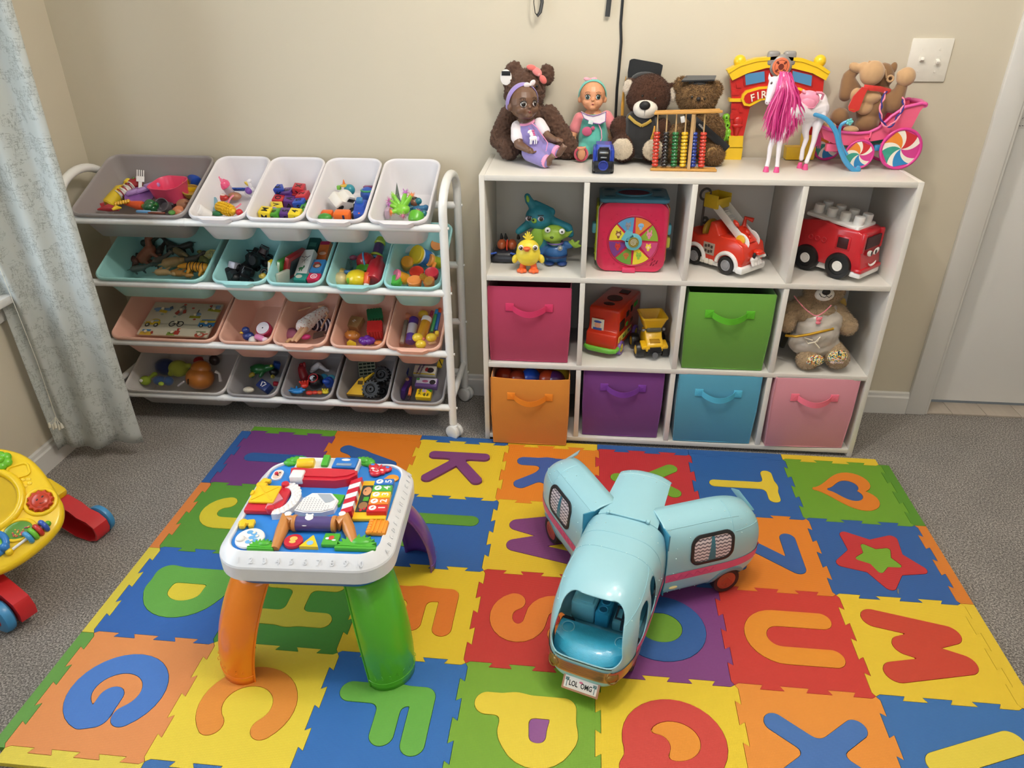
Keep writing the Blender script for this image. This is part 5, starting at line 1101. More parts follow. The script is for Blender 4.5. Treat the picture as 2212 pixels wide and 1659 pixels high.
b = B(); T.e(b, 1394, 235, -.040, 27, 21, .034); blob('muzzle', b, fabric('e9e0d2'), T.t, .003, 5)
b = B(); T.e(b, 1393, 228, -.070, 12, 9.5, .010); T.w('nose', b, P('151515', .6))
b = B(); b.tube([T.p(1393, 236, -.076), T.p(1392, 249, -.068)], .0009, n=6); T.w('mouth_line', b, BLACK)
eye_pair(T, ((1388, 207), (1415, 212)), -.050, 2.6)
b = B(); T.c(b, (1384, 272, -.012), (1386, 300, -.018), 38, 42); blob('gown', b, fabric('1b1a1a'), T.t, .0035, 4)
b = B();
for L in (((1358, 251, -.045), (1372, 264, -.062), (1386, 272, -.068)), ((1407, 260, -.058), (1397, 267, -.064), (1386, 272, -.068))): b.tube([T.p(*q) for q in L], .0045, n=8, flat=(0, 1, 0))
T.w('gold_v_collar', b, P('a8892c', .6, sheen=.3))
b = B(); pts = poly_px(T, [(1360, 131), (1364, 128), (1370, 127), (1425, 137), (1432, 141), (1431, 148), (1426, 170), (1356, 168), (1356, 155)], .045); slab(b, pts, .004); T.e(b, 1393, 172, .03, 30, 16, .03); T.w('mortarboard', b, fabric('1e2022'))
b = B(); b.tube([T.p(*q) for q in ((1352, 165, .03), (1347, 200, .02), (1345, 230, .018), (1344, 250, .015))], [.001, .0035, .0055, .005], n=8); T.w('gold_tassel', b, P('c08a24', .7, sheen=.3))
b = B(); b.tube([T.p(*q) for q in ((1414, 272, -.06), (1413, 288, -.07), (1406, 304, -.07))], [.002, .005, .004], n=8, flat=(0, 1, 0)); T.w('gold_ribbon', b, P('c08a24', .6))
# --- light brown bear with sash
T = Toy('teddy_bear', 'light brown teddy bear with black sash and cap behind the abacus', 'teddy bear', (1515, 351))
b = B()
for q in ((1506, 210, .0, 43, 34, .048), (1473, 184, .01, 17, 17, .015), (1543, 194, .01, 17, 19, .015), (1512, 282, .005, 42, 55, .05), (1460, 300, .0, 20, 30, .03), (1548, 285, .0, 16, 30, .025), (1509, 219, -.03, 20, 15, .03)): T.e(b, *q)
T.c(b, (1525, 322, -.01), (1540, 333, -.04), 24, 24); T.c(b, (1475, 325, -.01), (1460, 333, -.03), 20, 20)
blob('body', b, P('80603a', .95, sheen=.15, noise_amt=.2, scale=120), T.t, .004, 5, .004, .02, fur=22000, flen=.009, seed=3)
b = B(); T.e(b, 1540, 333, -.062, 15, 15, .007); T.w('paw_pad', b, fabric('a8844e'))
b = B(); T.e(b, 1509, 214, -.062, 5, 4.5, .006); b.tube([T.p(1509, 216, -.064), T.p(1508, 224, -.062)], .0008, n=5); T.w('nose', b, P('231a16', .5))
eye_pair(T, ((1495, 210), (1522, 214)), -.052, 2.8)
b = B(); pts = [T.p(1472, 177, -.03), T.p(1482, 166, .03), T.p(1547, 166, .03), T.p(1543, 175, -.03)]; b.loft([[tuple(p) for p in pts], [tuple(p+Vc((0, 0, .004))) for p in pts]]); T.e(b, 1508, 180, .0, 22, 9, .03); T.w('mortarboard', b, fabric('1d1e20'))
b = B(); b.tube([T.p(*q) for q in ((1484, 245, -.050), (1510, 268, -.058), (1535, 290, -.056), (1556, 308, -.052), (1571, 322, -.055))], .0115, n=10, flat=(0, 1, 0)); T.w('sash', b, P('15161a', .5))
b = B(); T_ = MT(T.p(1516, 274, -.0635)) @ RM(85, 44, 0); b.text('ations', .010, T_, 0, .0002); T.w('sash_lettering', b, P('c8c8c4', .5))
b = B(); b.box(T.p(1475, 258, -.055), (.012, .002, .018), .0005, RM(0, -15, 0)); T.w('white_label', b, P('e4e2de', .6))
# --- abacus
T = Toy('abacus', 'small wooden abacus with six rods of coloured beads', 'abacus', (1476, 370))
pine = P('c9954c', .5, noise_amt=.12, scale=30); p0, p1 = T.p(1404, 369, 0), T.p(1548, 369, 0); q0, q1 = T.p(1413, 245, .0), T.p(1561, 241, .0)
def bar(a, c, dz, dy, nm):
    b = B(); a, c = Vc(a), Vc(c); L = (c-a).length; b.box((0, 0, 0), (L, .008, .0075), .002); M_ = MT((a+c)/2+Vc((0, dy, dz))) @ (c-a).to_track_quat('X', 'Z').to_matrix().to_4x4(); b2 = B(M_); b2.box((0, 0, 0), (L, .008, .0075), .0022); T.w(nm, b2, pine)
bar((p0.x, 0, .004), (p1.x, 0, .004), 0, 0, 'base_rail'); bar((p0.x+.006, .022, .004), (p1.x, .022, .004), 0, 0, 'base_rail')
bar((q0.x, 0, q0.z), (q1.x, 0, q1.z), 0, 0, 'top_rail'); bar((q0.x+.004, .022, q0.z+.001), (q1.x-.004, .022, q1.z+.001), 0, 0, 'top_rail')
cols = ['c83a26', '1c1616', '1e6a34', 'e0b424', '24409c', 'c83a26']; RX_ = [1414, 1434, 1454.5, 1474, 1495, 1514]; RTx = [1421.5, 1441.5, 1462, 1482.5, 1502.5, 1523]
for i in range(6):
    A_ = T.p(RX_[i], 366, .011); A_.z = .006; C_ = T.p(RTx[i], 247, .011); b = B(); b.cyl(A_, C_, .0021, n=10); T.w('rod', b, P('c8a878', .5))
    d = (C_-A_).normalized()
    for j in range(10):
        p = A_+d*(.0055+.0098*j+.004); bd = B(); bd.lathe([(.0026, -.0047), (.0075, -.0042), (.0096, -.0018), (.0098, 0), (.0096, .0018), (.0075, .0042), (.0026, .0047)], MT(p) @ d.to_track_quat('Z', 'Y').to_matrix().to_4x4(), 0, 18); T.w('bead', bd, P(cols[i], .22, .5))
b = B(); A_, C_ = T.p(1487, 366, -.001), T.p(1498, 247, -.001); b.tube([tuple(A_), tuple(C_)], .006, n=4); T.w('centre_post', b, P('bf9a6a', .5))
# --- fire station arch
T = Toy('toy_fire_station', 'red and yellow toy fire station archway standing behind the white horse', 'toy building', (1655, 345))
rp, yp = P('c42420', .35, .15), P('f0c624', .32, .15)
def sl(L, y, th, m, nm, lab=None): b = B(); slab(b, poly_px(T, L, y), th); return T.w(nm, b, m, lab)
yy = 0
OUT = [(1578, 172), (1600, 160), (1630, 150), (1660, 145), (1685, 143), (1715, 146), (1745, 155), (1780, 172), (1776, 215), (1769, 252), (1764, 292), (1738, 294), (1741, 260), (1746, 235), (1730, 222), (1700, 214), (1670, 213), (1642, 218), (1620, 232), (1613, 262), (1606, 294), (1576, 294), (1579, 250), (1581, 215)]
sl(OUT, 0, .020, rp, 'brick_front')
sl([(1571, 152), (1600, 136), (1635, 126), (1685, 121), (1735, 126), (1770, 138), (1794, 155), (1784, 174), (1755, 158), (1715, 148), (1685, 145), (1655, 147), (1615, 158), (1582, 174)], -.008, .034, yp, 'yellow_cornice')
sl([(1571, 152), (1600, 136), (1635, 126), (1685, 121), (1735, 126), (1770, 138), (1794, 155), (1790, 160), (1765, 145), (1735, 134), (1685, 128), (1635, 133), (1600, 143), (1574, 159)], -.011, .006, yp, 'cornice_lip')
for L in ([(1575, 294), (1606, 294), (1604, 320), (1574, 320)], [(1574, 318), (1605, 318), (1601, 345), (1562, 345), (1566, 325)]): sl(L, -.006, .034, yp, 'pillar_base')
for L in ([(1737, 292), (1766, 292), (1762, 318), (1734, 318)], [(1700, 318), (1763, 318), (1757, 345), (1697, 345)]): sl(L, -.004, .034, yp, 'pillar_base')
sl([(1576, 213), (1608, 213), (1608, 220), (1575, 220)], -.006, .030, yp, 'pillar_band'); sl([(1742, 222), (1775, 222), (1774, 229), (1742, 229)], -.006, .030, yp, 'pillar_band')
sl([(1604, 204), (1612, 196), (1640, 188), (1685, 185), (1730, 190), (1752, 200), (1757, 214), (1748, 226), (1725, 218), (1685, 213), (1645, 217), (1620, 230), (1607, 228), (1601, 214)], -.011, .012, yp, 'sign_frame')
sl([(1609, 207), (1615, 201), (1642, 193), (1685, 190), (1727, 195), (1747, 204), (1751, 213), (1745, 220), (1725, 213), (1685, 208), (1643, 212), (1619, 224), (1611, 222), (1607, 214)], -.013, .003, rp, 'sign_board')
b = B()
for ch, px, py, a in (('F', 1626, 212, -17), ('I', 1637.5, 207.5, -13), ('R', 1650, 205, -9), ('E', 1667, 202, -3)): b.text(ch, .029, MT(T.p(px, py, -.0145)) @ RM(90, a, 0), 0, .0012, .95)
T.w('sign_letters', b, P('f0e8d8', .4), 'cream raised letters spelling FIRE')
for L in ([(1609, 160), (1651, 154), (1652, 176), (1611, 184)], [(1712, 153), (1754, 163), (1752, 186), (1712, 175)]):
    pts = poly_px(T, L, -.003); c = sum(pts, Vc())/4; b = B(); slab(b, [c+(p-c)*1.18 for p in pts], .006); T.w('window_surround', b, P('a81e1c', .4)); b = B(); slab(b, [p+Vc((0, -.0015, 0)) for p in pts], .004); T.w('window_picture', b, P('4d88b4', .4), 'plain blue window picture')
b = B()
for L in ([(1590, 180), (1602, 178), (1602, 190), (1591, 190)], [(1580, 196), (1597, 196), (1597, 205), (1580, 206)], [(1580, 224), (1590, 224), (1590, 235), (1579, 235)], [(1597, 232), (1606, 232), (1605, 243), (1597, 243)], [(1578, 246), (1588, 246), (1588, 257), (1577, 257)], [(1763, 196), (1774, 198), (1773, 208), (1762, 206)]): slab(b, poly_px(T, L, -.003), .004)
T.w('raised_bricks', b, rp)
b = B(); p = T.p(1594, 262, -.003); k = T.k(1594, 262, 0); b.ell(tuple(p), (10*k, .006, 10*k)); b.ell(tuple(p+Vc((0, 0, -9*k))), (12*k, .006, 5*k)); b.lathe([(9*k, 0), (3.5*k, -22*k)], MT(p+Vc((0, .004, -12*k))), 0, 16); T.w('cone_relief', b, rp)
for px in (1598, 1771): b = B(); T.e(b, px, 132, .010, 13, 13); T.w('yellow_ball', b, yp)
gy = P('8d8a86', .3, .3)
for px in (1670, 1705): b = B(); k = T.k(px, 126, 0); b.box(T.p(px, 126, .0), (27*k, .022, 30*k), .0085, seg=4); T.w('grey_beacon', b, gy)
b = B(); T.e(b, 1687, 143, -.006, 24, 24, .012); T.w('grey_crest', b, gy)
b = B(); k = T.k(1687, 143, 0); Q = MT(T.p(1687, 144, -.0175)) @ RM(90, 0, 0); b.T = Q; b.cyl((0, 0, -.004), (0, 0, .002), 18*k, m=0, n=32, bev=.001); b.torus((0, 0, .002), 13*k, .0006, m=1)
for a in range(4): b.box((11*k*cos(a*pi/2+pi/4), 11*k*sin(a*pi/2+pi/4), .0022), (7*k, 4*k, .0008), .0002, RM(0, 0, a*90+45), m=1)
b.cyl((0, 0, .001), (0, 0, .003), 6*k, m=1, n=18); T.w('fire_badge', b, [P('e07850', .4), P('6e2c1c', .5)], 'orange round badge with a dark cross emblem')
b = B(); rn = random.Random(2)
for i in range(22): h_ = rn.random(); T.e(b, 1567+rn.uniform(-9, 9)*(1-h_*.7), 322-h_*72, .004, 7, 8, .010, n=10)
T.w('green_bush', b, P('7cc02e', .35, .15))
# --- white toy horse with a pink mane
T = Toy('toy_horse', 'white toy horse with long magenta mane and pink saddle', 'toy horse', (1697, 370))
b = B(); y0, y1 = .012, .06
T.c(b, (1672, 176, .0), (1665, 200, -.01), 11, 9.5); T.c(b, (1665, 200, -.01), (1659, 218, -.016), 9, 6.5); T.e(b, 1659, 221, -.017, 7, 6, .007); T.e(b, 1678, 190, .0, 11, 13, .012)
T.c(b, (1682, 185, .005), (1706, 236, .02), 14, 22); T.c(b, (1706, 240, .02), (1738, 243, .05), 25, 22); T.c(b, (1738, 243, .05), (1766, 236, .075), 22, 25); T.e(b, 1768, 228, .078, 19, 27, .026)
def legs(b, pts, rs):
    for (a, c), (ra, rc) in zip(zip(pts[:-1], pts[1:]), zip(rs[:-1], rs[1:])): T.c(b, a, c, ra, rc)
for px in (1662.5, 1681): b.lathe([(.0048, 0), (.0044, .006), (.0004, .020)], MT(T.p(px, 172, .0)) @ RM(-8, 8 if px > 1670 else -10, 0), 0, 12)
LG = {'a': [(1690, 255, .005), (1674, 290, -.004), (1664, 318, -.004), (1660, 345, -.006), (1656, 362, -.008)], 'b': [(1705, 262, .004), (1688, 292, -.006), (1683, 318, -.008), (1680, 346, -.010), (1678, 366, -.012)],
      'c': [(1745, 255, .055), (1740, 285, .055), (1742, 300, .056), (1734, 322, .052), (1731, 343, .050)], 'd': [(1772, 250, .055), (1762, 285, .045), (1758, 305, .042), (1750, 330, .036), (1742, 350, .030)]}
for k_, L in LG.items(): legs(b, L, [13 if k_ in 'cd' else 10, 7.5, 5.6, 4.6, 5])
wh = P('ece6ec', .25, .45, noise_amt=.02); blob('body', b, wh, T.t, .0024, 3)
for L in LG.values():
    p = T.p(*L[-1]); b = B(); b.lathe([(.0088, 0), (.0078, .006), (.0058, .015), (.001, .017)], MT((p.x-.001, p.y-.002, .0)), 0, 16); T.w('hoof', b, P('e0508c', .3, .3))
for px, py, y in ((1667, 180, -.012),): b = B(); T.e(b, px, py, y, 2.8, 3.4, .003, n=12); T.w('eye', b, P('5a4a48', .3))
for px in (1656, 1662): b = B(); T.e(b, px, 221, -.0235, 1.2, 1.0, .001, n=8); T.w('nostril', b, P('8a6a70', .6))
rn = random.Random(5); b = B()
for i in range(330):
    u = rn.random(); x0 = 1685+11*rn.random()+14*u; yA = 154+10*abs(rn.gauss(0, .7))+26*u*u*rn.random(); xe = 1648+86*u+rn.uniform(-4, 4); ye = 262+44*sin(pi*min(1, u*.95+.12))+rn.uniform(-26, 10); yb = -.010-.022*rn.random()+.03*u
    xm = x0+(xe-x0)*.25+18*(1 if u > .3 else .1)*rn.uniform(.3, 1.0); L = []
    for j in range(9):
        t_ = j/8; x = (1-t_)**2*x0+2*t_*(1-t_)*xm+t_*t_*xe+2.5*sin(t_*9+i); yv = (1-t_)**2*yA+2*t_*(1-t_)*(yA+45)+t_*t_*ye; L.append(tuple(T.p(x, yv, yb*min(1, t_*3)+.004*sin(i))))
    b.tube(L, [.0014, .0024, .0028, .0028, .0027, .0025, .0021, .0015, .0005], m=i % 3, n=5, caps=False)
T.w('mane', b, [P('d83a8c', .35, .2), P('c02a78', .35, .2), P('ec62a4', .3, .3)], 'long shaggy magenta mane')
b = B()
for i in range(40):
    L = [tuple(T.p(1772+rn.uniform(-3, 3)-8*t_*0+rn.uniform(-1, 1)-12*t_*t_*rn.random(), 205+118*t_*rn.uniform(.85, 1), .098+.008*t_)) for t_ in (0, .25, .5, .75, 1)]; b.tube(L, [.001, .0022, .0022, .002, .0005], n=5, caps=False)
T.w('tail', b, P('d83a8c', .35, .2))
b = B(); M_ = MT(T.p(1748, 213, .036)) @ RM(8, 14, 0); b.T = M_; b.ell((0, 0, 0), (.030, .016, .022), m=0); b.ell((.0, -.010, -.012), (.022, .009, .020), m=0); b.ell((-.022, -.002, .013), (.008, .010, .005), RM(0, 30, 0), m=0); b.tube([(.008, -.008, .021), (.022, -.006, .024), (.032, 0, .020), (.034, .004, .006)], .0035, m=0, n=8); T.w('saddle', b, P('f09cb8', .35, .1))
b = B(); b.T = M_; b.tube([(-.018, -.018, -.01), (0, -.021, -.02), (.018, -.019, -.016), (.022, -.018, .004)], .0012, n=6); T.w('saddle_relief', b, P('e888a8', .35))
# --- pink carriage
T = Toy('toy_carriage', 'pink toy carriage with pinwheel wheels and curved blue shaft', 'toy carriage', (1900, 366))
pk = P('ec6488', .33, .2); pk2 = P('e0559c', .3, .25); yA, yB = .012, .105
SIDE = [(1771, 272), (1790, 280), (1815, 286), (1850, 289), (1876, 287), (1898, 277), (1925, 252), (1955, 232), (1990, 224), (2000, 226), (1988, 240), (1970, 275), (1950, 290), (1915, 300), (1878, 306), (1845, 316), (1800, 310), (1780, 300)]
for y in (yA, yB):
    b = B(); slab(b, poly_px(T, SIDE, yA), .003);
    o = T.w('side_wall', b, pk); o.location = (0, 0 if y == yA else yB-yA, 0)
pf = poly_px(T, SIDE, yA); b = B(); und = [pf[i] for i in (0, 17, 16, 15, 14, 13, 12, 11, 10, 9)]; b.loft([[(p.x, yA+.001, p.z), (p.x, yB+.002, p.z), (p.x, yB+.002, p.z+.003), (p.x, yA+.001, p.z+.003)] for p in und]); T.w('tub_floor', b, pk, smooth=50)
b = B(); L = [(p.x, yA-.001, p.z+.001) for p in pf[:10]]; b.tube(L, .0045, n=10); b.tube([(x, y+yB-yA+.004, z) for x, y, z in L], .0045, n=10); b.tube([(L[-1][0]-.002, yA, L[-1][2]-.002), (L[-1][0]+.004, (yA+yB)/2, L[-1][2]), (L[-1][0]-.002, yB, L[-1][2]-.002)], .008, n=10); T.w('rolled_rim', b, pk2)
b = B(); b.box(T.p(1874, 300, yA-.003), (.017, .006, .008), .001); b.box(T.p(1879, 295, yA-.003), (.005, .006, .026), .001); T.w('side_latch', b, pk)
b = B(); b.box(T.p(1796, 318, yA+.01), (.034, .02, .022), .003); T.w('axle_bracket', b, pk)
def pinwheel(px, py, y, rx, rz, n, lab, cols=('c83038', 'e88a34', '3a9a86', '2f86c0', 'd0408c', 'e88a34', '3a9a86')):
    c = T.p(px, py, y); k = T.k(px, py, y); r = rz*k; c.z = r+.0002 if c.z < r*1.4 else c.z
    Q = MT(c) @ RM(90, 0, 0) @ RM(0, 0, 0); b = B(Q); b.torus((0, 0, 0), r*.93, r*.075, n=40, k=12); o = T.w('wheel_rim', b, P('d23a8c', .3, .25))
    b = B(Q); N_ = n*2; R_ = r*.88
    for i in range(N_):
        a0 = 2*pi*(i//2+(.68 if i % 2 else 0))/n; a1 = 2*pi*(i//2+(1 if i % 2 else .68))/n; m = 0 if i % 2 else 1+(i//2) % 5
        vs_ = []; K = 8
        for j in range(K+1): q = j/K; sw = .75*q; vs_.append((R_*q*cos(a0+sw), R_*q*sin(a0+sw), .0015)); vs_.append((R_*q*cos(a1+sw), R_*q*sin(a1+sw), .0015))
        b.add(vs_, [(2*j, 2*j+1, 2*j+3, 2*j+2) for j in range(K)], m)
    b.cyl((0, 0, -.002), (0, 0, .001), R_, m=6, n=36); b.obj('pinwheel_disc', [P('efe6d8', .4)]+[P(c_, .4) for c_ in cols[:5]]+[P('d23a8c', .4)], o, lab, smooth=0); return o
pinwheel(1946, 320, yA-.012, 37, 44, 5, 'swirled multicoloured wheel disc'); pinwheel(1855, 338, yA-.014, 26, 31, 5, 'swirled multicoloured wheel disc'); pinwheel(1786, 322, yB+.012, 26, 31, 5, 'swirled multicoloured wheel disc'); pinwheel(1915, 306, yB+.012, 37, 44, 5, 'swirled multicoloured wheel disc')
bl = P('3f96c8', .2, .5)
b = B(); b.cyl(T.p(1946, 322, yA-.012), tuple(T.p(1946, 322, yA-.012)+Vc((0, yB-yA+.02, 0))), .005, n=12); b.box(T.p(1893, 318, .03), (.02, .03, .018), .005); p = T.p(1855, 338, yA-.01); b.cyl((p.x, p.y, .043), (p.x, p.y+.11, .043), .005, n=12); T.w('axle', b, bl)
def curve(T, L, n=6):
    P_ = [T.p(*q) for q in L]; out = []
    for i in range(len(P_)-1):
        a, b_, c, d = P_[max(i-1, 0)], P_[i], P_[i+1], P_[min(i+2, len(P_)-1)]
        for j in range(n): t_ = j/n; out.append(tuple(.5*((2*b_)+(c-a)*t_+(2*a-5*b_+4*c-d)*t_*t_+(3*b_-a-3*c+d)*t_**3)))
    return out+[tuple(P_[-1])]
b = B(); L = curve(T, [(1735, 232, -.005), (1750, 244, -.012), (1783, 256, -.018), (1805, 284, -.022), (1814, 318, -.024), (1826, 348, -.026), (1845, 368, -.028), (1855, 362, -.020)]); b.tube(L, [.0045+.003*min(1, i/20) for i in range(len(L))], n=12); b.ell(T.p(1737, 228, -.004), .008); b.ell(T.p(1850, 368, -.028), (.012, .007, .008)); T.w('blue_shaft', b, bl, 'translucent blue curved shaft')
b = B(); L = curve(T, [(1830, 335, -.020), (1818, 315, -.010), (1813, 288, -.006), (1817, 270, -.006), (1830, 262, -.006)]); b.tube(L, .0048, n=10); T.w('blue_hook', b, bl)
b = B(); p = T.p(1835, 263, -.010)
for a in range(5): b.ell(tuple(p+Vc((.006*cos(a*1.257), -.002, .006*sin(a*1.257)))), (.0045, .003, .0045), n=10)
b.ell(tuple(p+Vc((0, -.004, 0))), .003, n=10); T.w('teal_flower', b, P('6cc4c4', .25, .3))
# --- plush ape riding in the carriage
T = Toy('plush_ape', 'brown plush ape with a red tie sitting in the pink carriage', 'plush toy', (1890, 357), z=ST)
B1, B2 = P('876442', .95, sheen=.5, noise_amt=.08, scale=80), P('c09a70', .95, sheen=.5, noise_amt=.08, scale=80)
b = B()
for q in ((1885, 230, .02, 34, 44, .035), (1905, 165, .025, 26, 28, .025), (1814, 252, .01, 20, 19, .025), (1872, 268, -.0, 26, 18, .024)): T.e(b, *q)
T.c(b, (1850, 200, .02), (1832, 175, .02), 14, 15); T.c(b, (1832, 175, .02), (1826, 205, .01), 15, 14); T.c(b, (1832, 165, .02), (1850, 150, .02), 12, 10); T.c(b, (1912, 205, .015), (1932, 225, -.008), 16, 17); T.c(b, (1932, 228, -.008), (1948, 185, -.005), 17, 12)
blob('body', b, B1, T.t, .0038, 6)
b = B(); T.e(b, 1929, 148, .02, 8, 13, .008, 10); T.w('hair_tuft', b, B1)
b = B(); T.e(b, 1884, 158, -.008, 26, 26, .026); T.e(b, 1848, 146, .01, 16, 10, .012, 25); T.e(b, 1866, 146, .0, 14, 12, .014); blob('face', b, B2, T.t, .003, 4)
b = B(); b.tube([T.p(*q) for q in ((1876, 133, -.010), (1898, 138, -.016), (1912, 152, -.012), (1915, 168, -.006))], .003, n=8); T.w('brow_seam', b, B2)
b = B(); p = T.p(1923, 170, -.004); b.torus(tuple(p), .0075, .003, RM(80, 0, 0), sx=1.1); T.w('ear', b, B2)
for px, py, r in ((1957, 166, 20),): b = B(); T.e(b, px, py, -.010, r, r, .022); T.e(b, px-12, py-6, -.012, 8, 8, .010); T.e(b, px-5, py+12, -.010, 10, 12, .012); blob('hand', b, B2, T.t, .003, 3)
b = B(); T.e(b, 1878, 210, -.008, 25, 15, .018); T.e(b, 1850, 206, -.004, 14, 16, .014); T.e(b, 1868, 232, -.006, 18, 16, .014); blob('chest', b, B2, T.t, .003, 4)
for px, py in ((1790, 272), (1838, 280)): b = B(); T.e(b, px, py, -.006, 16, 8, .018); T.w('foot', b, B2)
rt = P('d02a20', .7, sheen=.4); b = B(); b.tube([T.p(*q) for q in ((1866, 188, -.022), (1880, 190, -.030), (1900, 192, -.026), (1922, 198, -.004))], .0075, n=10, flat=(0, 1, 0)); T.w('tie_band', b, rt)
b = B(); pts = poly_px(T, [(1863, 188), (1876, 190), (1868, 206), (1856, 238), (1845, 243), (1834, 239), (1833, 230), (1844, 208)], -.034); slab(b, pts, .005); T.w('tie', b, rt, 'red fabric tie')
b = B(); b.tube([T.p(1836, 236, -.0345), T.p(1846, 237.5, -.0345)], .0006, n=5); T.w('tie_stitching', b, GOLD)
b = B(); L1 = [(1914, 198, -.03), (1905, 222, -.048), (1902, 245, -.056), (1909, 268, -.062), (1924, 271, -.062), (1941, 250, -.058), (1951, 228, -.045), (1950, 212, -.03)]
for s_, c_ in ((0, 0), (pi, 1)):
    L = curve(T, L1, 8); b.tube([(x+.003*cos(i*.55+s_), y+.002*sin(i*.55+s_), z+.003*sin(i*.55+s_)) for i, (x, y, z) in enumerate(L)], .0024, m=c_, n=6)
o = T.w('braided_cord', b, [P('2c2c7c', .7), P('f08ca4', .7)]); o.parent = None; o.matrix_world = MT(T.o); tag(o, 'pink and navy braided cord loop hung over the plush ape arm', 'braided cord')
b = B(); rn = random.Random(1); p = onz(1237, 342, ST)
one('red_paper_scrap', B().prism([(-.010, 0), (.012, .003), (.004, -.012)], 0, .0006), P('c8382c', .6), 'tiny red paper scrap beside the teal doll foot', 'paper scrap', MT(p))
# ------------------------------------------------------------------ toys in the shelf cubes
Z1 = H1+.0004; Z2 = H2+.0004
# yellow chick
T = Toy('toy_chick', 'round yellow toy chick with orange feet at the front of the top left cube', 'toy chick', (1141, 585), z=Z1)
cy = P('f0d842', .45, .1, noise_amt=.1, scale=60, bump=.0005)
b = B(); T.e(b, 1141, 548, .0, 27, 27, .034); b.ell((0, 0, .065), (.034, .032, .032)); T.e(b, 1141, 538, .0, 25, 22, .030); blob('body', b, cy, T.t, .003, 4)
b = B()
for a, h_ in ((-50, 10), (-28, 13), (-8, 16), (12, 15), (32, 12), (55, 9)): b.cap(T.p(1141, 518, .0), T.p(1141+13*sin(rd(a)), 518-h_*cos(rd(a))-1, -.003), .0045, .0022)
T.w('head_tuft', b, cy)
of = P('ee6a34', .4, .1)
for s_ in (-1, 1):
    b = B(); T.c(b, (1141+s_*11, 570, .0), (1141+s_*13, 580, -.0), 7, 6); x = s_*.0175
    for k in (-1, 0, 1): b.cap((x, -.002, .0065), (x+k*.0095+s_*.001, -.024+abs(k)*.006, .0065), .0062, .0068)
    b.ell((x, 0, .009), (.012, .013, .009)); blob('foot', b, of, T.t, .0022, 2)
    b = B(); T.e(b, 1141+s_*28.5, 559, -.004, 6.5, 10, .009, s_*-15); T.w('wing', b, cy)
    b = B(); p = T.p(1141+s_*15.5, 535, -.026); b.ell(tuple(p), (.0088, .006, .0088), m=0, n=16); b.ell(tuple(p+Vc((0, -.004, 0))), (.0055, .003, .0058), m=1, n=14); b.ell(tuple(p+Vc((-.001, -.0065, .0015))), (.0015, .001, .0015), m=0, n=8); T.w('eye', b, [P('f2ece4', .2, .4), P('2c1a1a', .15, .5)])
b = B(); T.e(b, 1138, 537, -.033, 8.5, 4, .010); T.e(b, 1138, 540, -.031, 6, 3.5, .008); T.w('beak', b, of)
# blue rabbit behind
T = Toy('toy_rabbit', 'teal blue toy rabbit with tall ear standing behind the yellow chick', 'toy rabbit', (1166, 566), z=Z1)
tb_ = P('237f94', .5, noise_amt=.12, scale=60, bump=.0005); lg = P('8ab43c', .5, noise_amt=.1)
b = B(); T.e(b, 1165, 470, .0, 31, 27, .038); T.e(b, 1170, 520, .0, 22, 32, .028); T.c(b, (1143, 432, .0), (1152, 448, .0), 8, 10); T.c(b, (1139, 424, .0), (1143, 434, .0), 7, 9); T.c(b, (1157, 438, .005), (1190, 458, .008), 6, 10); T.c(b, (1142, 484, .0), (1120, 500, -.01), 10, 7); T.c(b, (1195, 478, .0), (1228, 492, .0), 10, 9); T.c(b, (1228, 492, .0), (1232, 506, .0), 9, 8)
T.c(b, (1160, 550, .0), (1160, 560, .0), 9, 9); T.c(b, (1178, 550, .0), (1178, 560, .0), 9, 9); blob('body', b, tb_, T.t, .0032, 4)
b = B(); T.e(b, 1140, 430, -.010, 3.5, 8, .004, -12); T.w('inner_ear', b, lg)
b = B(); T.e(b, 1161, 514, -.020, 16, 24, .012); T.w('belly', b, lg)
b = B(); T.e(b, 1154, 477, -.036, 6, 5.5, .007, m=0); T.e(b, 1152, 476, -.043, 2.6, 2.2, .003, m=1); T.w('muzzle', b, [lg, BLACK])
for px, py, rot in ((1142, 472, 12), (1168, 473, -12)):
    b = B(); T.e(b, px, py, -.034, 7, 5.5, .006, m=0); T.e(b, px+1, py+.5, -.038, 4.6, 4.6, .004, m=1); p = T.p(px, py-6, -.038); b.cap(p+Vc((-.008, 0, -.001 if px < 1150 else .002)), p+Vc((.008, 0, .002 if px > 1150 else -.003)), .0013, m=1); T.w('eye', b, [P('c8bcc8', .2), P('141018', .2, .5)])
# green alien figure
T = Toy('toy_alien', 'green-headed toy space figure in a blue suit at the right of the top left cube', 'toy figure', (1201, 570), z=Z1)
gh = P('93b43a', .42, .15, noise_amt=.06); bs = P('2c62a0', .42, .1)
b = B(); T.e(b, 1196, 504, .0, 28, 19, .032); T.c(b, (1199, 520, .0), (1199, 528, .0), 12, 12); T.e(b, 1193, 509, -.006, 22, 14, .03)
T.c(b, (1232, 524, .0), (1241, 528, -.004), 5, 6)
for a, c in (((1240, 530), (1236, 519)), ((1243, 530), (1250, 521)), ((1244, 532), (1253, 531))): T.c(b, (a[0], a[1], -.004), (c[0], c[1], -.006), 4.2, 3)
for px, py, dx, dy in ((1170, 500, -6, -14), (1222, 508, 16, -10)): T.c(b, (px, py, .0), (px+dx*.4, py+dy*.4, .0), 6, 4.5); T.c(b, (px+dx*.4, py+dy*.4, .0), (px+dx, py+dy, .0), 4.5, .8)
blob('body', b, gh, T.t, .0026, 3)
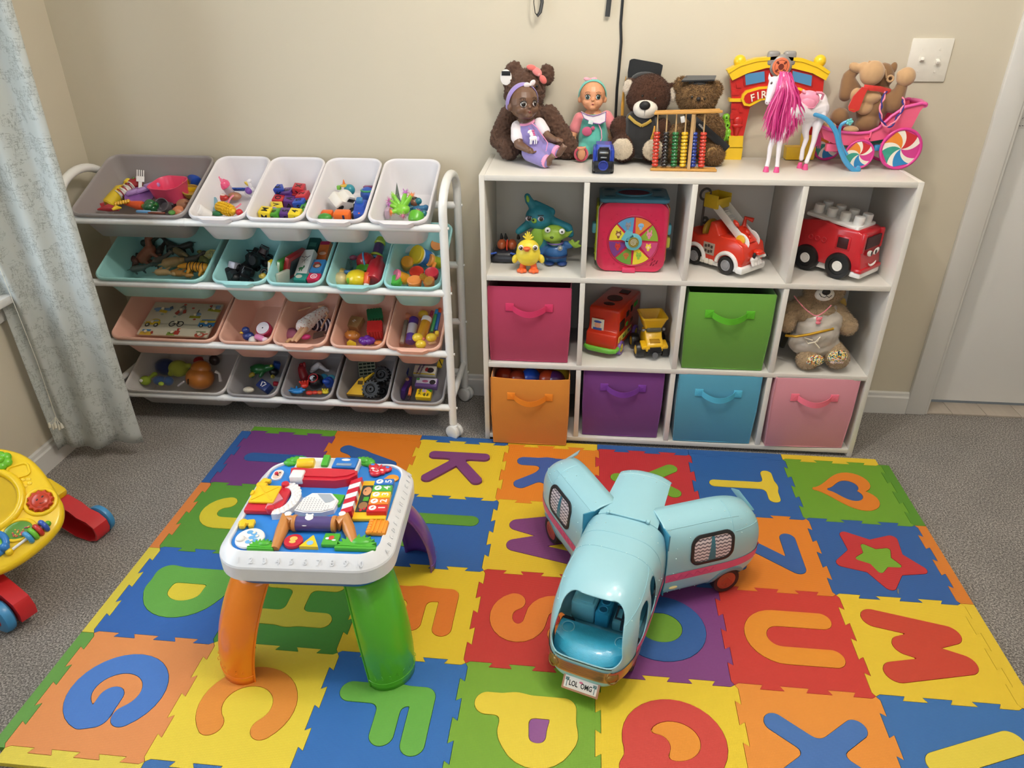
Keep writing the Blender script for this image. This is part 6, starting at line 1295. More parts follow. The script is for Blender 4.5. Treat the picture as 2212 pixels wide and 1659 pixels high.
b = B(); T.e(b, 1200, 545, .0, 26, 22, .030); T.c(b, (1176, 530, .0), (1168, 545, -.004), 9, 8); T.c(b, (1222, 528, .0), (1232, 530, .0), 8.5, 7); T.c(b, (1190, 562, .0), (1190, 570, .0), 13, 12); T.c(b, (1212, 562, .0), (1212, 570, .0), 12, 12); blob('suit', b, bs, T.t, .003, 4)
b = B(); c = T.p(1199, 548, .0); k = T.k(1199, 548, 0); b.torus(tuple(c), 25*k, .0022, n=36, sx=1.02); b.torus(tuple(c+Vc((0, 0, -.003))), 25*k, .0022, n=36, sx=1.02); T.w('belt', b, P('1d2c58', .4))
b = B(); c = T.p(1199, 523, -.001); b.torus(tuple(c), 17*k, .0028, n=32); T.w('collar_ring', b, P('6a5a98', .4))
for px in (1187, 1214): b = B(); p = T.p(px, 570, -.006); b.ell((p.x, p.y-.006, .007), (.016, .020, .0072)); T.w('boot', b, P('27427e', .35, .2))
for px, py in ((1183, 497), (1214, 500)): b = B(); T.e(b, px, py, -.028, 6.6, 6.2, .005, m=0); T.e(b, px, py+1, -.0325, 2.2, 2.2, .002, m=1); T.w('eye', b, [P('f2f2ee', .2, .4), BLACK])
b = B(); T.e(b, 1192, 513, -.034, 4.4, 3, .003); T.w('mouth', b, P('4c6420', .5))
b = B(); T.e(b, 1210, 536, -.029, 3.6, 3.6, .0015, m=0); b.torus(T.p(1210, 536, -.031), .0075, .0006, RM(70, -30, 0), m=0, n=20); T.w('suit_badge', b, P('b8b49a', .4))
# dark blue toy car at the left
T = Toy('toy_car', 'dark blue and black toy car with orange canopy in the top left cube', 'toy car', (1088, 568), z=Z1)
k = T.k(1088, 550, 0); b = B(); b.loft([ringz(rrect(52*k, .075, .01, 4, 0, .03), .006), ringz(rrect(52*k, .075, .01, 4, 0, .03), .022), ringz(rrect(46*k, .066, .012, 4, 0, .034), .034), ringz(rrect(38*k, .05, .012, 4, 0, .04), .042)]); T.w('body', b, P('181a24', .35, .3))
b = B();
for s_ in (-1, 1): b.box((s_*20*k, .006, .030), (.018, .04, .006), .002, RM(-18, s_*14, 0))
T.w('fender', b, P('2450b4', .35, .2))
oc = P('a8502a', .2, .6)
for px in (1084, 1106): b = B(); T.e(b, px, 528, .03, 10.5, 12, .022); T.w('canopy', b, oc)
b = B(); b.torus(T.p(1096, 530, .024), .0165, .0026, RM(0, 90, 0), n=24); T.w('roll_bar', b, P('e0442c', .35))
b = B();
for px in (1084, 1093, 1120): T.c(b, (px, 514, .035), (px-1, 505, .035), 4, 1.5)
T.w('engine_fins', b, BLACK)
for s_ in (-1, 1):
    for y in (.008, .055): b = B(); b.cyl((s_*22*k, y, .012), (s_*27*k, y, .012), .012, n=20, bev=.002); T.w('wheel', b, BLACK)
# activity cube
T = Toy('activity_cube', 'raspberry pink baby activity cube with an eight-picture wheel in the top row', 'activity cube', (1360, 588), z=Z1)
k = T.k(1360, 510, 0); CW, CH = 152*k, 155*k; A_ = Matrix.Identity(4); pkc = P('cf2350', .28, .35); D_ = .150
b = B(A_); fr = lambda s_, y: [(x*s_, y, z) for x, z in rrect(CW*.98, CH*.97, .030, 7, 0, CH*.5)]
b.loft([fr(.95, 0) , fr(.985, .004), fr(1, .014), fr(1, .026)], 0); b.obj('front_panel', pkc, T.t, smooth=50)
for y_, c_, n_ in ((.026, 'eee8ea', 'white_frame'),): b = B(); b.loft([fr(1.012, .026), fr(1.012, .034)], 0); T.w(n_, b, P(c_, .35))
b = B(); b.loft([fr(.985, .034), fr(.985, D_)], 0); T.w('core', b, P('e8e4e6', .4))
b = B(); b.box((-CW*.497, .088, CH*.5), (.008, .100, CH*.80), .004)
rn = random.Random(3)
for i in range(26): b.ell((-CW*.512, .045+.088*rn.random(), CH*(.14+.72*rn.random())), (.003, .004, .004), n=8)
T.w('left_panel', b, P('c8d838', .35)); b = B(); b.box((CW*.497, .088, CH*.5), (.008, .100, CH*.78), .004); T.w('right_panel', b, P('d87a3c', .35))
for s_, z_, c_ in ((-1, .55, '66b8cc'), (1, .55, '66b8cc'), (1, .36, 'c8d050')): b = B(); b.box((s_*CW*.535, .07, CH*z_), (.016, .03, .034), .006); T.w('side_knob', b, P(c_, .35))
b = B(); tz = CH*.965; b.loft([ringz(rrect(CW*.9, D_*.95, .016, 6, 0, D_/2+.004), tz), ringz(rrect(CW*.97, D_*1.0, .016, 6, 0, D_/2+.003), tz+.005), ringz(rrect(CW*.97, D_*1.0, .016, 6, 0, D_/2+.003), tz+.014), ringz(rrect(CW*.92, D_*.95, .014, 6, 0, D_/2+.003), tz+.016)], 0);
b.torus((0, D_/2+.003, tz+.016), .040, .004, n=36, sx=1.3); T.w('top_panel', b, P('3f7f98', .35, .2))
b = B(); b.cyl((0, D_/2+.003, tz+.0155), (0, D_/2+.003, tz+.0172), .040, n=36); o = T.w('top_opening', b, P('6a1c3c', .5)); o.scale = (1.28, 1, 1)
b = B()
for sx, sy in ((-1, .25), (1, .25), (-1, .82), (1, .82)): b.ell((sx*CW*.34, D_*sy, tz+.0155), (.018, .010, .002), n=18)
T.w('top_hollows', b, P('28586c', .5))
W0 = Vc((.004, -.0006, CH*.455)); RWH = 54*k
b = B(MT(W0) @ RM(90, 0, 0)); b.torus((0, 0, -.001), RWH*1.02, .0028, n=48); T.w('wheel_rim', b, P('b81c48', .3, .3))
wc = ['5a9cc8', 'e08a38', '8aa838', 'c84a78', 'e0cc38', '6c9a3c', '7a3a86', 'e8d83c']; b = B(MT(W0) @ RM(90, 0, 0))
for i in range(8):
    a0, a1 = 2*pi*i/8+.03, 2*pi*(i+1)/8-.03; L = [(RWH*.16*cos((a0+a1)/2), RWH*.16*sin((a0+a1)/2))]+[(RWH*.97*cos(a0+(a1-a0)*j/8), RWH*.97*sin(a0+(a1-a0)*j/8)) for j in range(9)]
    b.prism(L, -.001, .0012, m=i)
T.w('picture_wheel', b, [P(c, .35) for c in ('8aa838', 'e08a38', '5a9cc8', 'e8d83c', '7a3a86', '6c9a3c', 'e0cc38', 'c84a78')], 'eight coloured picture wedges')
an = [('pink_rabbit_picture', 'e08aa0', 1), ('blue_bird_picture', '8cb8dc', 0), ('grey_mouse_picture', '8a8a92', 1), ('monkey_picture', '8a5a34', 1), ('red_cat_picture', 'c8302c', 1), ('brown_hen_picture', 'b86a34', 0), ('green_bug_picture', '8cb840', 1), ('yellow_bee_picture', 'e8c83a', 1)]
for i, (n, c, ears) in enumerate(an):
    a = 2*pi*(i+.5)/8; Q = MT(W0) @ RM(90, 0, 0) @ MT((RWH*.66*cos(a), RWH*.66*sin(a), .0015)); b = B(Q); s_ = .0105
    b.ell((0, s_*.3, 0), (s_*.85, s_*.7, .0006), m=0, n=18); b.ell((0, -s_*.55, 0), (s_*.42, s_*.5, .0005), m=0, n=12)
    if ears:
        for e_ in (-1, 1): b.ell((e_*s_*.5, s_*(1.05 if i else 1.25), 0), (s_*.24, s_*(.25 if i else .5), .0005), m=0, n=10)
    for e_ in (-1, 1): b.ell((e_*s_*.3, s_*.15, .0006), (s_*.08, s_*.1, .0003), m=1, n=8)
    if i in (3, 7): b.ell((0, s_*.15, .0002), (s_*.6, s_*.45, .0006), m=2, n=14)
    b.obj(n, [P(c, .45), BLACK, P('f0cda0', .5)], T.t)
b = B(MT(W0) @ RM(90, 0, 0)); b.cyl((0, 0, 0), (0, 0, .010), RWH*.34, m=0, n=32, bev=.002); b.prism([(-RWH*.5, RWH*.1), (-RWH*.30, RWH*.48), (-RWH*.08, RWH*.42), (RWH*.0, RWH*.2), (-RWH*.25, 0)], .002, .010, m=0); b.cyl((0, 0, .010), (0, 0, .012), RWH*.21, m=1, n=28)
b.tube([(RWH*.14*(1-i/40)*cos(i*.45), RWH*.14*(1-i/40)*sin(i*.45), .0126) for i in range(36)], .0006, m=2, n=4); T.w('spinner', b, [P('66b4c4', .3, .2), P('8a7c34', .3), P('f0ece0', .4)])
b = B()
for i in range(7): p = (CW*.33+.0075*(i % 3-1)+.002*i/3, -.0008, CH*.155+.006*(i//2)-.008); b.box(p, (.0014, .001, .0075), R=RM(0, 35, 0))
T.w('speaker_slots', b, P('5a1024', .6)); b = B(); b.box((-.004, -.004, CH*.02+.004), (.042, .012, .016), .004); T.w('latch', b, P('d83a64', .3, .3))
b = B(); rn = random.Random(9)
for i in range(26):
    a = i*.2417*2; x, z = CW*.41*cos(2*pi*i/26)*1.02, CH*.47+CH*.43*sin(2*pi*i/26)
    if abs(x) < CW*.42: b.torus((x, -.0003, z), .0026, .0006, RM(90, 0, 0), n=10, k=5)
T.w('raised_symbols', b, pkc)
# --- fire truck with ladder (top row, third cube)
def vehicle_frame(T, ang): return Matrix.Rotation(rd(ang), 4, 'Z')
T = Toy('toy_fire_truck', 'red toy fire truck with white ladder and small dog on the grille', 'toy truck', (1600, 590), z=Z1)
V = vehicle_frame(T, -46); T.t.matrix_world = MT(onz(1552, 590, Z1)+Vc((.046, .040, 0))) @ V @ Matrix.Scale(1.24, 4); tr = P('d8341c', .3, .3); tw = P('eceae6', .35, .1)
# local: +x is forwards, width along y
def prof(b, L, y0, y1, m=0, r=0): return b.prism([(x, z) for x, z in L], -y1, -y0, Matrix(((1, 0, 0, 0), (0, 0, -1, 0), (0, 1, 0, 0), (0, 0, 0, 1))), m)
def side_prof(par, nm, L, w_, m, bev=.003, lab=None, y=0):
    b = B(); prof(b, L, -w_/2+y, w_/2+y); o = b.obj(nm, m, par, lab, smooth=50); md = o.modifiers.new('b', 'BEVEL'); md.width = bev; md.segments = 2; md.limit_method = 'ANGLE'; md.angle_limit = rd(40); bake(o); o.data.polygons.foreach_set('use_smooth', [True]*len(o.data.polygons)); o.data.set_sharp_from_angle(angle=rd(50)); return o
side_prof(T.t, 'body', [(.052, .022), (.060, .050), (.050, .078), (.030, .088), (-.02, .090), (-.035, .118), (-.050, .120), (-.055, .085), (-.085, .078), (-.112, .088), (-.120, .085), (-.122, .035), (-.118, .022)], .086, tr, .004)
b = B(); b.box((-.032, 0, .018), (.165, .088, .012), .004); b.box((.052, 0, .020), (.022, .098, .018), .006)
T.w('bumper', b, tw)
for x in (.012, -.086):
    for y in (-1, 1): b = B(); pts = [(x+.030*cos(rd(a)), y*.0445, .024+.030*sin(rd(a))) for a in range(-5, 186, 12)]; b.tube(pts, .0052, n=8); T.w('wheel_arch', b, tw)
def tw_wheel(par, x, y, z, r, wd, hub, tyre='1c1b1c', s_=1, hk=1):
    Q = MT((x, y, z)) @ RM(90*s_, 0, 0); b = B(Q); b.lathe([(r*.5, -wd/2), (r*.93, -wd/2), (r, -wd*.3), (r, wd*.3), (r*.93, wd/2), (r*.66, wd/2), (r*.64, wd*.38), (.001, wd*.38)], None, 0, 32); o = b.obj('wheel', P(tyre, .4, .1), par)
    b = B(Q); b.lathe([(r*.60*hk, wd*.36), (r*.60*hk, wd*.46), (r*.5*hk, wd*.5), (r*.4*hk, wd*.44), (r*.36*hk, wd*.50), (.001, wd*.52)], None, 0, 26)
    b.obj('hub', P(hub, .3, .2), o); return o
for x in (.012, -.086):
    for s_ in (-1, 1): tw_wheel(T.t, x, -s_*.038, .0235, .0235, .020, '8c8c90', s_=s_)
b = B(); b.box((-.045, -.0435, .052), (.034, .002, .030), .0006, m=0)
for x, z in ((-.054, .058), (-.045, .060), (-.036, .058), (-.053, .046), (-.044, .045), (-.036, .047)): b.box((x, -.0448, z), (.006, .001, .007), m=1)
T.w('label_sticker', b, [P('a8988a', .5), P('4a3a34', .5)]); b = B()
for i in range(4): b.box((-.075+.014*i, -.045, .020), (.0125, .004, .014), .002)
T.w('running_board', b, P('e4dfd2', .4))
# ladder: hinged near the front, rising to the back
LM = MT((.022, 0, .090)) @ Matrix.Rotation(rd(36), 4, 'Y')
for s_ in (-1, 1):
    b = B(LM); b.box((-.045, s_*.021, .004), (.128, .0035, .020), .0015); b.ell((.012, s_*.021, .004), (.022, .0022, .016)); T.w('ladder_rail', b, tw)
b = B(LM)
for i in range(7): b.box((-.02-.0125*i, 0, -.001), (.0035, .040, .003), .001)
b.box((-.03, 0, -.004), (.10, .040, .002)); T.w('ladder_rungs', b, tw)
b = B(LM); b.box((-.0, 0, .008), (.052, .034, .010), .004); b.ell((-.002, 0, .014), (.008, .006, .006)); b.ell((.012, -.004, .013), (.005, .005, .005)); T.w('ladder_base', b, tr)
b = B(LM); b.tube([(-.02, .006, .012), (-.035, .014, .026), (-.018, .020, .034)], [.006, .005, .006], n=10); b.ell((-.030, -.022, .020), (.011, .005, .005)); T.w('handle', b, tr)
b = B(LM); b.cyl((.008, -.0235, .003), (.008, -.0275, .003), .0125, n=24, bev=.001); T.w('yellow_dial', b, P('e8b828', .35))
b = B(LM @ MT((-.116, 0, .006)) @ RM(0, -36, 0));
for q in ((0, -.026, 0, .040, .003, .032), (0, .026, 0, .040, .003, .032), (-.020, 0, 0, .003, .052, .034), (.020, 0, -.004, .003, .052, .024), (0, 0, -.016, .040, .052, .003)): b.box(q[:3], q[3:], .0012)
T.w('yellow_basket', b, P('d8b828', .4))
b = B(); b.ell((-.108, .012, .100), .010, n=14); b.torus((-.100, -.01, .172), .014, .003, RM(60, 0, 0)); b.cyl((-.108, 0, .088), (-.100, -.01, .16), .003); T.w('hose_ring', b, P('6a6664', .4, metal=.4))
b = B(); b.ell((-.078, 0, .085), (.012, .030, .028)); T.w('seat_back', b, P('c8a030', .4))
# dog figure on the front
b = B(MT((.060, 0, .038)))
b.ell((.004, -.006, .006), (.007, .013, .008)); b.ell((.006, .010, .016), (.008, .009, .0085)); b.ell((.012, .016, .014), (.006, .006, .005));
for y in (-.014, -.005, .005, .012): b.cap((.006, y, .002), (.010, y, -.006), .0038)
b.v = [(x, y*1.15, z) for x, y, z in b.v]; blob('dog_figure', b, P('e4dfda', .4), T.t, .0016, 2)
b = B(MT((.064, .006, .061))); b.ell((0, 0, 0), (.011, .014, .006)); b.box((.004, 0, -.003), (.016, .026, .003), .0015); T.w('dog_helmet', b, tr)
b = B(); b.ell((.066, -.012, .054), (.004, .004, .009), n=12); b.ell((.0795, .024, .052), .002, n=8); T.w('dog_ear', b, BLACK)
# --- big block fire truck (top row, right cube)
T = Toy('toy_fire_truck', 'red toy fire truck with white stud roof and smiling face', 'toy truck', (1808, 592), z=Z1)
T.t.matrix_world = MT(onz(1812, 600, Z1)+Vc((.012, .056, 0))) @ vehicle_frame(T, -45) @ Matrix.Scale(1.2, 4)
tr2 = P('c4202a', .28, .35); side_prof(T.t, 'body', [(.070, .026), (.078, .030), (.076, .045), (.070, .075), (.066, .122), (.050, .128), (-.005, .126), (-.03, .135), (-.075, .130), (-.104, .124), (-.108, .05), (-.104, .030)], .100, tr2, .007)
b = B(); b.box((.072, 0, .031), (.022, .104, .012), .005); T.w('front_bumper', b, tr2)
b = B(); b.box((.066, 0, .020), (.030, .098, .016), .005); b.box((-.02, 0, .020), (.165, .084, .018), .005); T.w('white_chassis', b, tw)
for x in (.022, -.066):
    for s_ in (-1, 1): tw_wheel(T.t, x, -s_*.046, .0335, .0335, .024, 'ece8e2', '141416', s_=s_, hk=.64)
for s_ in (-1, 1):
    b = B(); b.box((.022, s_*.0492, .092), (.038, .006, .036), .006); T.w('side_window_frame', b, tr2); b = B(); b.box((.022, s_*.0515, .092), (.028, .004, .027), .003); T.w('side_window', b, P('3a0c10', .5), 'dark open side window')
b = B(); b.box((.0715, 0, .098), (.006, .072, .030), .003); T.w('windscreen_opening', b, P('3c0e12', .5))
b = B()
for s_ in (-1, 1): b = B(); b.box((.068, s_*.044, .100), (.012, .012, .050), .004); T.w('windscreen_pillar', b, tr2)
b = B(MT((-.030, 0, .136)) @ RM(0, 5, 0)); b.box((.006, 0, 0), (.138, .084, .010), .004); b.box((.074, 0, -.002), (.012, .086, .016), .004); T.w('stud_roof', b, tw)
for i in range(4):
    for s_ in (-1, 1): b = B(MT((-.030, 0, .136)) @ RM(0, 5, 0)); b.cyl((-.052+.036*i+.008, s_*.020, .004), (-.052+.036*i+.008, s_*.020, .026), .0125, n=22, bev=.002); T.w('stud', b, tw)
Fm = MT((.0800, 0, .066)) @ RM(90, 0, 90)
b = B(Fm @ RM(-4, 0, 0))
for s_ in (-1, 1): b.ell((s_*.016, .006, -.002), (.015, .0075, .0022), RM(0, 0, s_*14), m=0, n=18); b.ell((s_*.011, .005, -.0002), (.0045, .0058, .0012), m=1, n=14)
T.w('eyes', b, [P('f0ece6', .3), BLACK]); b = B(Fm); b.tube([(.020*cos(rd(a)), -.014+.012*sin(rd(a)), .001) for a in range(200, 341, 14)], [.0008, .0015, .0022, .0026, .0028, .0028, .0028, .0026, .0022, .0015, .0008][:11], n=6); T.w('smile', b, P('f0ece6', .3))
b = B()
for i in range(3): b.torus((-.028-.018*i, -.0505, .088), .006, .0014, RM(90, 0, 0), n=16)
T.w('side_rings', b, tr2)
# --- shape sorter bus and dump truck (middle row)
T = Toy('toy_bus', 'red shape sorter bus with green bumper and purple wheels', 'toy bus', (1325, 770), z=Z2)
T.t.matrix_world = MT(T.o+Vc((-.022, .060, 0))) @ vehicle_frame(T, -112) @ Matrix.Scale(1.08, 4)
b5 = P('c83014', .3, .25); side_prof(T.t, 'body', [(.058, .024), (.062, .030), (.058, .072), (.040, .080), (.036, .112), (.042, .145), (.034, .152), (-.15, .150), (-.16, .140), (-.16, .030), (-.15, .024)], .098, b5, .006)
b = B(); b.tube([(.030, -.050, .026), (.058, -.046, .025), (.066, -.034, .025), (.067, 0, .025), (.066, .034, .025), (.058, .046, .025), (.030, .050, .026)], .0085, n=10); T.w('green_bumper', b, P('6cb63c', .35))
for x in (.020, -.115):
    for s_ in (-1, 1): tw_wheel(T.t, x, -s_*.048, .0225, .0225, .018, 'e0cc30', '7a58a8', s_=s_)
b = B(MT((.0415, -.018, .096)) @ RM(90, 0, 90) @ RM(-2, 0, 0)); b.box((0, 0, 0), (.040, .036, .003), .001, m=0); b.ell((0, -.002, .002), (.010, .010, .001), m=1, n=16); b.ell((0, .009, .0022), (.013, .004, .001), m=2, n=14); b.box((0, -.014, .002), (.028, .008, .001), .0005, m=2); T.w('driver_sticker', b, [P('d8d8c8', .4), P('e4a888', .5), P('3a5aa8', .5)])
b = B(); b.box((.012, .0495, .096), (.040, .004, .030), .004); T.w('side_window', b, P('2c1410', .5), 'dark side window')
for pos, sc, c in (((-.035, +.0495, .115), (.012, .018), '1e1420'), ((-.070, +.0495, .120), (.008, .020), '201010'), ((-.110, +.0495, .122), (.016, .014), '38a02c'), ((-.035, +.0495, .082), (.010, .012), '5ab03c'), ((-.075, +.0495, .080), (.012, .013), '6a3a2c')): b = B(); b.box(pos, (sc[0]*2, .003, sc[1]), .0014); T.w('shape_hole', b, P(c, .5))
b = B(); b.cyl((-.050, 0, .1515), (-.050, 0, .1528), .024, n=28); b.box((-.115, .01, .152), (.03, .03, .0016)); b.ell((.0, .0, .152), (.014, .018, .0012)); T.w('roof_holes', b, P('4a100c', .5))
b = B(); b.box((-.02, .0502, .053), (.115, .0022, .020), .0008, m=0)
b.text('BUS', .015, MT((-.010, .0516, .052)) @ RM(90, 0, 180), 2, .0004)
for i in range(5): b.box((.030-.013*i if i < 1 else -.035-.010*i, .0515, .055), (.007, .001, .008), m=1+i % 3)
T.w('side_banner', b, [P('e0d060', .4), P('c83030', .4), P('2a7a3a', .4), P('2a50a8', .4)], 'yellow banner with the word BUS')
T = Toy('toy_dump_truck', 'yellow toy dump truck with black wheels beside the red bus', 'toy truck', (1408, 776), z=Z2)
T.t.matrix_world = MT(T.o+Vc((-.002, .042, .0))) @ vehicle_frame(T, -80)
ty = P('e6b41c', .32, .2); side_prof(T.t, 'cab', [(.048, .030), (.050, .052), (.040, .062), (.022, .070), (.012, .088), (-.03, .088), (-.05, .055), (-.05, .028)], .056, ty, .004)
b = B(); b.box((.044, 0, .036), (.018, .046, .024), .005); b.box((.025, 0, .026), (.05, .05, .014), .004)
for i in range(4): b.box((.0535, 0, .028+.006*i), (.002, .038, .0025))
T.w('radiator', b, P('1e1f22', .45)); b = B(); b.cyl((.054, 0, .022), (.060, 0, .022), .009, n=20); T.w('winch', b, P('6a6a6e', .4))
b = B(); b.box((.036, 0, .064), (.018, .034, .002), .0006, RM(0, 20, 0)); T.w('hood_recess', b, P('a87c14', .5))
b = B()
for s_ in (-1, 1): b.box((.030, s_*.034, .048), (.040, .020, .012), .004, RM(0, 12, 0)); b.box((.052, s_*.024, .046), (.005, .012, .008), .002)
T.w('fender', b, ty); b = B(); b.box((.004, 0, .094), (.030, .048, .014), .003); T.w('engine_cover', b, P('5c5848', .5))
b = B(MT((-.018, 0, .108))); q = lambda w_, l_, z: ringz(rrect(l_, w_, .008, 4), z); b.loft([q(.056, .06, -.012), q(.080, .085, .022), q(.086, .09, .026), q(.086, .09, .030), q(.078, .082, .030), q(.070, .075, .02), q(.046, .05, -.006)]); T.w('dump_bed', b, ty)
b = B(); b.cyl((.002, -.036, .088), (.002, -.026, .088), .005, n=12); b.box((.002, .036, .090), (.008, .010, .010), .002); T.w('hydraulic', b, P('9a9a9c', .3, metal=.6))
for x in (.016, -.055):
    for s_ in (-1, 1): tw_wheel(T.t, x, -s_*.044, .0255, .0255, .026, 'd8b030', '18181a', s_=s_)
# --- tan birthday bear in a satin dress
T = Toy('teddy_bear', 'tan teddy bear in white satin dress and pink bead necklace', 'teddy bear', (1775, 785), z=Z2)
bt = P('a68d6c', .95, sheen=.45, noise_amt=.15, scale=120)
b = B()
for q in ((1780, 628, .01, 44, 34, .042), (1765, 720, .0, 45, 60, .05), (1735, 668, .0, 28, 30, .03), (1768, 680, .0, 50, 34, .045)): T.e(b, *q)
T.c(b, (1808, 672, -.004), (1832, 705, -.02), 19, 20); T.c(b, (1710, 665, .0), (1700, 700, -.01), 16, 18); T.c(b, (1750, 765, -.03), (1745, 775, -.045), 24, 24); T.c(b, (1800, 760, -.03), (1808, 772, -.045), 24, 25)
blob('body', b, bt, T.t, .0038, 5, .004, .02, fur=22000, flen=.006, seed=8)
b = B(); T.e(b, 1781, 636, -.038, 21, 15, .014); T.w('muzzle', b, fabric('e4ded2'))
b = B(); T.e(b, 1785, 631, -.050, 9, 7, .006); b.tube([T.p(*q) for q in ((1770, 634, -.050), (1774, 641, -.052), (1782, 643, -.053), (1786, 639, -.054), (1791, 643, -.053), (1797, 638, -.050))], .0009, n=6); b.tube([T.p(1785, 635, -.054), T.p(1786, 640, -.054)], .0008, n=5); T.w('nose', b, P('1a1614', .5))
sat = P('b9b0a4', .28, sheen=.3, noise_amt=.05, scale=20, name='satin')
b = B(); T.c(b, (1765, 705, -.004), (1765, 715, -.004), 46, 46); T.e(b, 1785, 690, -.005, 38, 30, .05); T.c(b, (1800, 668, -.010), (1802, 690, -.010), 12, 20); T.e(b, 1758, 740, -.012, 54, 32, .052)
blob('dress', b, sat, T.t, .0036, 3, .006, .03)
b = B(); b.tube([T.p(*q) for q in ((1697, 725, -.035), (1720, 727, -.058), (1750, 722, -.070), (1780, 715, -.068), (1800, 710, -.058))], .0042, n=8); T.w('gold_belt', b, GOLD)
b = B(); b.tube([T.p(*q) for q in ((1755, 735, -.072), (1738, 730, -.076), (1745, 742, -.078), (1765, 738, -.076), (1772, 728, -.074), (1760, 740, -.078), (1770, 752, -.074))], .0022, n=6); T.w('ribbon_tie', b, P('e4dac4', .3))
b = B(); L = curve(T, [(1716, 640, -.035), (1728, 655, -.048), (1745, 672, -.056), (1763, 682, -.062), (1780, 674, -.060), (1795, 660, -.050)], 9)
for p in L: b.ell(p, .0021, n=8)
T.w('bead_necklace', b, P('e88a98', .3, .3)); b = B(); p = T.p(1769, 690, -.066); b.ell(tuple(p), (.009, .004, .007)); b.ell(tuple(p+Vc((0, 0, -.011))), (.008, .004, .006))
for s_ in (-1, 1): b.ell(tuple(p+Vc((s_*.007, 0, .006))), .003, n=10)
T.w('pink_pendant', b, P('e87a88', .3, .3))
def speck():
    m = P('d8c890', .5, scale=3, name='sprinkle_print'); nt = m.node_tree; b_ = nt.nodes['Principled BSDF']; v = nt.nodes.new('ShaderNodeTexVoronoi'); v.inputs['Scale'].default_value = 330; tc = nt.nodes.new('ShaderNodeTexCoord'); nt.links.new(tc.outputs['Object'], v.inputs['Vector'])
    cr = nt.nodes.new('ShaderNodeValToRGB'); cr.color_ramp.interpolation = 'CONSTANT'; e = cr.color_ramp.elements; e[0].color = hx('e8dca8'); e[1].position = .2; e[1].color = hx('c83a2c')
    for p_, c_ in ((.32, '2c7a6a'), (.44, 'f0e8d0'), (.56, 'd8a82c'), (.7, '1e2a3a'), (.8, 'e8c86a'), (.9, '6aa0b8')): x = e.new(p_); x.color = hx(c_)
    sp = nt.nodes.new('ShaderNodeSeparateColor'); nt.links.new(v.outputs['Color'], sp.inputs[0]); nt.links.new(sp.outputs[0], cr.inputs[0]); nt.links.new(cr.outputs[0], b_.inputs['Base Color']); return m
spk = speck()
for px, py, rx, rz in ((1758, 779, 22, 14), (1809, 772, 21, 18)): b = B(); T.e(b, px, py, -.068, rx, rz, .014, -8); T.w('paw_pad', b, spk)
b = B(); b.text('HAPPY', .007, MT(T.p(1809, 777, -.0825)) @ RM(80, 0, 0), 0, .0003); b.text('BIRTHDAY', .0085, MT(T.p(1808, 783, -.0815)) @ RM(70, 0, 0), 0, .0003); T.w('paw_lettering', b, P('f0d8dc', .4), 'pink lettering HAPPY BIRTHDAY on the paw')
b = B(); pts = poly_px(T, [(1800, 655), (1815, 643), (1826, 645), (1829, 658), (1822, 672), (1808, 668)], .0); slab(b, pts, .002); T.w('gold_wing', b, P('b89a50', .3, metal=.5))
p = onz(1690, 752, Z2); b = B(); b.box((0, 0, .035), (.018, .07, .07), .006, RM(0, 12, 0)); one('dark_cloth', b, fabric('4c4634'), 'dark olive folded cloth tucked beside the tan teddy bear', 'cloth', MT(p+Vc((.004, .03, 0))))
# ------------------------------------------------------------------ what lies in the toy bins
TN_ = Vc((0, -sin(rd(TIL)), cos(rd(TIL))))
def at(r, px, py, dz=0):
    """where a sight line meets the heap: level near the front lip, riding on the sloping bin floor further back"""
    p = onz(px, py, LZ[r]-.016+dz); P0 = Vc((0, -.004, LZ[r]))-TN_*(.111-.020-max(0, dz)*.8)
    if (p-P0).dot(TN_) < 0: d = ray(px, py); p = CAM+d*((P0-CAM).dot(TN_)/d.dot(TN_))
    return p
def put(name, lab, cat, r, px, py, parts, rot=(0, 0, 0), dz=0, s=1, group=None):
    """parts = [(part name or None, builder, materials)]; one entry makes a plain one-mesh thing"""
    M_ = MT(at(r, px, py, dz)) @ RM(*rot) @ Matrix.Scale(s*1.14, 4)
    if len(parts) == 1: return one(name, parts[0][1], parts[0][2], lab, cat, M_, group)
    t = thing(name, lab, cat, M_, group)
    for n, b, m in parts: b.obj(n, m, t)
    return t
def ball(r=.02, sx=1, sy=1, sz=1): return B().ell((0, 0, 0), (r*sx, r*sy, r*sz), n=24)
def pl(h, **k): return P(h, .32, .2, **k)
G0 = 'pretend food and kitchen toys in the taupe bin'
def bottle(r, h): return B().lathe([(r*.8, -h/2), (r, -h/2+.004), (r, h*.18), (r*.45, h*.34), (r*.45, h*.46), (r*.4, h/2), (.001, h/2)])
put('toy_bottle', 'yellow plastic bottle lying in the wide taupe bin', 'toy bottle', 0, 254, 420, [('bottle', bottle(.019, .10), pl('e0c02a')), ('cap', B().cyl((0, 0, .046), (0, 0, .062), .012, bev=.002), pl('ecd03c'))], (-60, 28, 0), .016)
b = B(); b.box((0, -.02, 0), (.010, .05, .002), .0008); b.box((0, .012, .001), (.022, .018, .002), .001)
for i in range(4): b.box((-.0085+.0057*i, .030, .002), (.003, .022, .0016), .0006)
put('toy_fork', 'white plastic toy fork sticking up in the wide taupe bin', 'toy fork', 0, 303, 395, [(None, b, pl('e8e4e4'))], (50, 10, 25), .035)
put('toy_tomato', 'dark red round toy vegetable behind the purple toy', 'toy food', 0, 291, 397, [('fruit', ball(.020, 1.2, 1, .8), pl('a82a30')), ('stalk', B().ell((0, 0, .015), (.004, .004, .005)), pl('4a7a2a'))], dz=.014)
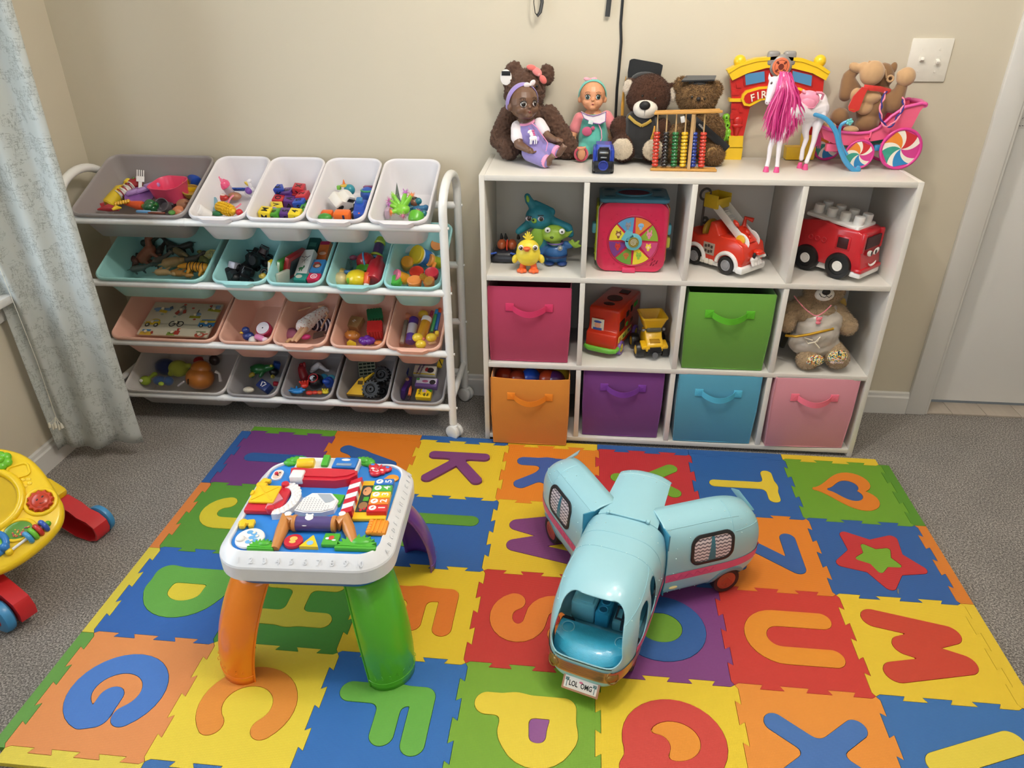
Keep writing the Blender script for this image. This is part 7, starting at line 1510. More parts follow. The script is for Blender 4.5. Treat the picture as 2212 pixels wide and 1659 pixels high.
b = B(); b.box((0, 0, 0), (.10, .020, .014), .005); b.box((-.03, -.004, .004), (.03, .028, .012), .004); b.cyl((.02, 0, .0), (.02, 0, .012), .014, bev=.002)
put('toy_slicer', 'lilac glittery plastic toy tool resting on the pink basket', 'toy tool', 0, 309, 409, [(None, b, P('b08cc8', .2, .5))], (0, -14, 26), .028)
b = B(); q = lambda w_, l_, z, r_=.03: ringz(rrect(w_, l_, r_, 7), z); b.loft([q(.070, .060, -.028), q(.088, .078, -.024), q(.098, .090, .018), q(.103, .094, .024), q(.098, .089, .024), q(.092, .083, .016), q(.082, .070, -.022)]); b.ell((0, .002, -.016), (.028, .026, .018))
put('toy_basket', 'bright pink oval toy basket on top of the taupe bin heap', 'toy basket', 0, 368, 411, [(None, b, pl('ea4f74'))], (12, 0, -12), .028)
put('mint_plate', 'pale mint toy plate edge behind the pink basket', 'toy plate', 0, 368, 386, [(None, B().box((0, 0, 0), (.05, .045, .004), .002), pl('a8d8c4'))], (35, 0, 20), .018)
b = B(); b.box((0, 0, -.006), (.046, .046, .003)); [b.box((x, y, 0), (dx, dy, .014), .001) for x, y, dx, dy in ((-.023, 0, .003, .046), (.023, 0, .003, .046), (0, .023, .046, .003), (0, -.023, .046, .003))]
put('yellow_tray', 'small square yellow tray at the right of the taupe bin', 'toy tray', 0, 414, 401, [(None, b, pl('e8c020'))], (18, 8, 30), .012)
put('blue_cup', 'dark blue ribbed toy cup in the back right of the taupe bin', 'toy cup', 0, 421, 388, [(None, B().lathe([(.014, -.022), (.018, -.02), (.021, .018), (.019, .022), (.001, .022)]), pl('1f4cae'))], (-70, 0, 40), .012)
b = B(); [b.torus((0, 0, .004*i), .018+.0015*i, .0024, n=20, k=6) for i in range(5)]; b.cyl((0, 0, -.003), (0, 0, 0), .019)
put('woven_basket', 'small tan woven basket at the right of the taupe bin', 'toy basket', 0, 414, 420, [(None, b, P('b8943c', .7))], (20, 10, 0), .006)
b = B(); b.ell((0, 0, 0), (.034, .016, .012));
for i in range(7): b.torus((-.024+.008*i, 0, .001), .014, .002, RM(0, 90, 0), n=14, k=5, m=i % 2)
put('striped_slipper', 'red and white striped toy bread beside the yellow bottle', 'toy food', 0, 270, 412, [(None, b, [P('e4dcd4', .6), P('a03040', .6)])], (0, -20, 60), .020)
put('purple_plate', 'purple oval toy plate in the taupe bin', 'toy plate', 0, 302, 427, [(None, B().lathe([(.001, 0), (.034, .001), (.040, .005), (.040, .007), (.033, .003), (.001, .002)], Matrix.Scale(1, 4)), pl('8c5ca0'))], (24, 10, 0), .014)
put('toy_corn', 'small yellow beaded toy corn in front of the yellow bottle', 'toy food', 0, 266, 437, [(None, (lambda b: [b.ell((-.02+.007*i, .004*(j-1), .002*(j % 2)), (.0045, .0045, .0045), n=8) for i in range(6) for j in range(3)] and b)(B()), pl('e8b428'))], (0, -8, 20), .018)
put('toy_carrot', 'orange toy carrot lying across the taupe bin', 'toy food', 0, 290, 442, [('root', B().lathe([(.001, -.045), (.006, -.04), (.014, .03), (.010, .038), (.001, .04)]), pl('d8501c')), ('leaf', B().ell((0, 0, .045), (.008, .008, .012)), pl('3f8a34'))], (90, 0, 68), .010)
put('toy_pepper', 'dark green glossy toy pepper in the taupe bin', 'toy food', 0, 326, 446, [('fruit', (lambda b: [b.ell((.007*cos(a*1.57), .007*sin(a*1.57), 0), (.016, .014, .018)) for a in range(4)] and b)(B()), P('1f5c34', .15, .5)), ('stem', B().cyl((0, 0, .014), (.004, 0, .026), .003), pl('3f7a34'))], (70, 0, 60), .014)
put('melon_slice', 'flat red toy melon slice at the left of the taupe bin', 'toy food', 0, 204, 449, [(None, B().prism([(.028*cos(rd(a)), .028*sin(rd(a))) for a in range(0, 181, 12)], 0, .012), pl('c43a40'))], (0, 0, 12), .0)
put('toy_chilli', 'dark red toy chilli at the front left of the taupe bin', 'toy food', 0, 234, 452, [(None, B().tube([(-.03, 0, 0), (0, .005, .003), (.028, 0, 0)], [.002, .011, .006], n=12), pl('ac2c34'))], (0, 0, 10), .004)
put('toy_knife', 'light blue toy knife handle at the front of the taupe bin', 'toy knife', 0, 310, 457, [('handle', B().box((0, 0, 0), (.042, .012, .007), .003), pl('6ca4d8')), ('blade', B().box((.035, 0, 0), (.034, .012, .0016), .0006), pl('e8e8ea'))], (0, 0, -6), .012)
put('yellow_peel', 'small yellow toy banana tip at the front of the taupe bin', 'toy food', 0, 252, 451, [(None, B().tube([(-.012, 0, 0), (0, 0, .004), (.013, 0, 0)], [.003, .007, .002]), pl('e8c430'))], (0, 0, 55), .012)
put('clear_cup', 'clear smoky toy cup among the food in the taupe bin', 'toy cup', 0, 354, 445, [(None, B().lathe([(.013, -.02), (.016, -.018), (.019, .018), (.0175, .018), (.0145, -.015), (.001, -.016)]), glass('b0a8b0', .12, 'smoky_clear', .35))], (60, 20, 0), .010)
put('toy_onion', 'brown toy onion at the front right of the taupe bin', 'toy food', 0, 398, 444, [('bulb', B().lathe([(.001, -.019), (.012, -.016), (.021, -.002), (.016, .012), (.005, .019), (.002, .028)]), pl('a06c50'))], (30, 50, 0), .012)
put('brown_stick', 'thin brown toy stick at the front edge of the taupe bin', 'toy', 0, 338, 460, [(None, B().box((0, 0, 0), (.05, .007, .005), .002), pl('7c3c2c'))], (0, 0, -3), .014)
put('toy_acorn', 'translucent orange acorn-shaped toy at the front of the taupe bin', 'toy food', 0, 385, 457, [(None, B().lathe([(.001, -.014), (.014, -.008), (.017, .0), (.017, .004), (.006, .012), (.001, .014)]), pl('c87850'))], (40, 0, 0), .006)
put('toy_lettuce', 'small green toy leaf at the front of the taupe bin', 'toy food', 0, 371, 459, [(None, B().ell((0, 0, 0), (.010, .014, .005)), pl('4c8a3c'))], (10, 0, 30), .008)
put('toy_tube', 'dark grey toy skewer between the pink basket and the pepper', 'toy', 0, 352, 437, [(None, B().cap((-.03, 0, 0), (.03, 0, 0), .005), pl('4a3c44'))], (0, 8, -10), .012)
# second bin
put('doll_bottle', 'pink topped doll bottle standing in the leftmost white bin', 'doll bottle', 0, 487, 405, [('bottle', B().lathe([(.013, -.03), (.016, -.028), (.016, .008), (.001, .009)]), glass('e8dce0', .12, 'clear_bottle', .25)), ('cap', B().lathe([(.018, .006), (.018, .014), (.012, .022), (.001, .024)]), pl('ec5a88')), ('teat', B().lathe([(.007, .022), (.006, .028), (.003, .034), (.004, .038), (.001, .040)]), pl('f07aa0'))], (25, -12, 0), .022)
b = B(); b.box((0, 0, 0), (.062, .012, .006), .002); [b.box((-.028+.003*i, -.010, 0), (.0016, .012, .004)) for i in range(20)]
put('blue_comb', 'royal blue toy comb leaning in the leftmost white bin', 'toy comb', 0, 527, 410, [(None, b, pl('2454b8'))], (-30, 0, 2), .012)
def pony(b, s_=1):
    b.ell((0, 0, 0), (.014, .009, .009)); b.cap((.010, 0, .004), (.016, 0, .014), .005); b.ell((.020, 0, .017), (.007, .005, .005))
    for x in (-.009, .009):
        for y in (-.004, .004): b.cap((x, y, -.004), (x+.002, y, -.015), .003)
    return b
o = put('toy_pony', 'white toy pony with gold and purple saddle in the leftmost white bin', 'toy pony', 0, 538, 412, [('body', pony(B()), pl('ece8ea')), ('saddle', B().ell((0, -.002, .002), (.009, .011, .009)), pl('7a4aa8')), ('mane', B().ell((.011, 0, .016), (.004, .003, .009)), pl('e0c050'))], (20, -40, 20), .018, 1.15)
put('red_pepper_half', 'glossy red toy pepper half in the leftmost white bin', 'toy food', 0, 478, 427, [('shell', B().ell((0, 0, 0), (.024, .014, .011)), pl('b82a24')), ('rim', B().ell((0, 0, .009), (.016, .006, .002)), pl('e8d8d0'))], (10, 0, -12), .012)
put('pink_headband', 'pale pink plastic headband arch in the leftmost white bin', 'toy headband', 0, 509, 434, [(None, B().tube([(.022*cos(rd(a)), .026*sin(rd(a)), 0) for a in range(-200, 25, 15)], .0035, flat=(0, 0, 1)), pl('f08aa0'))], (40, 20, -35), .018)
put('toy_cob', 'yellow toy corn cob in the leftmost white bin', 'toy food', 0, 487, 451, [('cob', (lambda b: ([b.ell((.062*(u-.5), .0125*(1-(2*u-1)**4)*cos(v), .0125*(1-(2*u-1)**4)*sin(v)), .0028, n=6) for u in [i/11 for i in range(12)] for v in [j*.52 for j in range(12)]], b.ell((0, 0, 0), (.033, .0115, .0115)))[1])(B()), pl('e8b820'))], (10, 4, -28), .010, 1.25)
put('blue_dish', 'pale blue toy dish edge behind the toy corn cob', 'toy plate', 0, 464, 446, [(None, B().lathe([(.001, 0), (.022, .002), (.026, .006), (.001, .003)]), pl('7cb0c4'))], (40, -50, 0), .008)
put('white_canister', 'white toy jar lying in the leftmost white bin', 'toy jar', 0, 440, 461, [(None, B().lathe([(.014, -.018), (.016, -.016), (.016, .010), (.0175, .011), (.0175, .018), (.015, .021), (.001, .021)]), pl('eceaea'))], (30, -40, 0), .006)
put('red_berry', 'small red round toy berry beside the toy corn cob', 'toy food', 0, 517, 459, [(None, ball(.010), pl('cc2c34'))], dz=.004)
put('green_pea', 'dark green toy leaf under the toy corn cob', 'toy food', 0, 470, 461, [(None, B().ell((0, 0, 0), (.018, .012, .008)), pl('2c7a4c'))], dz=-.004)
put('brown_bun', 'tan toy bun in the leftmost white bin', 'toy food', 0, 507, 424, [(None, B().ell((0, 0, 0), (.020, .016, .012)), pl('b07c5c'))], dz=-.004)
# letter blocks
blk = [('K', '2444a8', 600, 414, 30, .020), ('E', '54307c', 625, 421, -10, .012), ('X', 'b82a34', 647, 412, 4, .024), ('2', 'c8303c', 657, 428, -12, .020), ('O', 'b82a34', 603, 437, 4, .006), ('A', '5a2f80', 627, 439, 8, .008), ('S', '2a52b8', 650, 442, -6, .012),
       ('B', '3a9a30', 665, 447, 4, .004), ('V', 'e0c828', 598, 452, 28, .004), ('M', 'ecd22c', 575, 463, 2, .006), ('8', '4c9a34', 596, 467, -12, .0), ('5', '54307c', 619, 466, 10, .0), ('4', 'ecd22c', 639, 467, 2, .004), ('T', '48a030', 662, 459, 2, -.004), ('H', 'b03038', 640, 424, 12, .0)]
for ch, c, px, py, rz, dz in blk:
    cn = {'2': 'blue', '5': 'purple', 'b': 'red', 'c': 'red', '3': 'green', '4': 'green', 'e': 'yellow'}[c[0]]
    b = B(); b.box((0, 0, 0), (.0325, .0325, .0325), .002); bt_ = B(); bt_.text(ch, .024, MT((0, 0, .0164)) @ RM(0, 0, 90), depth=.0003); bt_.text(ch, .024, MT((0, -.0164, 0)) @ RM(90, 0, 0), depth=.0003)
    put('letter_block', '%s wooden cube printed with %s in the white bin of blocks' % (cn, ch), 'letter block', 0, px, py, [('cube', b, pl(c)), ('printed_letter', bt_, BLACK)], (18, 6 if rz > 0 else -8, rz), dz, 1, 'letter cubes in the white bin')
put('purple_ring', 'pale purple ring between the yellow letter cubes', 'toy ring', 0, 588, 457, [(None, B().torus((0, 0, 0), .013, .004), pl('9a86c0'))], (30, 0, 0), .012)
# cars bin
def car(b, L=.06, w_=.03, h_=.02, m=0):
    b.loft([ringz(rrect(w_, L, .006, 3), -h_*.4), ringz(rrect(w_, L, .006, 3), h_*.2), ringz(rrect(w_*.95, L*.92, .006, 3), h_*.35)], m); b.loft([ringz(rrect(w_*.9, L*.55, .006, 3), h_*.3), ringz(rrect(w_*.72, L*.36, .006, 3), h_*.85)], m); return b
def wheels(L, w_, r): return [('wheel', B().cyl((s_*w_*.38, y*L*.30, -.009), (s_*w_*.54, y*L*.30, -.009), r, bev=.001, n=18), BLACK) for s_ in (-1, 1) for y in (-1, 1)]
put('toy_car', 'white toy car lying on its side in the fourth bin of the top tier', 'toy car', 0, 742, 434, [('body', car(B(), .072, .040, .030), pl('e8e4dc')), ('windscreen', B().box((0, .016, .017), (.026, .004, .012), .001, RM(35, 0, 0)), BLACK), ('side_window', B().box((.0175, 0, .017), (.002, .026, .009), .001), BLACK), ('underside', B().box((0, 0, -.013), (.034, .06, .003), .001), pl('a8a8a8'))]+wheels(.072, .040, .009), (-25, 35, -35), .030, 1.1)
put('toy_robot_car', 'royal blue toy robot car in the fourth bin of the top tier', 'toy car', 0, 779, 452, [('body', car(B(), .066, .036, .024), pl('2a50b0')), ('cab', B().box((0, .008, .022), (.018, .018, .018), .004), pl('3a7ab0')), ('nose_light', B().ell((0, -.026, .006), .004), pl('e05a2c'))]+wheels(.066, .042, .010), (25, 0, 6), .016)
put('toy_van', 'orange toy van at the front of the fourth bin of the top tier', 'toy van', 0, 740, 466, [('body', B().box((0, 0, 0), (.044, .03, .026), .006), pl('e86c20')), ('window', B().box((.008, -.015, .004), (.006, .002, .012), .001), pl('2a2a50'))], (15, 0, -3), .004, 1.05)
put('toy_van', 'small orange toy trailer at the front left of the cars bin', 'toy van', 0, 707, 462, [(None, B().box((0, 0, 0), (.034, .024, .018), .006), pl('e0661c'))], (15, 0, 0), .006)
put('green_frog', 'green glossy toy frog at the front left of the cars bin', 'toy frog', 0, 702, 470, [(None, B().ell((0, 0, 0), (.020, .016, .012)), pl('3c9434'))], dz=.0)
put('teal_round_toy', 'teal round toy behind the white toy car', 'toy', 0, 755, 410, [('shell', ball(.016), pl('2f8a9a')), ('yellow_disc', B().cyl((-.014, 0, .010), (-.014, 0, .014), .012), pl('e0c43c')), ('green_cube', B().box((-.030, 0, .006), (.012, .012, .012), .002), pl('7cc04c')), ('orange_tip', B().lathe([(.004, 0), (.001, .012)], TR(-.016, .004, .016)), pl('ee7a2a'))], dz=.030)
put('blue_helmet_ball', 'blue and green round toy at the back right of the cars bin', 'toy ball', 0, 795, 420, [('ball', ball(.022), pl('2c58b4')), ('green_band', B().torus((0, 0, .012), .018, .003, n=24), pl('3c9a6a')), ('purple_top', B().box((0, .008, .020), (.026, .016, .006), .002), pl('7a2c5c'))], dz=.014)
# spiky toy bin
b = B(); b.ell((0, 0, 0), (.020, .016, .014)); tips = [(-.030, .012, .016), (-.022, .022, .024), (.010, .020, .034), (.026, .016, .030), (-.022, -.018, .004), (.008, -.026, .0), (-.028, .0, .012)]
for q in tips: b.cap((q[0]*.2, q[1]*.2, q[2]*.2), q, .0075, .0045)
def pom(q, c, nm):
    b = B(); rn = random.Random(int(abs(q[0])*1e5)); b.ell(q, .005, n=10)
    for i in range(46):
        d = Vc((rn.gauss(0, 1), rn.gauss(0, 1), rn.gauss(0, 1))).normalized(); b.cyl(Vc(q), Vc(q)+d*.011, .0007, .0002, n=3)
    return (nm, b, pl(c))
put('spiky_toy', 'lime green rubber toy with fuzzy pom tips in the rightmost white bin', 'rubber toy', 0, 868, 452, [('body', b, pl('84cc3c'))]+[pom(q, c, 'pom_tip') for q, c in zip(tips, ('d878b8', 'a8d860', 'c878c8', 'f09858', 'f0904c', 'c87898', 'c878c8'))], (20, 0, 0), .014, 1.15)
put('lime_cup', 'lime green toy cup at the front of the rightmost white bin', 'toy cup', 0, 899, 470, [(None, B().lathe([(.018, .012), (.020, .012), (.021, -.008), (.016, -.018), (.001, -.019)]), pl('5cae2c'))], (-50, 10, 0), .002)
put('doll_figure', 'teal toy figure with dark hair in the rightmost white bin', 'toy figure', 0, 894, 438, [('body', (lambda b: (b.cap((-.03, 0, 0), (.014, 0, .002), .010), b.cap((-.01, 0, .004), (-.02, -.018, .0), .006), b)[-1])(B()), pl('14707c')), ('head', ball(.013).add([], []), pl('7a4c34')), ('hair', B().ell((.002, .004, .003), (.015, .014, .013)), pl('1a1214'))], (0, -10, 8), .018)
for px, py, c, n in ((906, 452, '2a6a98', 'blue'), (902, 464, '1f7a86', 'teal'), (888, 450, '1c5c6c', 'dark teal')): put('mini_figure', '%s small rubber figure beside the green spiky toy' % n, 'toy figure', 0, px, py, [(None, (lambda b: (b.cap((-.012, 0, 0), (.012, 0, .002), .009), b.ell((.018, 0, .004), .009), b)[-1])(B()), pl(c))], (0, 0, px % 50), .006)
for px, py, c, n in ((902, 456, 'e89a6c', 'orange'), (912, 459, 'a86aa0', 'purple')): q = pom((0, 0, 0), c, None); one('fuzzy_pom', q[1], q[2], '%s fuzzy pom lying in the rightmost white bin' % n, 'pom', MT(at(0, px, py, .014)))
b = B(); b.prism([(-.012, -.03), (.012, -.03), (.004, .038)], 0, .001); put('clear_card', 'clear triangular plastic card standing in the rightmost white bin', 'plastic card', 0, 857, 424, [(None, b, glass('9aa8a4', .2, 'clear_card', .25))], (75, 0, 20), .035)
put('paper_bag', 'pale crumpled wrapper at the left of the rightmost white bin', 'wrapper', 0, 838, 460, [(None, B().box((0, 0, 0), (.016, .03, .03), .008), pl('b8a0b4'))], (10, 0, 0), .006)
# ---------------------------------------------------------------- second tier
def animal(L=.07, h_=.03, neck=(.03, .02), tail=.03, leg_=.028, r=.012, head=.010):
    b = B(); b.cap((-L*.32, 0, 0), (L*.25, 0, .003), r*1.05, r)
    for x in (-L*.3, L*.24):
        for y in (-r*.55, r*.55): b.cap((x, y, -r*.4), (x+.004, y*1.2, -leg_), r*.42, r*.28)
    hx_, hz = L*.25+neck[0], neck[1]; b.cap((L*.25, 0, .004), (hx_, 0, hz), r*.7, r*.5); b.cap((hx_, 0, hz), (hx_+head*1.6, 0, hz-.003), head*.8, head*.45); b.cap((-L*.36, 0, .003), (-L*.36-tail, 0, -.002), r*.3, r*.12); return b
def put_an(lab, px, py, c, kw, rot, dz=.004, s=1, r=1, stripes=None, cat='toy animal', nm='toy_animal'):
    b = animal(**kw); o = blob(nm, b, P(c, .5, noise_amt=.15, scale=60), None, .0022, 1)
    o.matrix_world = MT(at(r, px, py, dz)) @ RM(*rot) @ Matrix.Scale(s, 4); tag(o, lab, cat, 'toy animals heaped in the mint bin')
    return o
put_an('brown toy kangaroo with long tail in the wide mint bin', 318, 548, '8c5038', dict(L=.07, neck=(.022, .03), tail=.062, r=.018, head=.012), (0, -38, 12), .022, 1.1)
put_an('tan toy lion lying beside the brown kangaroo', 372, 567, 'b08c5c', dict(L=.05, neck=(.016, .008), r=.018, head=.014), (60, 0, 40), .010)
put_an('tan toy horse at the back of the wide mint bin', 388, 545, '8a7450', dict(L=.06), (40, 10, -30), .012)
tg = put_an('orange toy tiger with black stripes in the wide mint bin', 425, 578, 'e09a2c', dict(L=.075, neck=(.018, .004), r=.015, head=.013), (40, 0, 178), .014, 1.1)
b = B()
for i in range(6): b.torus((-.026+.010*i, 0, .0015), .0158, .0012, RM(0, 82 if i % 2 else 98, 0), n=18, k=5)
b.obj('tiger_stripes', BLACK, tg)
for px, py, c, n, rt in ((320, 524, '3e4a3c', 'dark green dinosaur', (0, 0, 20)), (345, 540, '4a3e38', 'dark brown animal', (30, 0, 100)), (401, 532, '3c3c36', 'dark grey dinosaur', (0, 20, 200)), (370, 530, '3a3a34', 'dark olive dinosaur', (0, -10, 160)), (300, 580, '3a4640', 'dark horned animal', (50, 0, 30)), (352, 588, 'a88c60', 'beige animal', (90, 0, 10)), (345, 562, '6a6256', 'grey rhinoceros', (20, 0, 60)), (440, 562, '8a8a4c', 'olive dinosaur', (30, 0, 140)), (270, 565, '2c3c34', 'green lizard', (0, 10, 60)), (415, 560, '504a40', 'grey brown animal', (0, 0, 20)), (385, 590, '9a7038', 'spotted tan giraffe', (90, 0, 0)), (290, 562, '6a3c30', 'reddish brown animal', (20, 0, 140))):
    put_an('small %s toy in the heap of the wide mint bin' % n, px, py, c, dict(L=.05, tail=.02, r=.011), rt, .006)
b = B(); b.tube([(-.03, 0, 0), (0, 0, .006), (.03, 0, .002)], .002, n=6)
for i in range(7): b.torus((-.015+.006*i, 0, -.003), .009, .0012, RM(0, 90, 0), n=12, k=4)
b.ell((.036, 0, .004), (.009, .006, .006)); [b.tube([(x, s_*.004, 0), (x, s_*.008, -.024)], .0014, n=5) for x in (-.016, .022) for s_ in (-1, 1)]
put('toy_skeleton', 'pale yellow toy dinosaur skeleton at the right of the wide mint bin', 'toy skeleton', 1, 452, 547, [(None, b, pl('d8cc88'))], (0, 25, 150), .020, 1.2)
# monster trucks
def mtruck(lab, px, py, c, rot, dz, s=1):
    put('toy_truck', lab, 'toy truck', 1, px, py, [('body', car(B(), .060, .030, .028), pl(c)), ('roll_cage', B().tube([(-.012, -.012, .02), (-.012, -.006, .032), (.012, -.006, .032), (.012, -.012, .02)], .0015, n=5), pl(c))]+[('wheel', (lambda b: b.lathe([(.004, -.008), (.012, -.008), (.014, -.004), (.014, .004), (.012, .008), (.004, .008), (.002, .005)], TR(s_*.022, y*.021, -.010, 0, 90, 0), n=20))(B()), BLACK) for s_ in (-1, 1) for y in (-1, 1)], rot, dz, s)
mtruck('black toy monster truck with big wheels in the second mint bin', 548, 566, '1e1e22', (-40, 20, 70), .016, 1.15); mtruck('black toy truck at the front of the second mint bin', 528, 590, '15161a', (30, 30, 30), .004)
mtruck('black and red toy truck at the back of the second mint bin', 566, 550, '3a161c', (0, 30, 10), .016); mtruck('dark grey toy jeep under the white toy truck', 500, 596, '24282c', (50, 0, 60), .0, .9)
put('toy_truck', 'small white toy lorry in the second mint bin', 'toy truck', 1, 511, 574, [('cargo_box', B().box((0, -.012, 0), (.022, .032, .020), .003), pl('d4d0e0')), ('cab', B().box((0, .014, -.001), (.020, .016, .018), .003), pl('c8ccd8')), ('grille', B().box((.002, .024, 0), (.018, .002, .012), .0006), DARK)], (-25, 10, -12), .022)
put('loose_toy_tyre', 'loose black toy wheel at the right of the second mint bin', 'toy wheel', 1, 572, 590, [(None, B().torus((0, 0, 0), .010, .005), BLACK)], (60, 0, 0), .006)
put('gold_toy', 'small yellow toy car half hidden in the second mint bin', 'toy car', 1, 569, 597, [(None, car(B(), .03, .016, .01), pl('d0b048'))], (0, 0, 60), .004)
# boxed puzzles, standing at an angle
def boxy(nm, lab, cat, r, px, py, d, c, rot, dz, extra=(), s=1):
    b = B(); b.box((0, 0, 0), d, .0015); return put(nm, lab, cat, r, px, py, [('box', b, pl(c))]+list(extra) if extra else [(None, b, pl(c))], rot, dz, s)
def face_box(px_, py_, w_, h_, z, c, nm='panel'): return (nm, B().box((px_, py_, z), (w_, h_, .0008)), P(c, .45))
boxy('picture_book', 'yellow board book standing in the third mint bin', 'book', 1, 597, 580, (.010, .085, .075), 'e0c020', (0, 12, -8), .018, [('spine_print', B().box((-.0, .0, .0378), (.007, .05, .0006)), DARK), ('page_edge', B().box((0, -.0428, 0), (.007, .001, .07)), P('e8e4d8', .7))])
boxy('picture_book', 'green edged board book beside the yellow one', 'book', 1, 617, 578, (.012, .085, .070), '3f8a34', (0, 14, -10), .020, [('page_edge', B().box((0, -.0428, 0), (.008, .001, .064)), P('d8dcc8', .7))])
boxy('toy_drawing_frame', 'red framed toy drawing screen standing in the third mint bin', 'toy', 1, 634, 572, (.014, .095, .080), 'b0262c', (0, 20, -10), .022, [('screen', B().box((.0075, .0, .0), (.001, .066, .052)), P('4a4c50', .3)), ('knob', B().cyl((.007, -.036, -.03), (.011, -.036, -.03), .006), WHITE)])
dn = lambda c: (lambda b: (b.ell((0, 0, .0), (.008, .005, .0006)), b.ell((.008, .006, 0), (.003, .005, .0006)), b.box((-.003, -.007, 0), (.003, .006, .0008)), b.box((.004, -.007, 0), (.003, .006, .0008)), b)[-1])
bx = B(TR(-.004, -.022, .0122)); dn(0)(bx)
b3 = B(TR(.0, .018, .0122)); b3.tube([(-.014, .004, 0), (-.004, 0, 0), (0, .004, 0), (.006, 0, 0), (.014, .006, 0)], .001, n=5); [b3.box((.006*cos(a), -.010+.006*sin(a), 0), (.010, .0008, .0006), R=RM(0, 0, a*57)) for a in (0, 1, 2, 3, 4, 5)]
boxy('puzzle_box', 'white puzzle box printed with a green dinosaur and palm', 'puzzle box', 1, 661, 572, (.040, .095, .024), 'e2ded6', (34, -6, -8), .022, [('dinosaur_print', bx, P('3c7a4c', .5)), ('sketch_print', b3, P('5a5a5a', .5))])
boxy('puzzle_box', 'dark teal puzzle box behind the white dinosaur box', 'puzzle box', 1, 679, 532, (.036, .05, .02), '1c5048', (40, 0, -8), .016, [face_box(0, 0, .022, .014, .0104, '3c7468')])
boxy('puzzle_box', 'teal puzzle box with grey dinosaur at the bin front', 'puzzle box', 1, 652, 603, (.038, .03, .020), '2c8478', (20, 0, -6), .006, [('dinosaur_print', B().ell((-.006, 0, .0102), (.010, .008, .0006)), P('b8b8a8', .5))])
boxy('puzzle_box', 'orange and pink tall puzzle box at the right of the third mint bin', 'puzzle box', 1, 700, 550, (.034, .080, .024), 'c8642c', (36, -4, -8), .018, [face_box(0, .034, .030, .012, .0124, 'a02048'), ('cloud_print', B().ell((.002, -.004, .0122), (.012, .006, .0006)), P('e8b090', .5))])
boxy('puzzle_box', 'light blue puzzle box printed with a brown monkey', 'puzzle box', 1, 688, 579, (.040, .05, .022), '4a94d0', (26, -4, -8), .014, [('monkey_print', B().ell((0, .0, .0112), (.014, .011, .0008)), P('8a4a34', .5)), ('muzzle_print', B().ell((.003, -.003, .0122), (.008, .006, .0006)), P('e8b8a0', .5)), ('hat_print', B().ell((-.004, .010, .0115), (.010, .004, .0006)), P('c83a3c', .5))])
boxy('puzzle_box', 'crimson puzzle box with a round pink face at the bin front', 'puzzle box', 1, 680, 603, (.036, .028, .022), 'd02c50', (20, 0, -4), .008, [('face_print', B().torus((0, 0, .0112), .009, .0012), P('f0e0e4', .5)), ('smile_print', B().ell((0, 0, .0112), (.006, .005, .0006)), P('e8a0a8', .5))])
boxy('puzzle_box', 'narrow pale card box between the books and the drawing frame', 'card box', 1, 611, 600, (.010, .05, .04), 'c8c8b8', (0, 10, -20), .004)
# rattles and bottle
put('red_bottle', 'tall red toy bottle leaning in the fourth mint bin', 'toy bottle', 1, 812, 582, [(None, B().lathe([(.022, -.045), (.024, -.042), (.024, .018), (.012, .036), (.011, .046), (.001, .047)]), P('c02430', .28, .3))], (-62, 0, -4), .026)
put('rattle_shaker', 'purple and lime ringed shaker behind the red bottle', 'rattle', 1, 817, 540, [('barrel', B().cyl((0, 0, -.03), (0, 0, .02), .015, bev=.003), pl('5a3a6a')), ('lime_ring', B().torus((0, 0, -.024), .0165, .004), pl('c0c838')), ('blue_ring', B().torus((0, 0, -.034), .015, .004), pl('4a9ac8')), ('lime_top', B().lathe([(.014, .02), (.017, .024), (.013, .042), (.001, .046)]), pl('c4d43c'))], (-55, 0, -4), .024)
put('striped_ball', 'red rattle ball with a pale blue stripe', 'rattle', 1, 790, 565, [('ball', ball(.028), P('c42a30', .25, .4)), ('blue_stripe', B().torus((0, 0, 0), .0275, .0028, RM(0, 80, 0), n=36), pl('5aa8dc'))], (0, 0, 10), .026)
put('green_cup', 'bright green toy cup below the red rattle ball', 'toy cup', 1, 786, 585, [(None, B().lathe([(.001, -.014), (.014, -.012), (.021, .008), (.021, .012), (.001, .010)]), P('5cb82c', .25, .4))], (10, 0, 0), .012)
put('toy_lemon', 'large yellow round toy with green button at the mint bin front', 'toy food', 1, 771, 602, [('ball', ball(.031, 1.05, 1, .85), P('ecd022', .22, .4)), ('green_button', B().ell((-.018, -.024, .002), (.005, .004, .009)), pl('7cb82c'))], dz=.006)
put('blue_whistle', 'blue toy pipe lying beside the yellow round toy', 'toy', 1, 760, 588, [(None, B().lathe([(.006, -.022), (.009, -.022), (.009, -.014), (.006, -.010), (.006, .022), (.004, .022)]), pl('3a7ab0'))], (80, 0, -58), .018)
put('cream_ball', 'cream toy ball at the front left of the fourth mint bin', 'toy ball', 1, 736, 604, [(None, ball(.022), pl('e4d098'))], dz=.0)
put('cream_ball', 'pale yellow toy ball behind the cream one', 'toy ball', 1, 738, 592, [(None, ball(.018), pl('e6cc78'))], dz=.006)
put('clear_cup', 'clear ribbed plastic cup in the fourth mint bin', 'toy cup', 1, 746, 579, [(None, B().lathe([(.024, .012), (.026, .012), (.020, -.014), (.001, -.015)]), glass('a8c8c4', .14, 'clear_teal', .2))], (30, 0, 0), .008)
put('toy_tube', 'orange and white small tube at the mint bin front', 'toy tube', 1, 793, 601, [('tube', B().cyl((0, 0, -.018), (0, 0, .016), .009, bev=.001), pl('e85a2c')), ('white_base', B().cyl((0, 0, -.028), (0, 0, -.018), .008), WHITE)], (-40, 0, 0), .014)
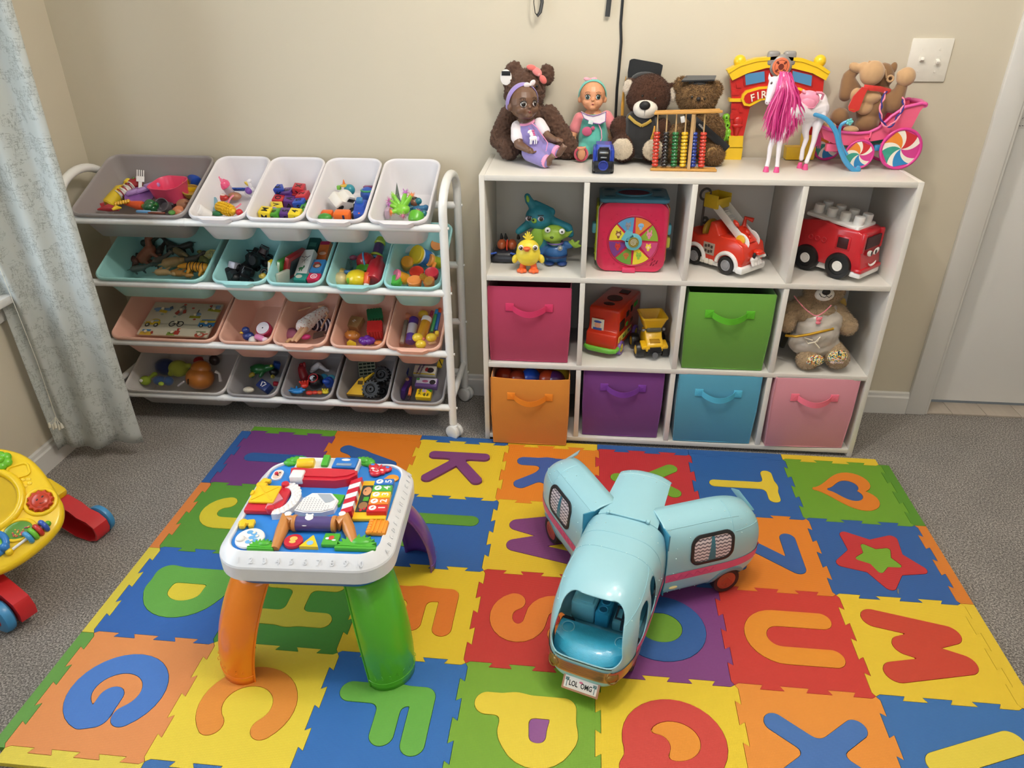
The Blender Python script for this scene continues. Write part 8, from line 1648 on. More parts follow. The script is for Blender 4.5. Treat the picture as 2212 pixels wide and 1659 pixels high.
put('pink_bow', 'small pink and blue toy bow behind the red rattle ball', 'toy', 1, 770, 556, [(None, (lambda b: (b.ell((-.010, 0, 0), (.012, .005, .008)), b.ell((.010, 0, 0), (.012, .005, .007)), b)[-1])(B()), pl('b85a7c'))], (0, 0, 20), .016)
# dough tubs
def tub(lab, px, py, c, lid, rot, dz, r=.018, h_=.034, s=1, band='e8c030'):
    b = B(); b.cyl((0, 0, -h_/2), (0, 0, h_/2), r*.92, bev=.001); b2_ = B(); b2_.lathe([(r, h_/2-.004), (r*1.06, h_/2-.003), (r*1.06, h_/2+.004), (r*.98, h_/2+.006), (r*.84, h_/2+.004), (.001, h_/2+.004)])
    b3_ = B(); b3_.cyl((0, 0, -h_*.3), (0, 0, h_*.28), r*.935, n=24)
    put('dough_tub', lab, 'dough tub', 1, px, py, [('tub', b, pl(c)), ('lid', b2_, pl(lid)), ('label_band', b3_, P(band, .45))], rot, dz, s, 'modelling dough tubs in the mint bin')
tub('large blue and white dough tub with yellow lid', 914, 556, 'e6e8ea', 'e4c420', (40, -48, 0), .028, .026, .050, 1.05, '2868b0')
tub('small dough tub with orange-gold lid lying on its side', 879, 571, 'c87c2c', 'e8a42a', (50, -10, 30), .018, band='d88a28')
tub('yellow dough tub leaning at the right of the mint bin', 941, 566, 'e0c838', 'ee9a3c', (60, -30, -40), .018, band='b0b020')
for px, py, c, n, r_, rt in ((901, 592, 'dc3a28', 'red', .020, (24, 0, 0)), (933, 594, 'c83040', 'crimson', .019, (26, 5, 0)), (896, 612, 'f0964c', 'orange', .020, (16, 0, 0)), (927, 612, 'e88a4a', 'pale orange', .016, (16, 0, 0)), (857, 609, '58c04c', 'light green', .016, (30, -20, 0)), (943, 530, 'f29a50', 'peach orange', .017, (60, 20, 0))):
    tub('%s lidded dough tub standing in the rightmost mint bin' % n, px, py, c, c, rt, .004 if py > 600 else .012, r_, .016, 1, c)
tub('dough tub with pink lid tipped on its side', 868, 600, 'e8b42c', 'f0789c', (50, -40, -30), .012, band='e8a020')
put('amber_tube', 'amber clear plastic tube lying across the dough lids', 'plastic tube', 1, 919, 602, [(None, B().lathe([(.008, -.026), (.0095, -.026), (.0095, .022), (.012, .026), (.001, .027)]), glass('d8a83c', .14, 'amber_clear', .45))], (85, 0, 30), .030)
put('peach_shape', 'peach coloured modelling dough lump in the rightmost mint bin', 'dough', 1, 864, 551, [(None, (lambda b: (b.box((0, 0, 0), (.03, .02, .016), .006), b.box((-.006, 0, .012), (.012, .018, .014), .005), b)[-1])(B()), pl('e09a7c'))], (20, 0, 30), .014)
put('orange_rolling_disc', 'orange dough roller standing at the right of the mint bin', 'dough tool', 1, 936, 580, [(None, B().box((0, 0, 0), (.010, .03, .03), .004), pl('ee8e34'))], (20, 20, 0), .020)
put('toy_saucer', 'pale translucent lid at the back of the rightmost mint bin', 'toy plate', 1, 877, 538, [(None, B().cyl((0, 0, 0), (0, 0, .008), .024, bev=.002), P('d4e0e0', .3))], (20, 0, 0), .010)
# ---------------------------------------------------------------- third tier: vehicle puzzle and others
cn4 = [at(2, px, py, dz) for px, py, dz in ((338, 655, .03), (488, 658, .03), (449, 731, -.012), (289, 721, -.012))]
ce = sum(cn4, Vc())/4; ux = ((cn4[1]-cn4[0])+(cn4[2]-cn4[3])).normalized(); uy = ((cn4[0]-cn4[3])+(cn4[1]-cn4[2])); uy = (uy-ux*uy.dot(ux)); Wd = (cn4[1]-cn4[0]).length*.99; Hd = uy.length/2; uy.normalize(); un = ux.cross(uy)
PM = MT(ce) @ Matrix((ux, uy, un)).transposed().to_4x4(); PMI = PM.inverted()
b = B(); b.box((0, 0, 0), (Wd, Hd, .008), .001, m=0); b.box((0, -Hd*.16, .0042), (Wd*.98, .0012, .0006), m=1); b.box((0, -Hd*.19, .0042), (Wd*.98, .0008, .0006), m=1)
for x, y, c in ((.10, .34, 3), (-.1, .06, 4), (.06, -.30, 5), (.2, .0, 3), (-.30, .12, 4), (-.04, .44, 3)): b.ell((x*Wd, y*Hd, .0042), (.006, .0045, .0006), m=c, n=10)
one('puzzle_board', b, [P('d8cfb8', .5), P('6a6458', .5), P('5a5a50', .5), P('c85a4a', .5), P('a8b0a0', .5), P('d89a7a', .5)], 'cream wooden peg puzzle board with vehicles in the wide peach bin', 'puzzle', PM)
def piece(nm, px, py, shapes, cols, lab, kn='e8dcc0'):
    d = ray(px, py); p = CAM+d*((ce-CAM).dot(un)/d.dot(un)); L = PMI @ p; t = thing('puzzle_piece', lab, 'puzzle piece', PM @ MT((L.x, L.y, .0042)) @ Matrix.Diagonal((1.35, 1.5, 1, 1)), 'knobbed pieces of the vehicle puzzle')
    b = B()
    for i, (k_, *a) in enumerate(shapes):
        z = .0012+.0004*i; m = a[-1]
        if k_ == 'e': b.ell((a[0], a[1], z), (a[2], a[3], .0010), m=m, n=16)
        elif k_ == 'b': b.box((a[0], a[1], z), (a[2], a[3], .0016), .0004, RM(0, 0, a[4]), m=m)
        elif k_ == 'r': b.torus((a[0], a[1], z), a[2], .0012, m=m, n=18, k=5)
    b.obj('cutout', [P(c, .45) for c in cols], t); b = B(); b.lathe([(.0015, 0), (.0015, .003), (.004, .005), (.0042, .008), (.001, .010)], TR(0, 0, .001)); b.obj('knob', P(kn, .35), t)
piece('', 355, 671, [('b', 0, 0, .040, .010, 6, 0), ('e', -.012, .001, .016, .006, 0), ('b', .002, -.006, .022, .008, -10, 1), ('b', .020, .006, .008, .010, 30, 2)], ['7c9ab8', 'd0b038', '5a6a80'], 'blue and yellow plane piece of the vehicle puzzle')
piece('', 394, 673, [('e', 0, 0, .010, .018, 1), ('b', -.008, -.008, .010, .012, -30, 0), ('b', .010, -.004, .008, .012, 20, 0), ('e', 0, .002, .006, .009, 2)], ['a84838', '8a8478', 'b8b0a0'], 'red and grey rocket piece of the vehicle puzzle')
piece('', 424, 684, [('b', 0, -.005, .030, .007, 0, 0), ('e', .004, .004, .010, .006, 1), ('b', .002, .014, .002, .010, 0, 2)], ['a8a030', '7c9cc0', '5a5448'], 'yellow-green submarine piece of the vehicle puzzle')
piece('', 465, 671, [('b', 0, -.003, .036, .008, -6, 0), ('b', .006, .008, .012, .012, 0, 1), ('b', -.012, .006, .002, .016, 0, 2), ('b', -.014, .010, .006, .005, 0, 3)], ['b0a834', '8aa0b8', '5a5448', 'c04a3c'], 'green sailing boat piece of the vehicle puzzle')
piece('', 332, 699, [('b', 0, -.002, .040, .010, 0, 0), ('e', .004, .005, .014, .008, 0), ('e', .006, .006, .009, .004, 1), ('e', -.012, -.008, .0065, .0065, 2), ('e', .012, -.008, .0065, .0065, 2), ('e', -.012, -.008, .003, .003, 3), ('e', .012, -.008, .003, .003, 3)], ['d8b82c', 'a8b8c0', '4c4a44', 'd0ccc0'], 'yellow beetle car piece of the vehicle puzzle')
piece('', 383, 700, [('r', -.011, -.003, .008, 0), ('r', .011, -.003, .008, 0), ('b', 0, .004, .020, .0016, 0, 0), ('b', -.004, 0, .014, .0016, 50, 0), ('b', .005, 0, .014, .0016, -50, 0)], ['2c2826'], 'black bicycle piece of the vehicle puzzle')
piece('', 448, 702, [('b', 0, 0, .044, .016, 2, 0), ('b', 0, .007, .042, .007, 2, 1), ('b', 0, .012, .036, .003, 2, 0), ('e', -.012, -.008, .005, .005, 2), ('e', .012, -.008, .005, .005, 2), ('e', -.012, -.008, .0025, .0025, 3), ('e', .012, -.008, .0025, .0025, 3)], ['3a7ab4', 'd8b838', '24282c', 'd8d8d4'], 'blue camper bus piece of the vehicle puzzle')
piece('', 317, 720, [('b', 0, -.003, .032, .010, 0, 1), ('b', -.002, .007, .022, .005, 0, 0), ('b', .016, .0, .006, .008, 20, 2)], ['4a84b4', 'd8b040', 'b84a3c'], 'blue and yellow train piece of the vehicle puzzle')
piece('', 374, 722, [('b', -.004, -.002, .022, .010, 0, 1), ('b', .010, .002, .014, .012, 0, 0), ('b', .010, .012, .005, .007, 20, 0)], ['b8443a', '8aa048'], 'red fire engine piece of the vehicle puzzle')
piece('', 432, 726, [('e', 0, 0, .014, .008, 0), ('b', .014, .003, .014, .003, 15, 0), ('b', 0, .010, .026, .0016, 0, 1), ('e', .002, 0, .006, .005, 2)], ['c05a44', '7a8a50', 'd0c8b4'], 'red helicopter piece of the vehicle puzzle')
put('bath_duck', 'dark blue toy duck with yellow beak in the second peach bin', 'toy duck', 2, 536, 722, [('body', (lambda b: (b.ell((0, 0, -.006), (.018, .015, .014)), b.ell((-.004, -.002, .014), (.012, .011, .011)), b)[-1])(B()), pl('24387c')), ('beak', B().ell((-.014, -.006, .008), (.008, .005, .003), RM(0, 0, 20)), pl('e8b830'))], dz=.010)
put('toy_drum', 'white faced drum with red and purple side in the second peach bin', 'toy drum', 2, 571, 712, [('side', B().cyl((0, 0, -.012), (0, 0, .010), .024, bev=.003, n=30), pl('b02c50')), ('face', B().cyl((0, 0, .010), (0, 0, .012), .020, n=28), pl('e8e0e8')), ('centre_dot', B().ell((0, 0, .012), .002), BLACK)], (38, -6, 0), .020)
put('pink_figure', 'pink toy figure lying in the second peach bin', 'toy figure', 2, 562, 730, [('body', B().cap((-.012, 0, 0), (.012, 0, 0), .009), pl('e88ab8')), ('head', B().ell((.021, 0, 0), .009), pl('f0d4e0'))], (0, 5, -25), .010)
put('white_ball', 'white half ball at the front of the second peach bin', 'toy ball', 2, 547, 736, [(None, ball(.014), pl('e4dcd4'))], dz=-.006)
# fashion doll
T = Toy('fashion_doll', 'fashion doll in a white floral dress lying in the third peach bin', 'doll', (662, 718), z=LZ[2]-.01)
T.z0 = 0
def cp(b, a, c, r0, r1): P0 = at(2, a[0], a[1], a[2])-T.o; P1 = at(2, c[0], c[1], c[2])-T.o; b.cap(P0, P1, r0, r1)
b = B(); cp(b, (655, 706, .026), (632, 735, .022), .0075, .0055); cp(b, (662, 710, .024), (640, 736, .018), .0075, .005); cp(b, (700, 668, .04), (708, 682, .034), .0045, .004); cp(b, (708, 682, .034), (694, 708, .026), .004, .003); cp(b, (670, 664, .04), (645, 671, .04), .0045, .0035); cp(b, (690, 662, .034), (704, 664, .036), .006, .006); blob('body', b, P('d8a884', .4, sub=.05), T.t, .002, 1)
b = B(); cp(b, (700, 672, .030), (668, 694, .030), .018, .024); cp(b, (668, 694, .028), (655, 705, .024), .024, .026)
def floral():
    m = P('e8dcd4', .8, name='floral_cotton', scale=5); nt = m.node_tree; v = nt.nodes.new('ShaderNodeTexVoronoi'); v.inputs['Scale'].default_value = 115; tc = nt.nodes.new('ShaderNodeTexCoord'); nt.links.new(tc.outputs['Object'], v.inputs[0]); cr = nt.nodes.new('ShaderNodeValToRGB'); cr.color_ramp.interpolation = 'CONSTANT'; e = cr.color_ramp.elements; e[0].color = hx('b04a34'); e[1].position = .22; e[1].color = hx('e8dcd6')
    nt.links.new(v.outputs['Distance'], cr.inputs[0]); nt.links.new(cr.outputs[0], nt.nodes['Principled BSDF'].inputs['Base Color']); return m
blob('dress', b, floral(), T.t, .003, 2, .004, .01)
put('striped_doll_dress', 'black and white striped doll dress under the floral doll', 'doll clothes', 2, 693, 703, [(None, (lambda b: ([b.torus((-.024+.006*i, 0, 0), .016+.001*i, .003, RM(0, 90, 20), n=16, k=5, m=i % 2) for i in range(9)], b)[-1])(B()), [P('2c1c30', .8), P('d8ccd4', .8)])], (20, 20, 30), .004)
put('doll_hair', 'dark brown doll hair at the front of the third peach bin', 'doll', 2, 688, 728, [(None, (lambda b: ([b.tube([(-.02+.004*i, -.012, .004), (-.01+.003*i, 0, .014), (.0+.004*i, .016, .002)], .003, n=5) for i in range(9)], b)[-1])(B()), P('4a3028', .3, .3))], (0, 0, 40), .004)
put('pink_doll', 'purple and pink doll wrap at the left of the third peach bin', 'doll clothes', 2, 630, 722, [(None, B().ell((0, 0, 0), (.020, .024, .016)), P('a8607c', .6))], (20, 0, 20), -.002)
put('pink_ribbon', 'hot pink doll ribbon beside the doll legs', 'doll clothes', 2, 661, 728, [(None, B().ell((0, 0, 0), (.014, .010, .008)), pl('d83a80'))], (0, 0, 30), .006)
put('tan_hairbrush', 'tan doll leg curled at the front of the third peach bin', 'doll', 2, 628, 738, [(None, B().tube([(-.01, -.01, 0), (-.006, .006, .003), (.010, .014, .002)], .005), P('c89a6c', .4))], dz=.010)
# shape blocks
def gear(r, n, k=.12): return [(r*(1+k*(1 if (i//2) % 2 else -1)*.5)*cos(2*pi*i/(4*n)), r*(1+k*(1 if (i//2) % 2 else -1)*.5)*sin(2*pi*i/(4*n))) for i in range(4*n)]
def gsq(a, n=5):
    L = []
    for s_ in range(4):
        for i in range(n*3): u = -a+2*a*i/(n*3); w_ = a+.0022*abs(sin(i*pi/3)); q = [(u, -w_), (w_, u), (-u, w_), (-w_, -u)][s_]; L.append(q)
    return L
put('gear_block', 'dark green scalloped toy block at the back of the fourth peach bin', 'shape block', 2, 810, 682, [(None, B().prism(gsq(.022), -.010, .010), pl('1f7048'))], (20, 0, 20), .020)
put('gear_block', 'red scalloped square toy block in the fourth peach bin', 'shape block', 2, 810, 711, [('block', B().prism(gsq(.021), -.016, .014), pl('cc2c2a')), ('base', B().box((0, 0, -.022), (.044, .044, .012), .005), pl('c02430'))], (26, 0, 10), .020)
b = B(); b.box((0, 0, 0), (.044, .044, .022), .003, m=0); b.box((0, 0, .0115), (.020, .020, .002), .001, RM(0, 0, 45), m=0); b.text('N', .013, TR(0, 0, .013, 0, 0, 70), 1, .0003)
put('letter_brick', 'tan square toy block with letter N in the fourth peach bin', 'shape block', 2, 768, 699, [(None, b, [pl('b08a5c'), WHITE])], (24, 0, -16), .018)
put('toy_bread', 'glossy brown toy bread roll in the fourth peach bin', 'toy food', 2, 761, 724, [(None, (lambda b: (b.ell((0, 0, 0), (.026, .017, .014)), [b.ell((-.012+.012*i, 0, .010), (.003, .012, .004), RM(0, 0, 30)) for i in range(3)], b)[-1])(B()), P('b8702c', .2, .4))], (10, 0, -12), .012)
put('toy_grapes', 'purple lumpy toy grapes at the front of the fourth peach bin', 'toy food', 2, 793, 736, [(None, (lambda b: ([b.ell(q, .012) for q in ((-.014, 0, 0), (0, .004, .004), (.013, 0, 0), (-.006, -.008, 0), (.008, -.008, .002))], b)[-1])(B()), P('6a2c98', .22, .4))], dz=.004)
put('toy_cheese', 'small yellow toy wedge at the front of the fourth peach bin', 'toy food', 2, 761, 741, [(None, B().prism([(-.014, -.008), (.014, -.008), (-.010, .010)], -.005, .006), pl('e8c030'))], dz=.0)
put('orange_toy_piece', 'small orange toy piece at the front right of the fourth peach bin', 'toy food', 2, 818, 741, [(None, B().ell((0, 0, 0), (.014, .009, .007)), pl('d87c3c'))], dz=.0)
# glue sticks and markers
def stick(lab, px, py, c, cap_, rot, dz, r=.014, h_=.085, band=None, nm='glue_stick', cat='glue stick', s=1):
    ps = [('tube', B().cyl((0, 0, -h_/2), (0, 0, h_*.28), r, bev=.0015), pl(c)), ('cap', B().cyl((0, 0, h_*.285), (0, 0, h_/2), r*1.03, bev=.002), pl(cap_))]
    if band: ps.append(('label', B().cyl((0, 0, -h_*.2), (0, 0, h_*.22), r*1.012, n=24), P(band, .5)))
    put(nm, lab, cat, 2, px, py, ps, rot, dz, s)
stick('large purple glue stick with a white label', 890, 714, '5c3a98', '54308c', (-62, 4, 3), .018, .0145, .090, 'd4ccd8')
stick('yellow glue bottle with a white cap', 916, 708, 'd89a28', 'ece8e4', (-60, 0, -8), .026, .015, .075, None, 'glue_bottle', 'glue bottle')
stick('grey slim marker at the left of the rightmost peach bin', 873, 717, 'b0a498', '9a8e84', (-62, 4, 2), .010, .007, .085, None, 'marker', 'marker')
stick('blue and green marker standing at the right of the peach bin', 938, 693, '3f9a5c', '2a8cc8', (-60, 0, -6), .024, .006, .085, None, 'marker', 'marker')
stick('blue marker with red top at the right edge of the peach bin', 946, 690, '2a68b8', 'd0502c', (-60, 0, -2), .022, .006, .085, None, 'marker', 'marker')
stick('red slim marker between the bottle and the blue marker', 927, 694, 'b83a58', 'a83050', (-60, 0, -8), .014, .005, .08, None, 'marker', 'marker')
for px, py, n, dz in ((902, 729, 'left', .022), (932, 729, 'right', .022), (909, 744, 'front', .006), (914, 679, 'rear', .010)): put('yellow_egg', 'yellow toy egg, the %s one around the glue bottle' % n, 'toy egg', 2, px, py, [(None, ball(.014, 1.15, 1, .95), pl('e8c838'))], (0, 0, 15), dz, 1, 'yellow toy eggs in the peach bin')
put('pink_jewel', 'small pink toy jewel between the yellow eggs', 'toy jewel', 2, 913, 732, [(None, B().lathe([(.001, -.006), (.008, 0), (.005, .005), (.001, .005)], n=6), pl('e08080'))], dz=.016)
put('wooden_pegs', 'small tan wooden piece in front of the right yellow egg', 'wooden piece', 2, 934, 741, [(None, B().box((0, 0, 0), (.024, .008, .006), .002), P('c8a078', .6))], (0, 0, 30), .008)
put('peach_fan', 'pale peach shell toy at the back of the rightmost peach bin', 'toy shell', 2, 876, 683, [(None, B().ell((0, 0, 0), (.018, .014, .012)), pl('e89a78'))], dz=.004)
put('yellow_plastic_piece', 'yellow marker cap at the right edge of the peach bin', 'toy', 2, 944, 721, [(None, B().box((0, 0, 0), (.012, .016, .014), .003), pl('e8c83c'))], (20, 0, 0), .014)
# ---------------------------------------------------------------- bottom tier
T = Toy('plush_figure', 'green-headed plush figure with dark blue body in the pale grey bin', 'plush toy', (386, 815), z=LZ[3]-.01); T.z0 = 0
b = B(); c0 = at(3, 386, 796, .026)-T.o; b.ell(c0, (.038, .030, .032)); b.ell(c0+Vc((-.024, -.02, -.012)), .010); b.ell(c0+Vc((.040, .004, .012)), (.016, .008, .010)); blob('head', b, P('9aa034', .85, sheen=.1), T.t, .003, 3)
b = B(); c1 = at(3, 358, 792, .012)-T.o; b.ell(c1, (.040, .030, .032)); blob('suit', b, fabric('24305c'), T.t, .003, 3)
T = Toy('plush_figure', 'smaller green plush figure with blue suit at the front of the pale grey bin', 'plush toy', (330, 822), z=LZ[3]-.01); T.z0 = 0
b = B(); c0 = at(3, 314, 822, .004)-T.o; b.ell(c0, (.020, .018, .018)); c2 = at(3, 334, 808, .022)-T.o; b.cap(c0+Vc((.015, 0, .01)), c2, .006, .007); b.ell(c2, (.011, .009, .008)); b.ell(at(3, 348, 829, .010)-T.o, (.011, .008, .008)); blob('head', b, P('9ab038', .85), T.t, .0026, 2)
b = B(); c1 = at(3, 346, 822, .006)-T.o; b.ell(c1, (.028, .018, .018)); b.ell(c1+Vc((.032, 0, 0)), (.018, .018, .018)); blob('suit', b, fabric('34507c'), T.t, .0026, 2)
b = B(); b.ell(c0+Vc((-.006, -.014, .006)), (.008, .004, .007)); b.obj('eye', pl('e8e8e0'), T.t)
put('round_brown_toy', 'large round orange-brown toy with a slot in the pale grey bin', 'toy', 3, 432, 816, [('shell', (lambda b: (b.ell((0, 0, 0), (.048, .042, .040)), b.ell((.004, .012, .030), (.034, .030, .026)), b)[-1])(B()), P('b8702c', .3, .2)), ('slot', B().box((-.022, -.037, .004), (.003, .004, .020), R=RM(0, 12, 0)), BLACK)], (0, 0, 0), .014, .95)
put('red_ball', 'red glossy ball behind the round brown toy', 'toy ball', 3, 430, 779, [(None, ball(.017, 1.1, 1, .8), pl('b02c30'))], dz=.020)
put('white_peg', 'short white toy peg behind the round brown toy', 'toy', 3, 447, 776, [(None, B().cyl((0, 0, -.010), (0, 0, .012), .010, bev=.003), pl('d8d0d4'))], (20, 0, 0), .020)
put('dark_toy', 'dark brown toy behind the white peg', 'toy', 3, 463, 778, [(None, B().ell((0, 0, 0), (.018, .015, .018)), pl('3a2c2c'))], dz=.010)
put('white_bent_toy', 'white toy arm at the right of the round brown toy', 'toy', 3, 471, 812, [(None, B().tube([(-.006, 0, .016), (.006, 0, .008), (.008, -.006, -.016)], [.006, .004, .006], n=10), pl('d8d0cc'))], dz=.016)
put('white_bent_toy', 'white toy arm at the front between the plush and the brown toy', 'toy', 3, 392, 830, [(None, B().cap((-.012, 0, -.006), (.010, 0, .010), .003), pl('d0c8cc'))], dz=.006)
gcr = P('226c34', .3, .3); b = B(); b.ell((0, 0, 0), (.032, .020, .018)); b.cap((-.03, 0, 0), (-.045, 0, .006), .012, .008); b.cap((.028, 0, .004), (.044, 0, .008), .013, .010)
for x in (-.014, .014): b.cap((x, -.014, -.004), (x-.006, -.024, -.012), .008, .006)
put('toy_crocodile', 'dark green toy crocodile in the second grey bin', 'toy crocodile', 3, 560, 797, [('body', b, gcr), ('snout', B().cap((-.018, -.022, -.006), (-.040, -.030, -.014), .008, .005), pl('c8b03c')), ('eye', B().ell((.046, -.004, .016), (.005, .005, .005)), pl('d0c840'))], (10, 0, 6), .018, .95)
put('blue_toolbox', 'navy blue toy case printed with white tools', 'toy case', 3, 572, 835, [('case', B().box((0, 0, 0), (.046, .03, .026), .004), pl('22346c')), ('tool_print', (lambda b: (b.box((-.006, 0, .0134), (.003, .016, .0006), R=RM(0, 0, 25)), b.box((.006, 0, .0134), (.003, .016, .0006), R=RM(0, 0, -25)), b.box((.0, .008, .0134), (.010, .003, .0006)), b)[-1])(B()), WHITE)], (30, 10, -30), .008)
put('white_rock', 'small cream speckled toy at the front of the second grey bin', 'toy', 3, 537, 842, [(None, B().ell((0, 0, 0), (.018, .012, .009)), P('dcd4c0', .5, noise_amt=.3, scale=200))], dz=-.004)
put('red_toy', 'small red toy at the right of the second grey bin', 'toy', 3, 596, 829, [(None, B().box((0, 0, 0), (.018, .016, .012), .004), pl('a82838'))], (10, 20, 30), .008)
put('blue_toy', 'blue toy piece at the back of the second grey bin', 'toy', 3, 597, 790, [(None, B().box((0, 0, 0), (.022, .020, .03), .004), pl('1c448c'))], (10, 20, 30), .010)
put('yellow_cone_toy', 'small yellow toy claw at the right of the crocodile', 'toy', 3, 589, 814, [(None, B().lathe([(.007, -.004), (.001, .014)], n=8), pl('c8b830'))], (60, 40, 0), .016)
put('dark_figure', 'black toy figure behind the crocodile', 'toy figure', 3, 592, 804, [(None, B().ell((0, 0, 0), (.016, .014, .014)), pl('18181c'))], dz=.004)
# red and blue toys
put('red_glove', 'dark red toy glove in the third grey bin', 'toy glove', 3, 654, 806, [(None, (lambda b: (b.cap((0, 0, -.014), (0, 0, .012), .015), [b.cap((-.012+.008*i, 0, .018), (-.013+.009*i, 0, .028), .005) for i in range(4)], b)[-1])(B()), pl('a02430'))], (-30, -14, 20), .022)
put('white_toy_figure', 'white bent toy figure at the back of the third grey bin', 'toy figure', 3, 690, 796, [(None, (lambda b: (b.cap((-.022, 0, -.004), (.0, 0, .014), .010), b.cap((0, 0, .014), (.018, 0, .0), .009, .006), b.cap((.022, 0, -.004), (.036, -.008, .002), .006, .004), b.ell((-.026, -.004, -.010), (.008, .010, .005)), b)[-1])(B()), pl('e0dce0'))], (10, 0, -8), .020)
put('round_head_toy', 'black round toy head with red ring and white spot', 'toy', 3, 682, 824, [('ball', ball(.026), P('14141a', .25, .4)), ('red_ring', B().torus((-.002, -.012, .019), .0145, .002, RM(34, 0, 0)), pl('b02430')), ('white_spot', B().ell((-.002, -.012, .0195), (.011, .009, .003), RM(34, 0, 0)), pl('e8e4ec'))], dz=.014)
put('red_hand_toy', 'bright red toy hand beside the black round toy', 'toy', 3, 658, 833, [(None, (lambda b: (b.ell((0, 0, 0), (.012, .010, .008)), [b.cap((-.006+.005*i, 0, .004), (-.012+.008*i, -.002, .016), .0035) for i in range(4)], b)[-1])(B()), pl('d83828'))], (0, 0, 20), .014)
put('blue_star_toy', 'light blue spiky toy at the front left of the third grey bin', 'toy', 3, 641, 845, [(None, (lambda b: (b.ell((0, 0, 0), (.022, .012, .008)), [b.cap((0, 0, 0), (.026*cos(a), .018*sin(a), .006), .006, .003) for a in (0, .9, 1.8, 2.7, 3.6)], b)[-1])(B()), pl('2a86d0'))], dz=.002)
put('blue_body_toy', 'royal blue toy body at the right of the third grey bin', 'toy figure', 3, 711, 826, [(None, (lambda b: (b.ell((0, 0, 0), (.016, .014, .022)), b.ell((-.004, -.012, .012), (.014, .010, .010)), b)[-1])(B()), pl('1f4cb0'))], (10, 10, 0), .010)
for px, py, c, n in ((700, 813, '3a9cc8', 'sky blue'), (716, 815, '58b0c8', 'teal')): put('oval_toy_disc', '%s oval toy wing in the third grey bin' % n, 'toy', 3, px, py, [(None, B().ell((0, 0, 0), (.012, .010, .004)), pl(c))], (30, 10, 30), .024)
put('red_bow', 'red toy claw at the front of the third grey bin', 'toy', 3, 674, 849, [(None, (lambda b: (b.ell((-.008, 0, 0), (.012, .009, .007)), b.ell((.010, 0, .002), (.010, .008, .006)), b)[-1])(B()), pl('cc3a2c'))], dz=.0)
put('small_yellow_toy', 'small yellow toy crown at the front right of the third grey bin', 'toy', 3, 703, 847, [(None, (lambda b: (b.ell((0, 0, 0), (.011, .008, .006)), [b.cap((-.006+.006*i, 0, 0), (-.008+.008*i, 0, .010), .003) for i in range(3)], b)[-1])(B()), pl('d8c42c'))], dz=.004)
put('orange_piece', 'small orange toy between the red claw and yellow crown', 'toy', 3, 691, 848, [(None, B().ell((0, 0, 0), (.009, .008, .006)), pl('c86824'))], dz=.002)
# wheels and waffle block
b = B(); n = 4
for i in range(n+1): b.box((-.026+.013*i, 0, 0), (.0022, .054, .010)); b.box((0, -.026+.013*i, 0), (.054, .0022, .010))
put('waffle_block', 'green and white lattice toy block in the fourth grey bin', 'lattice block', 3, 793, 797, [('lattice', b, pl('b8c4b0')), ('backing', B().box((0, 0, -.003), (.052, .052, .003)), pl('1e3a2c'))], (30, 0, 18), .012)
def bigwheel(lab, px, py, r, dz, rot):
    b = B(); b.lathe([(.010, -.011), (r*.9, -.012), (r, -.007), (r, .007), (r*.9, .012), (r*.62, .012), (r*.58, .007), (.012, .006), (.010, .010), (.004, .010), (.003, .004), (.001, .004)], None, 0, 32)
    for i in range(16): a = 2*pi*i/16; b.box((r*.97*cos(a), r*.97*sin(a), 0), (.006, .006, .022), .001, RM(0, 0, a*57.3))
    put('treaded_toy_tyre', lab, 'toy wheel', 3, px, py, [(None, b, P('17171a', .4, .2))], rot, dz)
bigwheel('black treaded toy wheel, the rear one in the fourth grey bin', 825, 810, .026, .028, (50, -6, 0)); bigwheel('black treaded toy wheel, the front one in the fourth grey bin', 803, 841, .027, .014, (56, -6, 0)); bigwheel('black toy wheel lying under the other two wheels', 824, 842, .022, -.004, (90, 0, 20))
put('yellow_digger', 'yellow toy digger body with pointed arm beside the black wheels', 'toy digger', 3, 776, 838, [('body', B().prism([(-.034, -.026), (.018, -.026), (.018, .014), (.008, .034), (-.004, .026)], -.008, .010), pl('e4b422')), ('arm', B().prism([(.004, .024), (.016, .020), (.040, .054), (.022, .040)], -.004, .006), pl('e8c02c')), ('window', B().box((.004, .014, .0105), (.016, .012, .001)), pl('5a4418'))], (40, 0, -2), .010)
# activity boxes
def prt(x, y, w_, h_, z, c): return B().box((x, y, z), (w_, h_, .0006)), P(c, .45)
b = B(); b.text('NUMBERS', .008, TR(-.020, 0, .0112, 0, 0, 78), depth=.0003); b.text('COUNTING', .008, TR(-.010, 0, .0112, 0, 0, 78), depth=.0003)
boxy('card_game_box', 'white and yellow counting card box in the rightmost grey bin', 'card box', 3, 919, 803, (.072, .034, .020), 'e4dccc', (28, 0, -3), .026, [('yellow_edge', *prt(0, -.015, .070, .004, .0104, 'e0c030')), ('lettering', b, P('5a2c6c', .5)), ('dark_picture', B().ell((.018, 0, .0104), (.012, .010, .0008)), P('3a2c2c', .5)), ('red_picture', B().ell((.006, .002, .0104), (.006, .008, .0008)), P('b83a3c', .5))])
boxy('card_game_box', 'purple and white shapes card box below the counting box', 'card box', 3, 922, 829, (.070, .032, .020), '7a5a94', (26, 0, -3), .016, [('white_panel', *prt(.0, .004, .064, .020, .0104, 'd8d0dc')), ('green_disc', B().ell((-.028, .009, .0106), (.006, .005, .0006)), P('5a9a4c', .5)), ('dark_picture', B().ell((.020, .0, .0108), (.010, .009, .0008)), P('30282c', .5)), ('pink_picture', B().ell((-.004, .002, .0108), (.010, .005, .0008)), P('c06a8a', .5))])
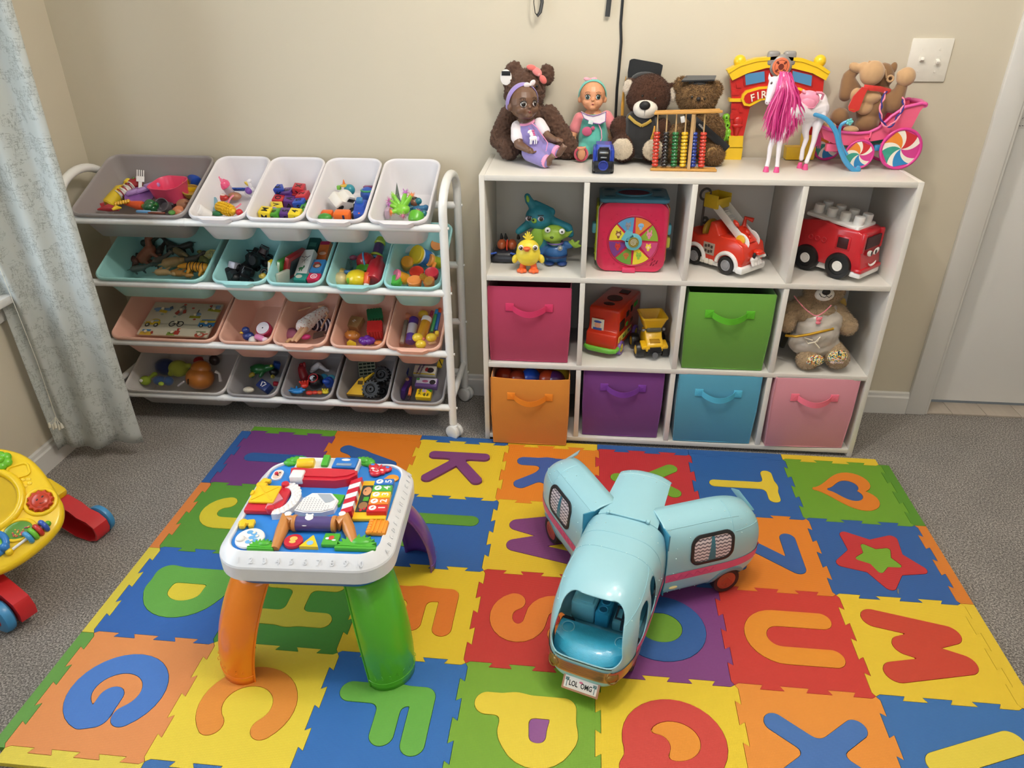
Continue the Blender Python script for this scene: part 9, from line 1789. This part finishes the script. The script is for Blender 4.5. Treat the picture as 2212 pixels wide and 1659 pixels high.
b = B(); b.text('yola', .013, TR(-.014, .004, .0096, 0, 0, 88), depth=.0003); b.text('alk', .011, TR(.003, -.006, .0096, 0, 0, 88), depth=.0003); b.text('tie', .011, TR(.013, -.006, .0096, 0, 0, 88), depth=.0003)
boxy('chalk_box', 'yellow and green chalk box at the front of the rightmost grey bin', 'chalk box', 3, 916, 853, (.048, .032, .018), 'f0c81c', (22, 0, -3), .004, [('lettering', b, P('1c3c28', .5)), ('green_corner', B().prism([(.004, .016), (.024, .016), (.024, .004)], .0085, .0096), P('2c7a34', .45)), ('chalk_stripes', (lambda b: ([b.box((-.004+.0045*i, .010-.001*i, .0094), (.003, .012, .0006), m=i) for i in range(3)], b)[-1])(B()), [P('8ab0d8', .5), P('b090c8', .5), P('e898b0', .5)])])
boxy('flash_card_box', 'dark purple flat box behind the chalk box', 'card box', 3, 878, 838, (.014, .07, .04), '4a2c7c', (10, 10, -6), .006)
boxy('flash_card_box', 'navy blue flat box under the counting card box', 'card box', 3, 876, 807, (.02, .03, .03), '24388c', (10, 0, 0), .010)
boxy('yellow_card', 'yellow striped card at the right edge of the rightmost grey bin', 'card', 3, 951, 785, (.016, .03, .012), 'e8c428', (20, 10, 0), .026, [('black_stripe', B().box((0, 0, .0062), (.003, .03, .0006), R=RM(0, 0, 30)), BLACK)])
put('marker', 'black slim marker beside the chalk box', 'marker', 3, 886, 852, [(None, B().cap((0, -.02, 0), (0, .02, 0), .005), pl('2c2430'))], (20, 0, -6), .0)
put('orange_crayon', 'orange crayon tip beside the black marker', 'crayon', 3, 886, 844, [(None, B().lathe([(.005, -.016), (.005, .008), (.001, .018)], n=12), pl('e07848'))], (-60, 0, 0), .014)
put('tan_peg', 'small tan peg at the left of the purple shapes box', 'wooden piece', 3, 880, 821, [(None, B().cyl((0, 0, -.006), (0, 0, .006), .006, bev=.001), P('c09070', .5))], (0, 0, 0), .030)
# ------------------------------------------------------------------ white picture disc stuck on the door and a speck of plastic on the mat
p = ony(2228, 215, DOORY+.0025); b = B(); Q = RM(90, 0, 0); b.T = Q; b.cyl((0, 0, 0), (0, 0, .001), .062, m=0, n=48)
for i in range(40): a = 2*pi*i/40; b.box((.055*cos(a), .055*sin(a), .0012), (.0012, .005, .0006), R=RM(0, 0, a*57.3+70), m=1)
b.ell((-.012, -.002, .0012), (.016, .022, .0008), m=2); b.tube([(-.035+.01*i, .020+.012*sin(i), .0014) for i in range(7)], .0012, m=1, n=5)
b.box((-.02, -.075, .0005), (.09, .02, .001), m=0)
for i in range(11): b.box((-.058+.008*i, -.073-.004*sin(i*.3), .0012), (.005, .0015, .0006), R=RM(0, 0, -6), m=1)
one('door_decal', b, [P('dcdad8', .5), P('24242a', .5), P('e8b0b0', .5)], 'white round paper decal with black dashes and pink oval on the door', 'decal', MT(p+Vc((0, -.0004, 0))))
p = onz(1940, 1277, .0135); one('thin_stick', B().box((0, 0, 0), (.0035, .018, .0015), .0006, RM(0, 0, -18)), P('7a7468', .5), 'thin grey stick lying below the star on the blue tile', 'stick', MT(p))
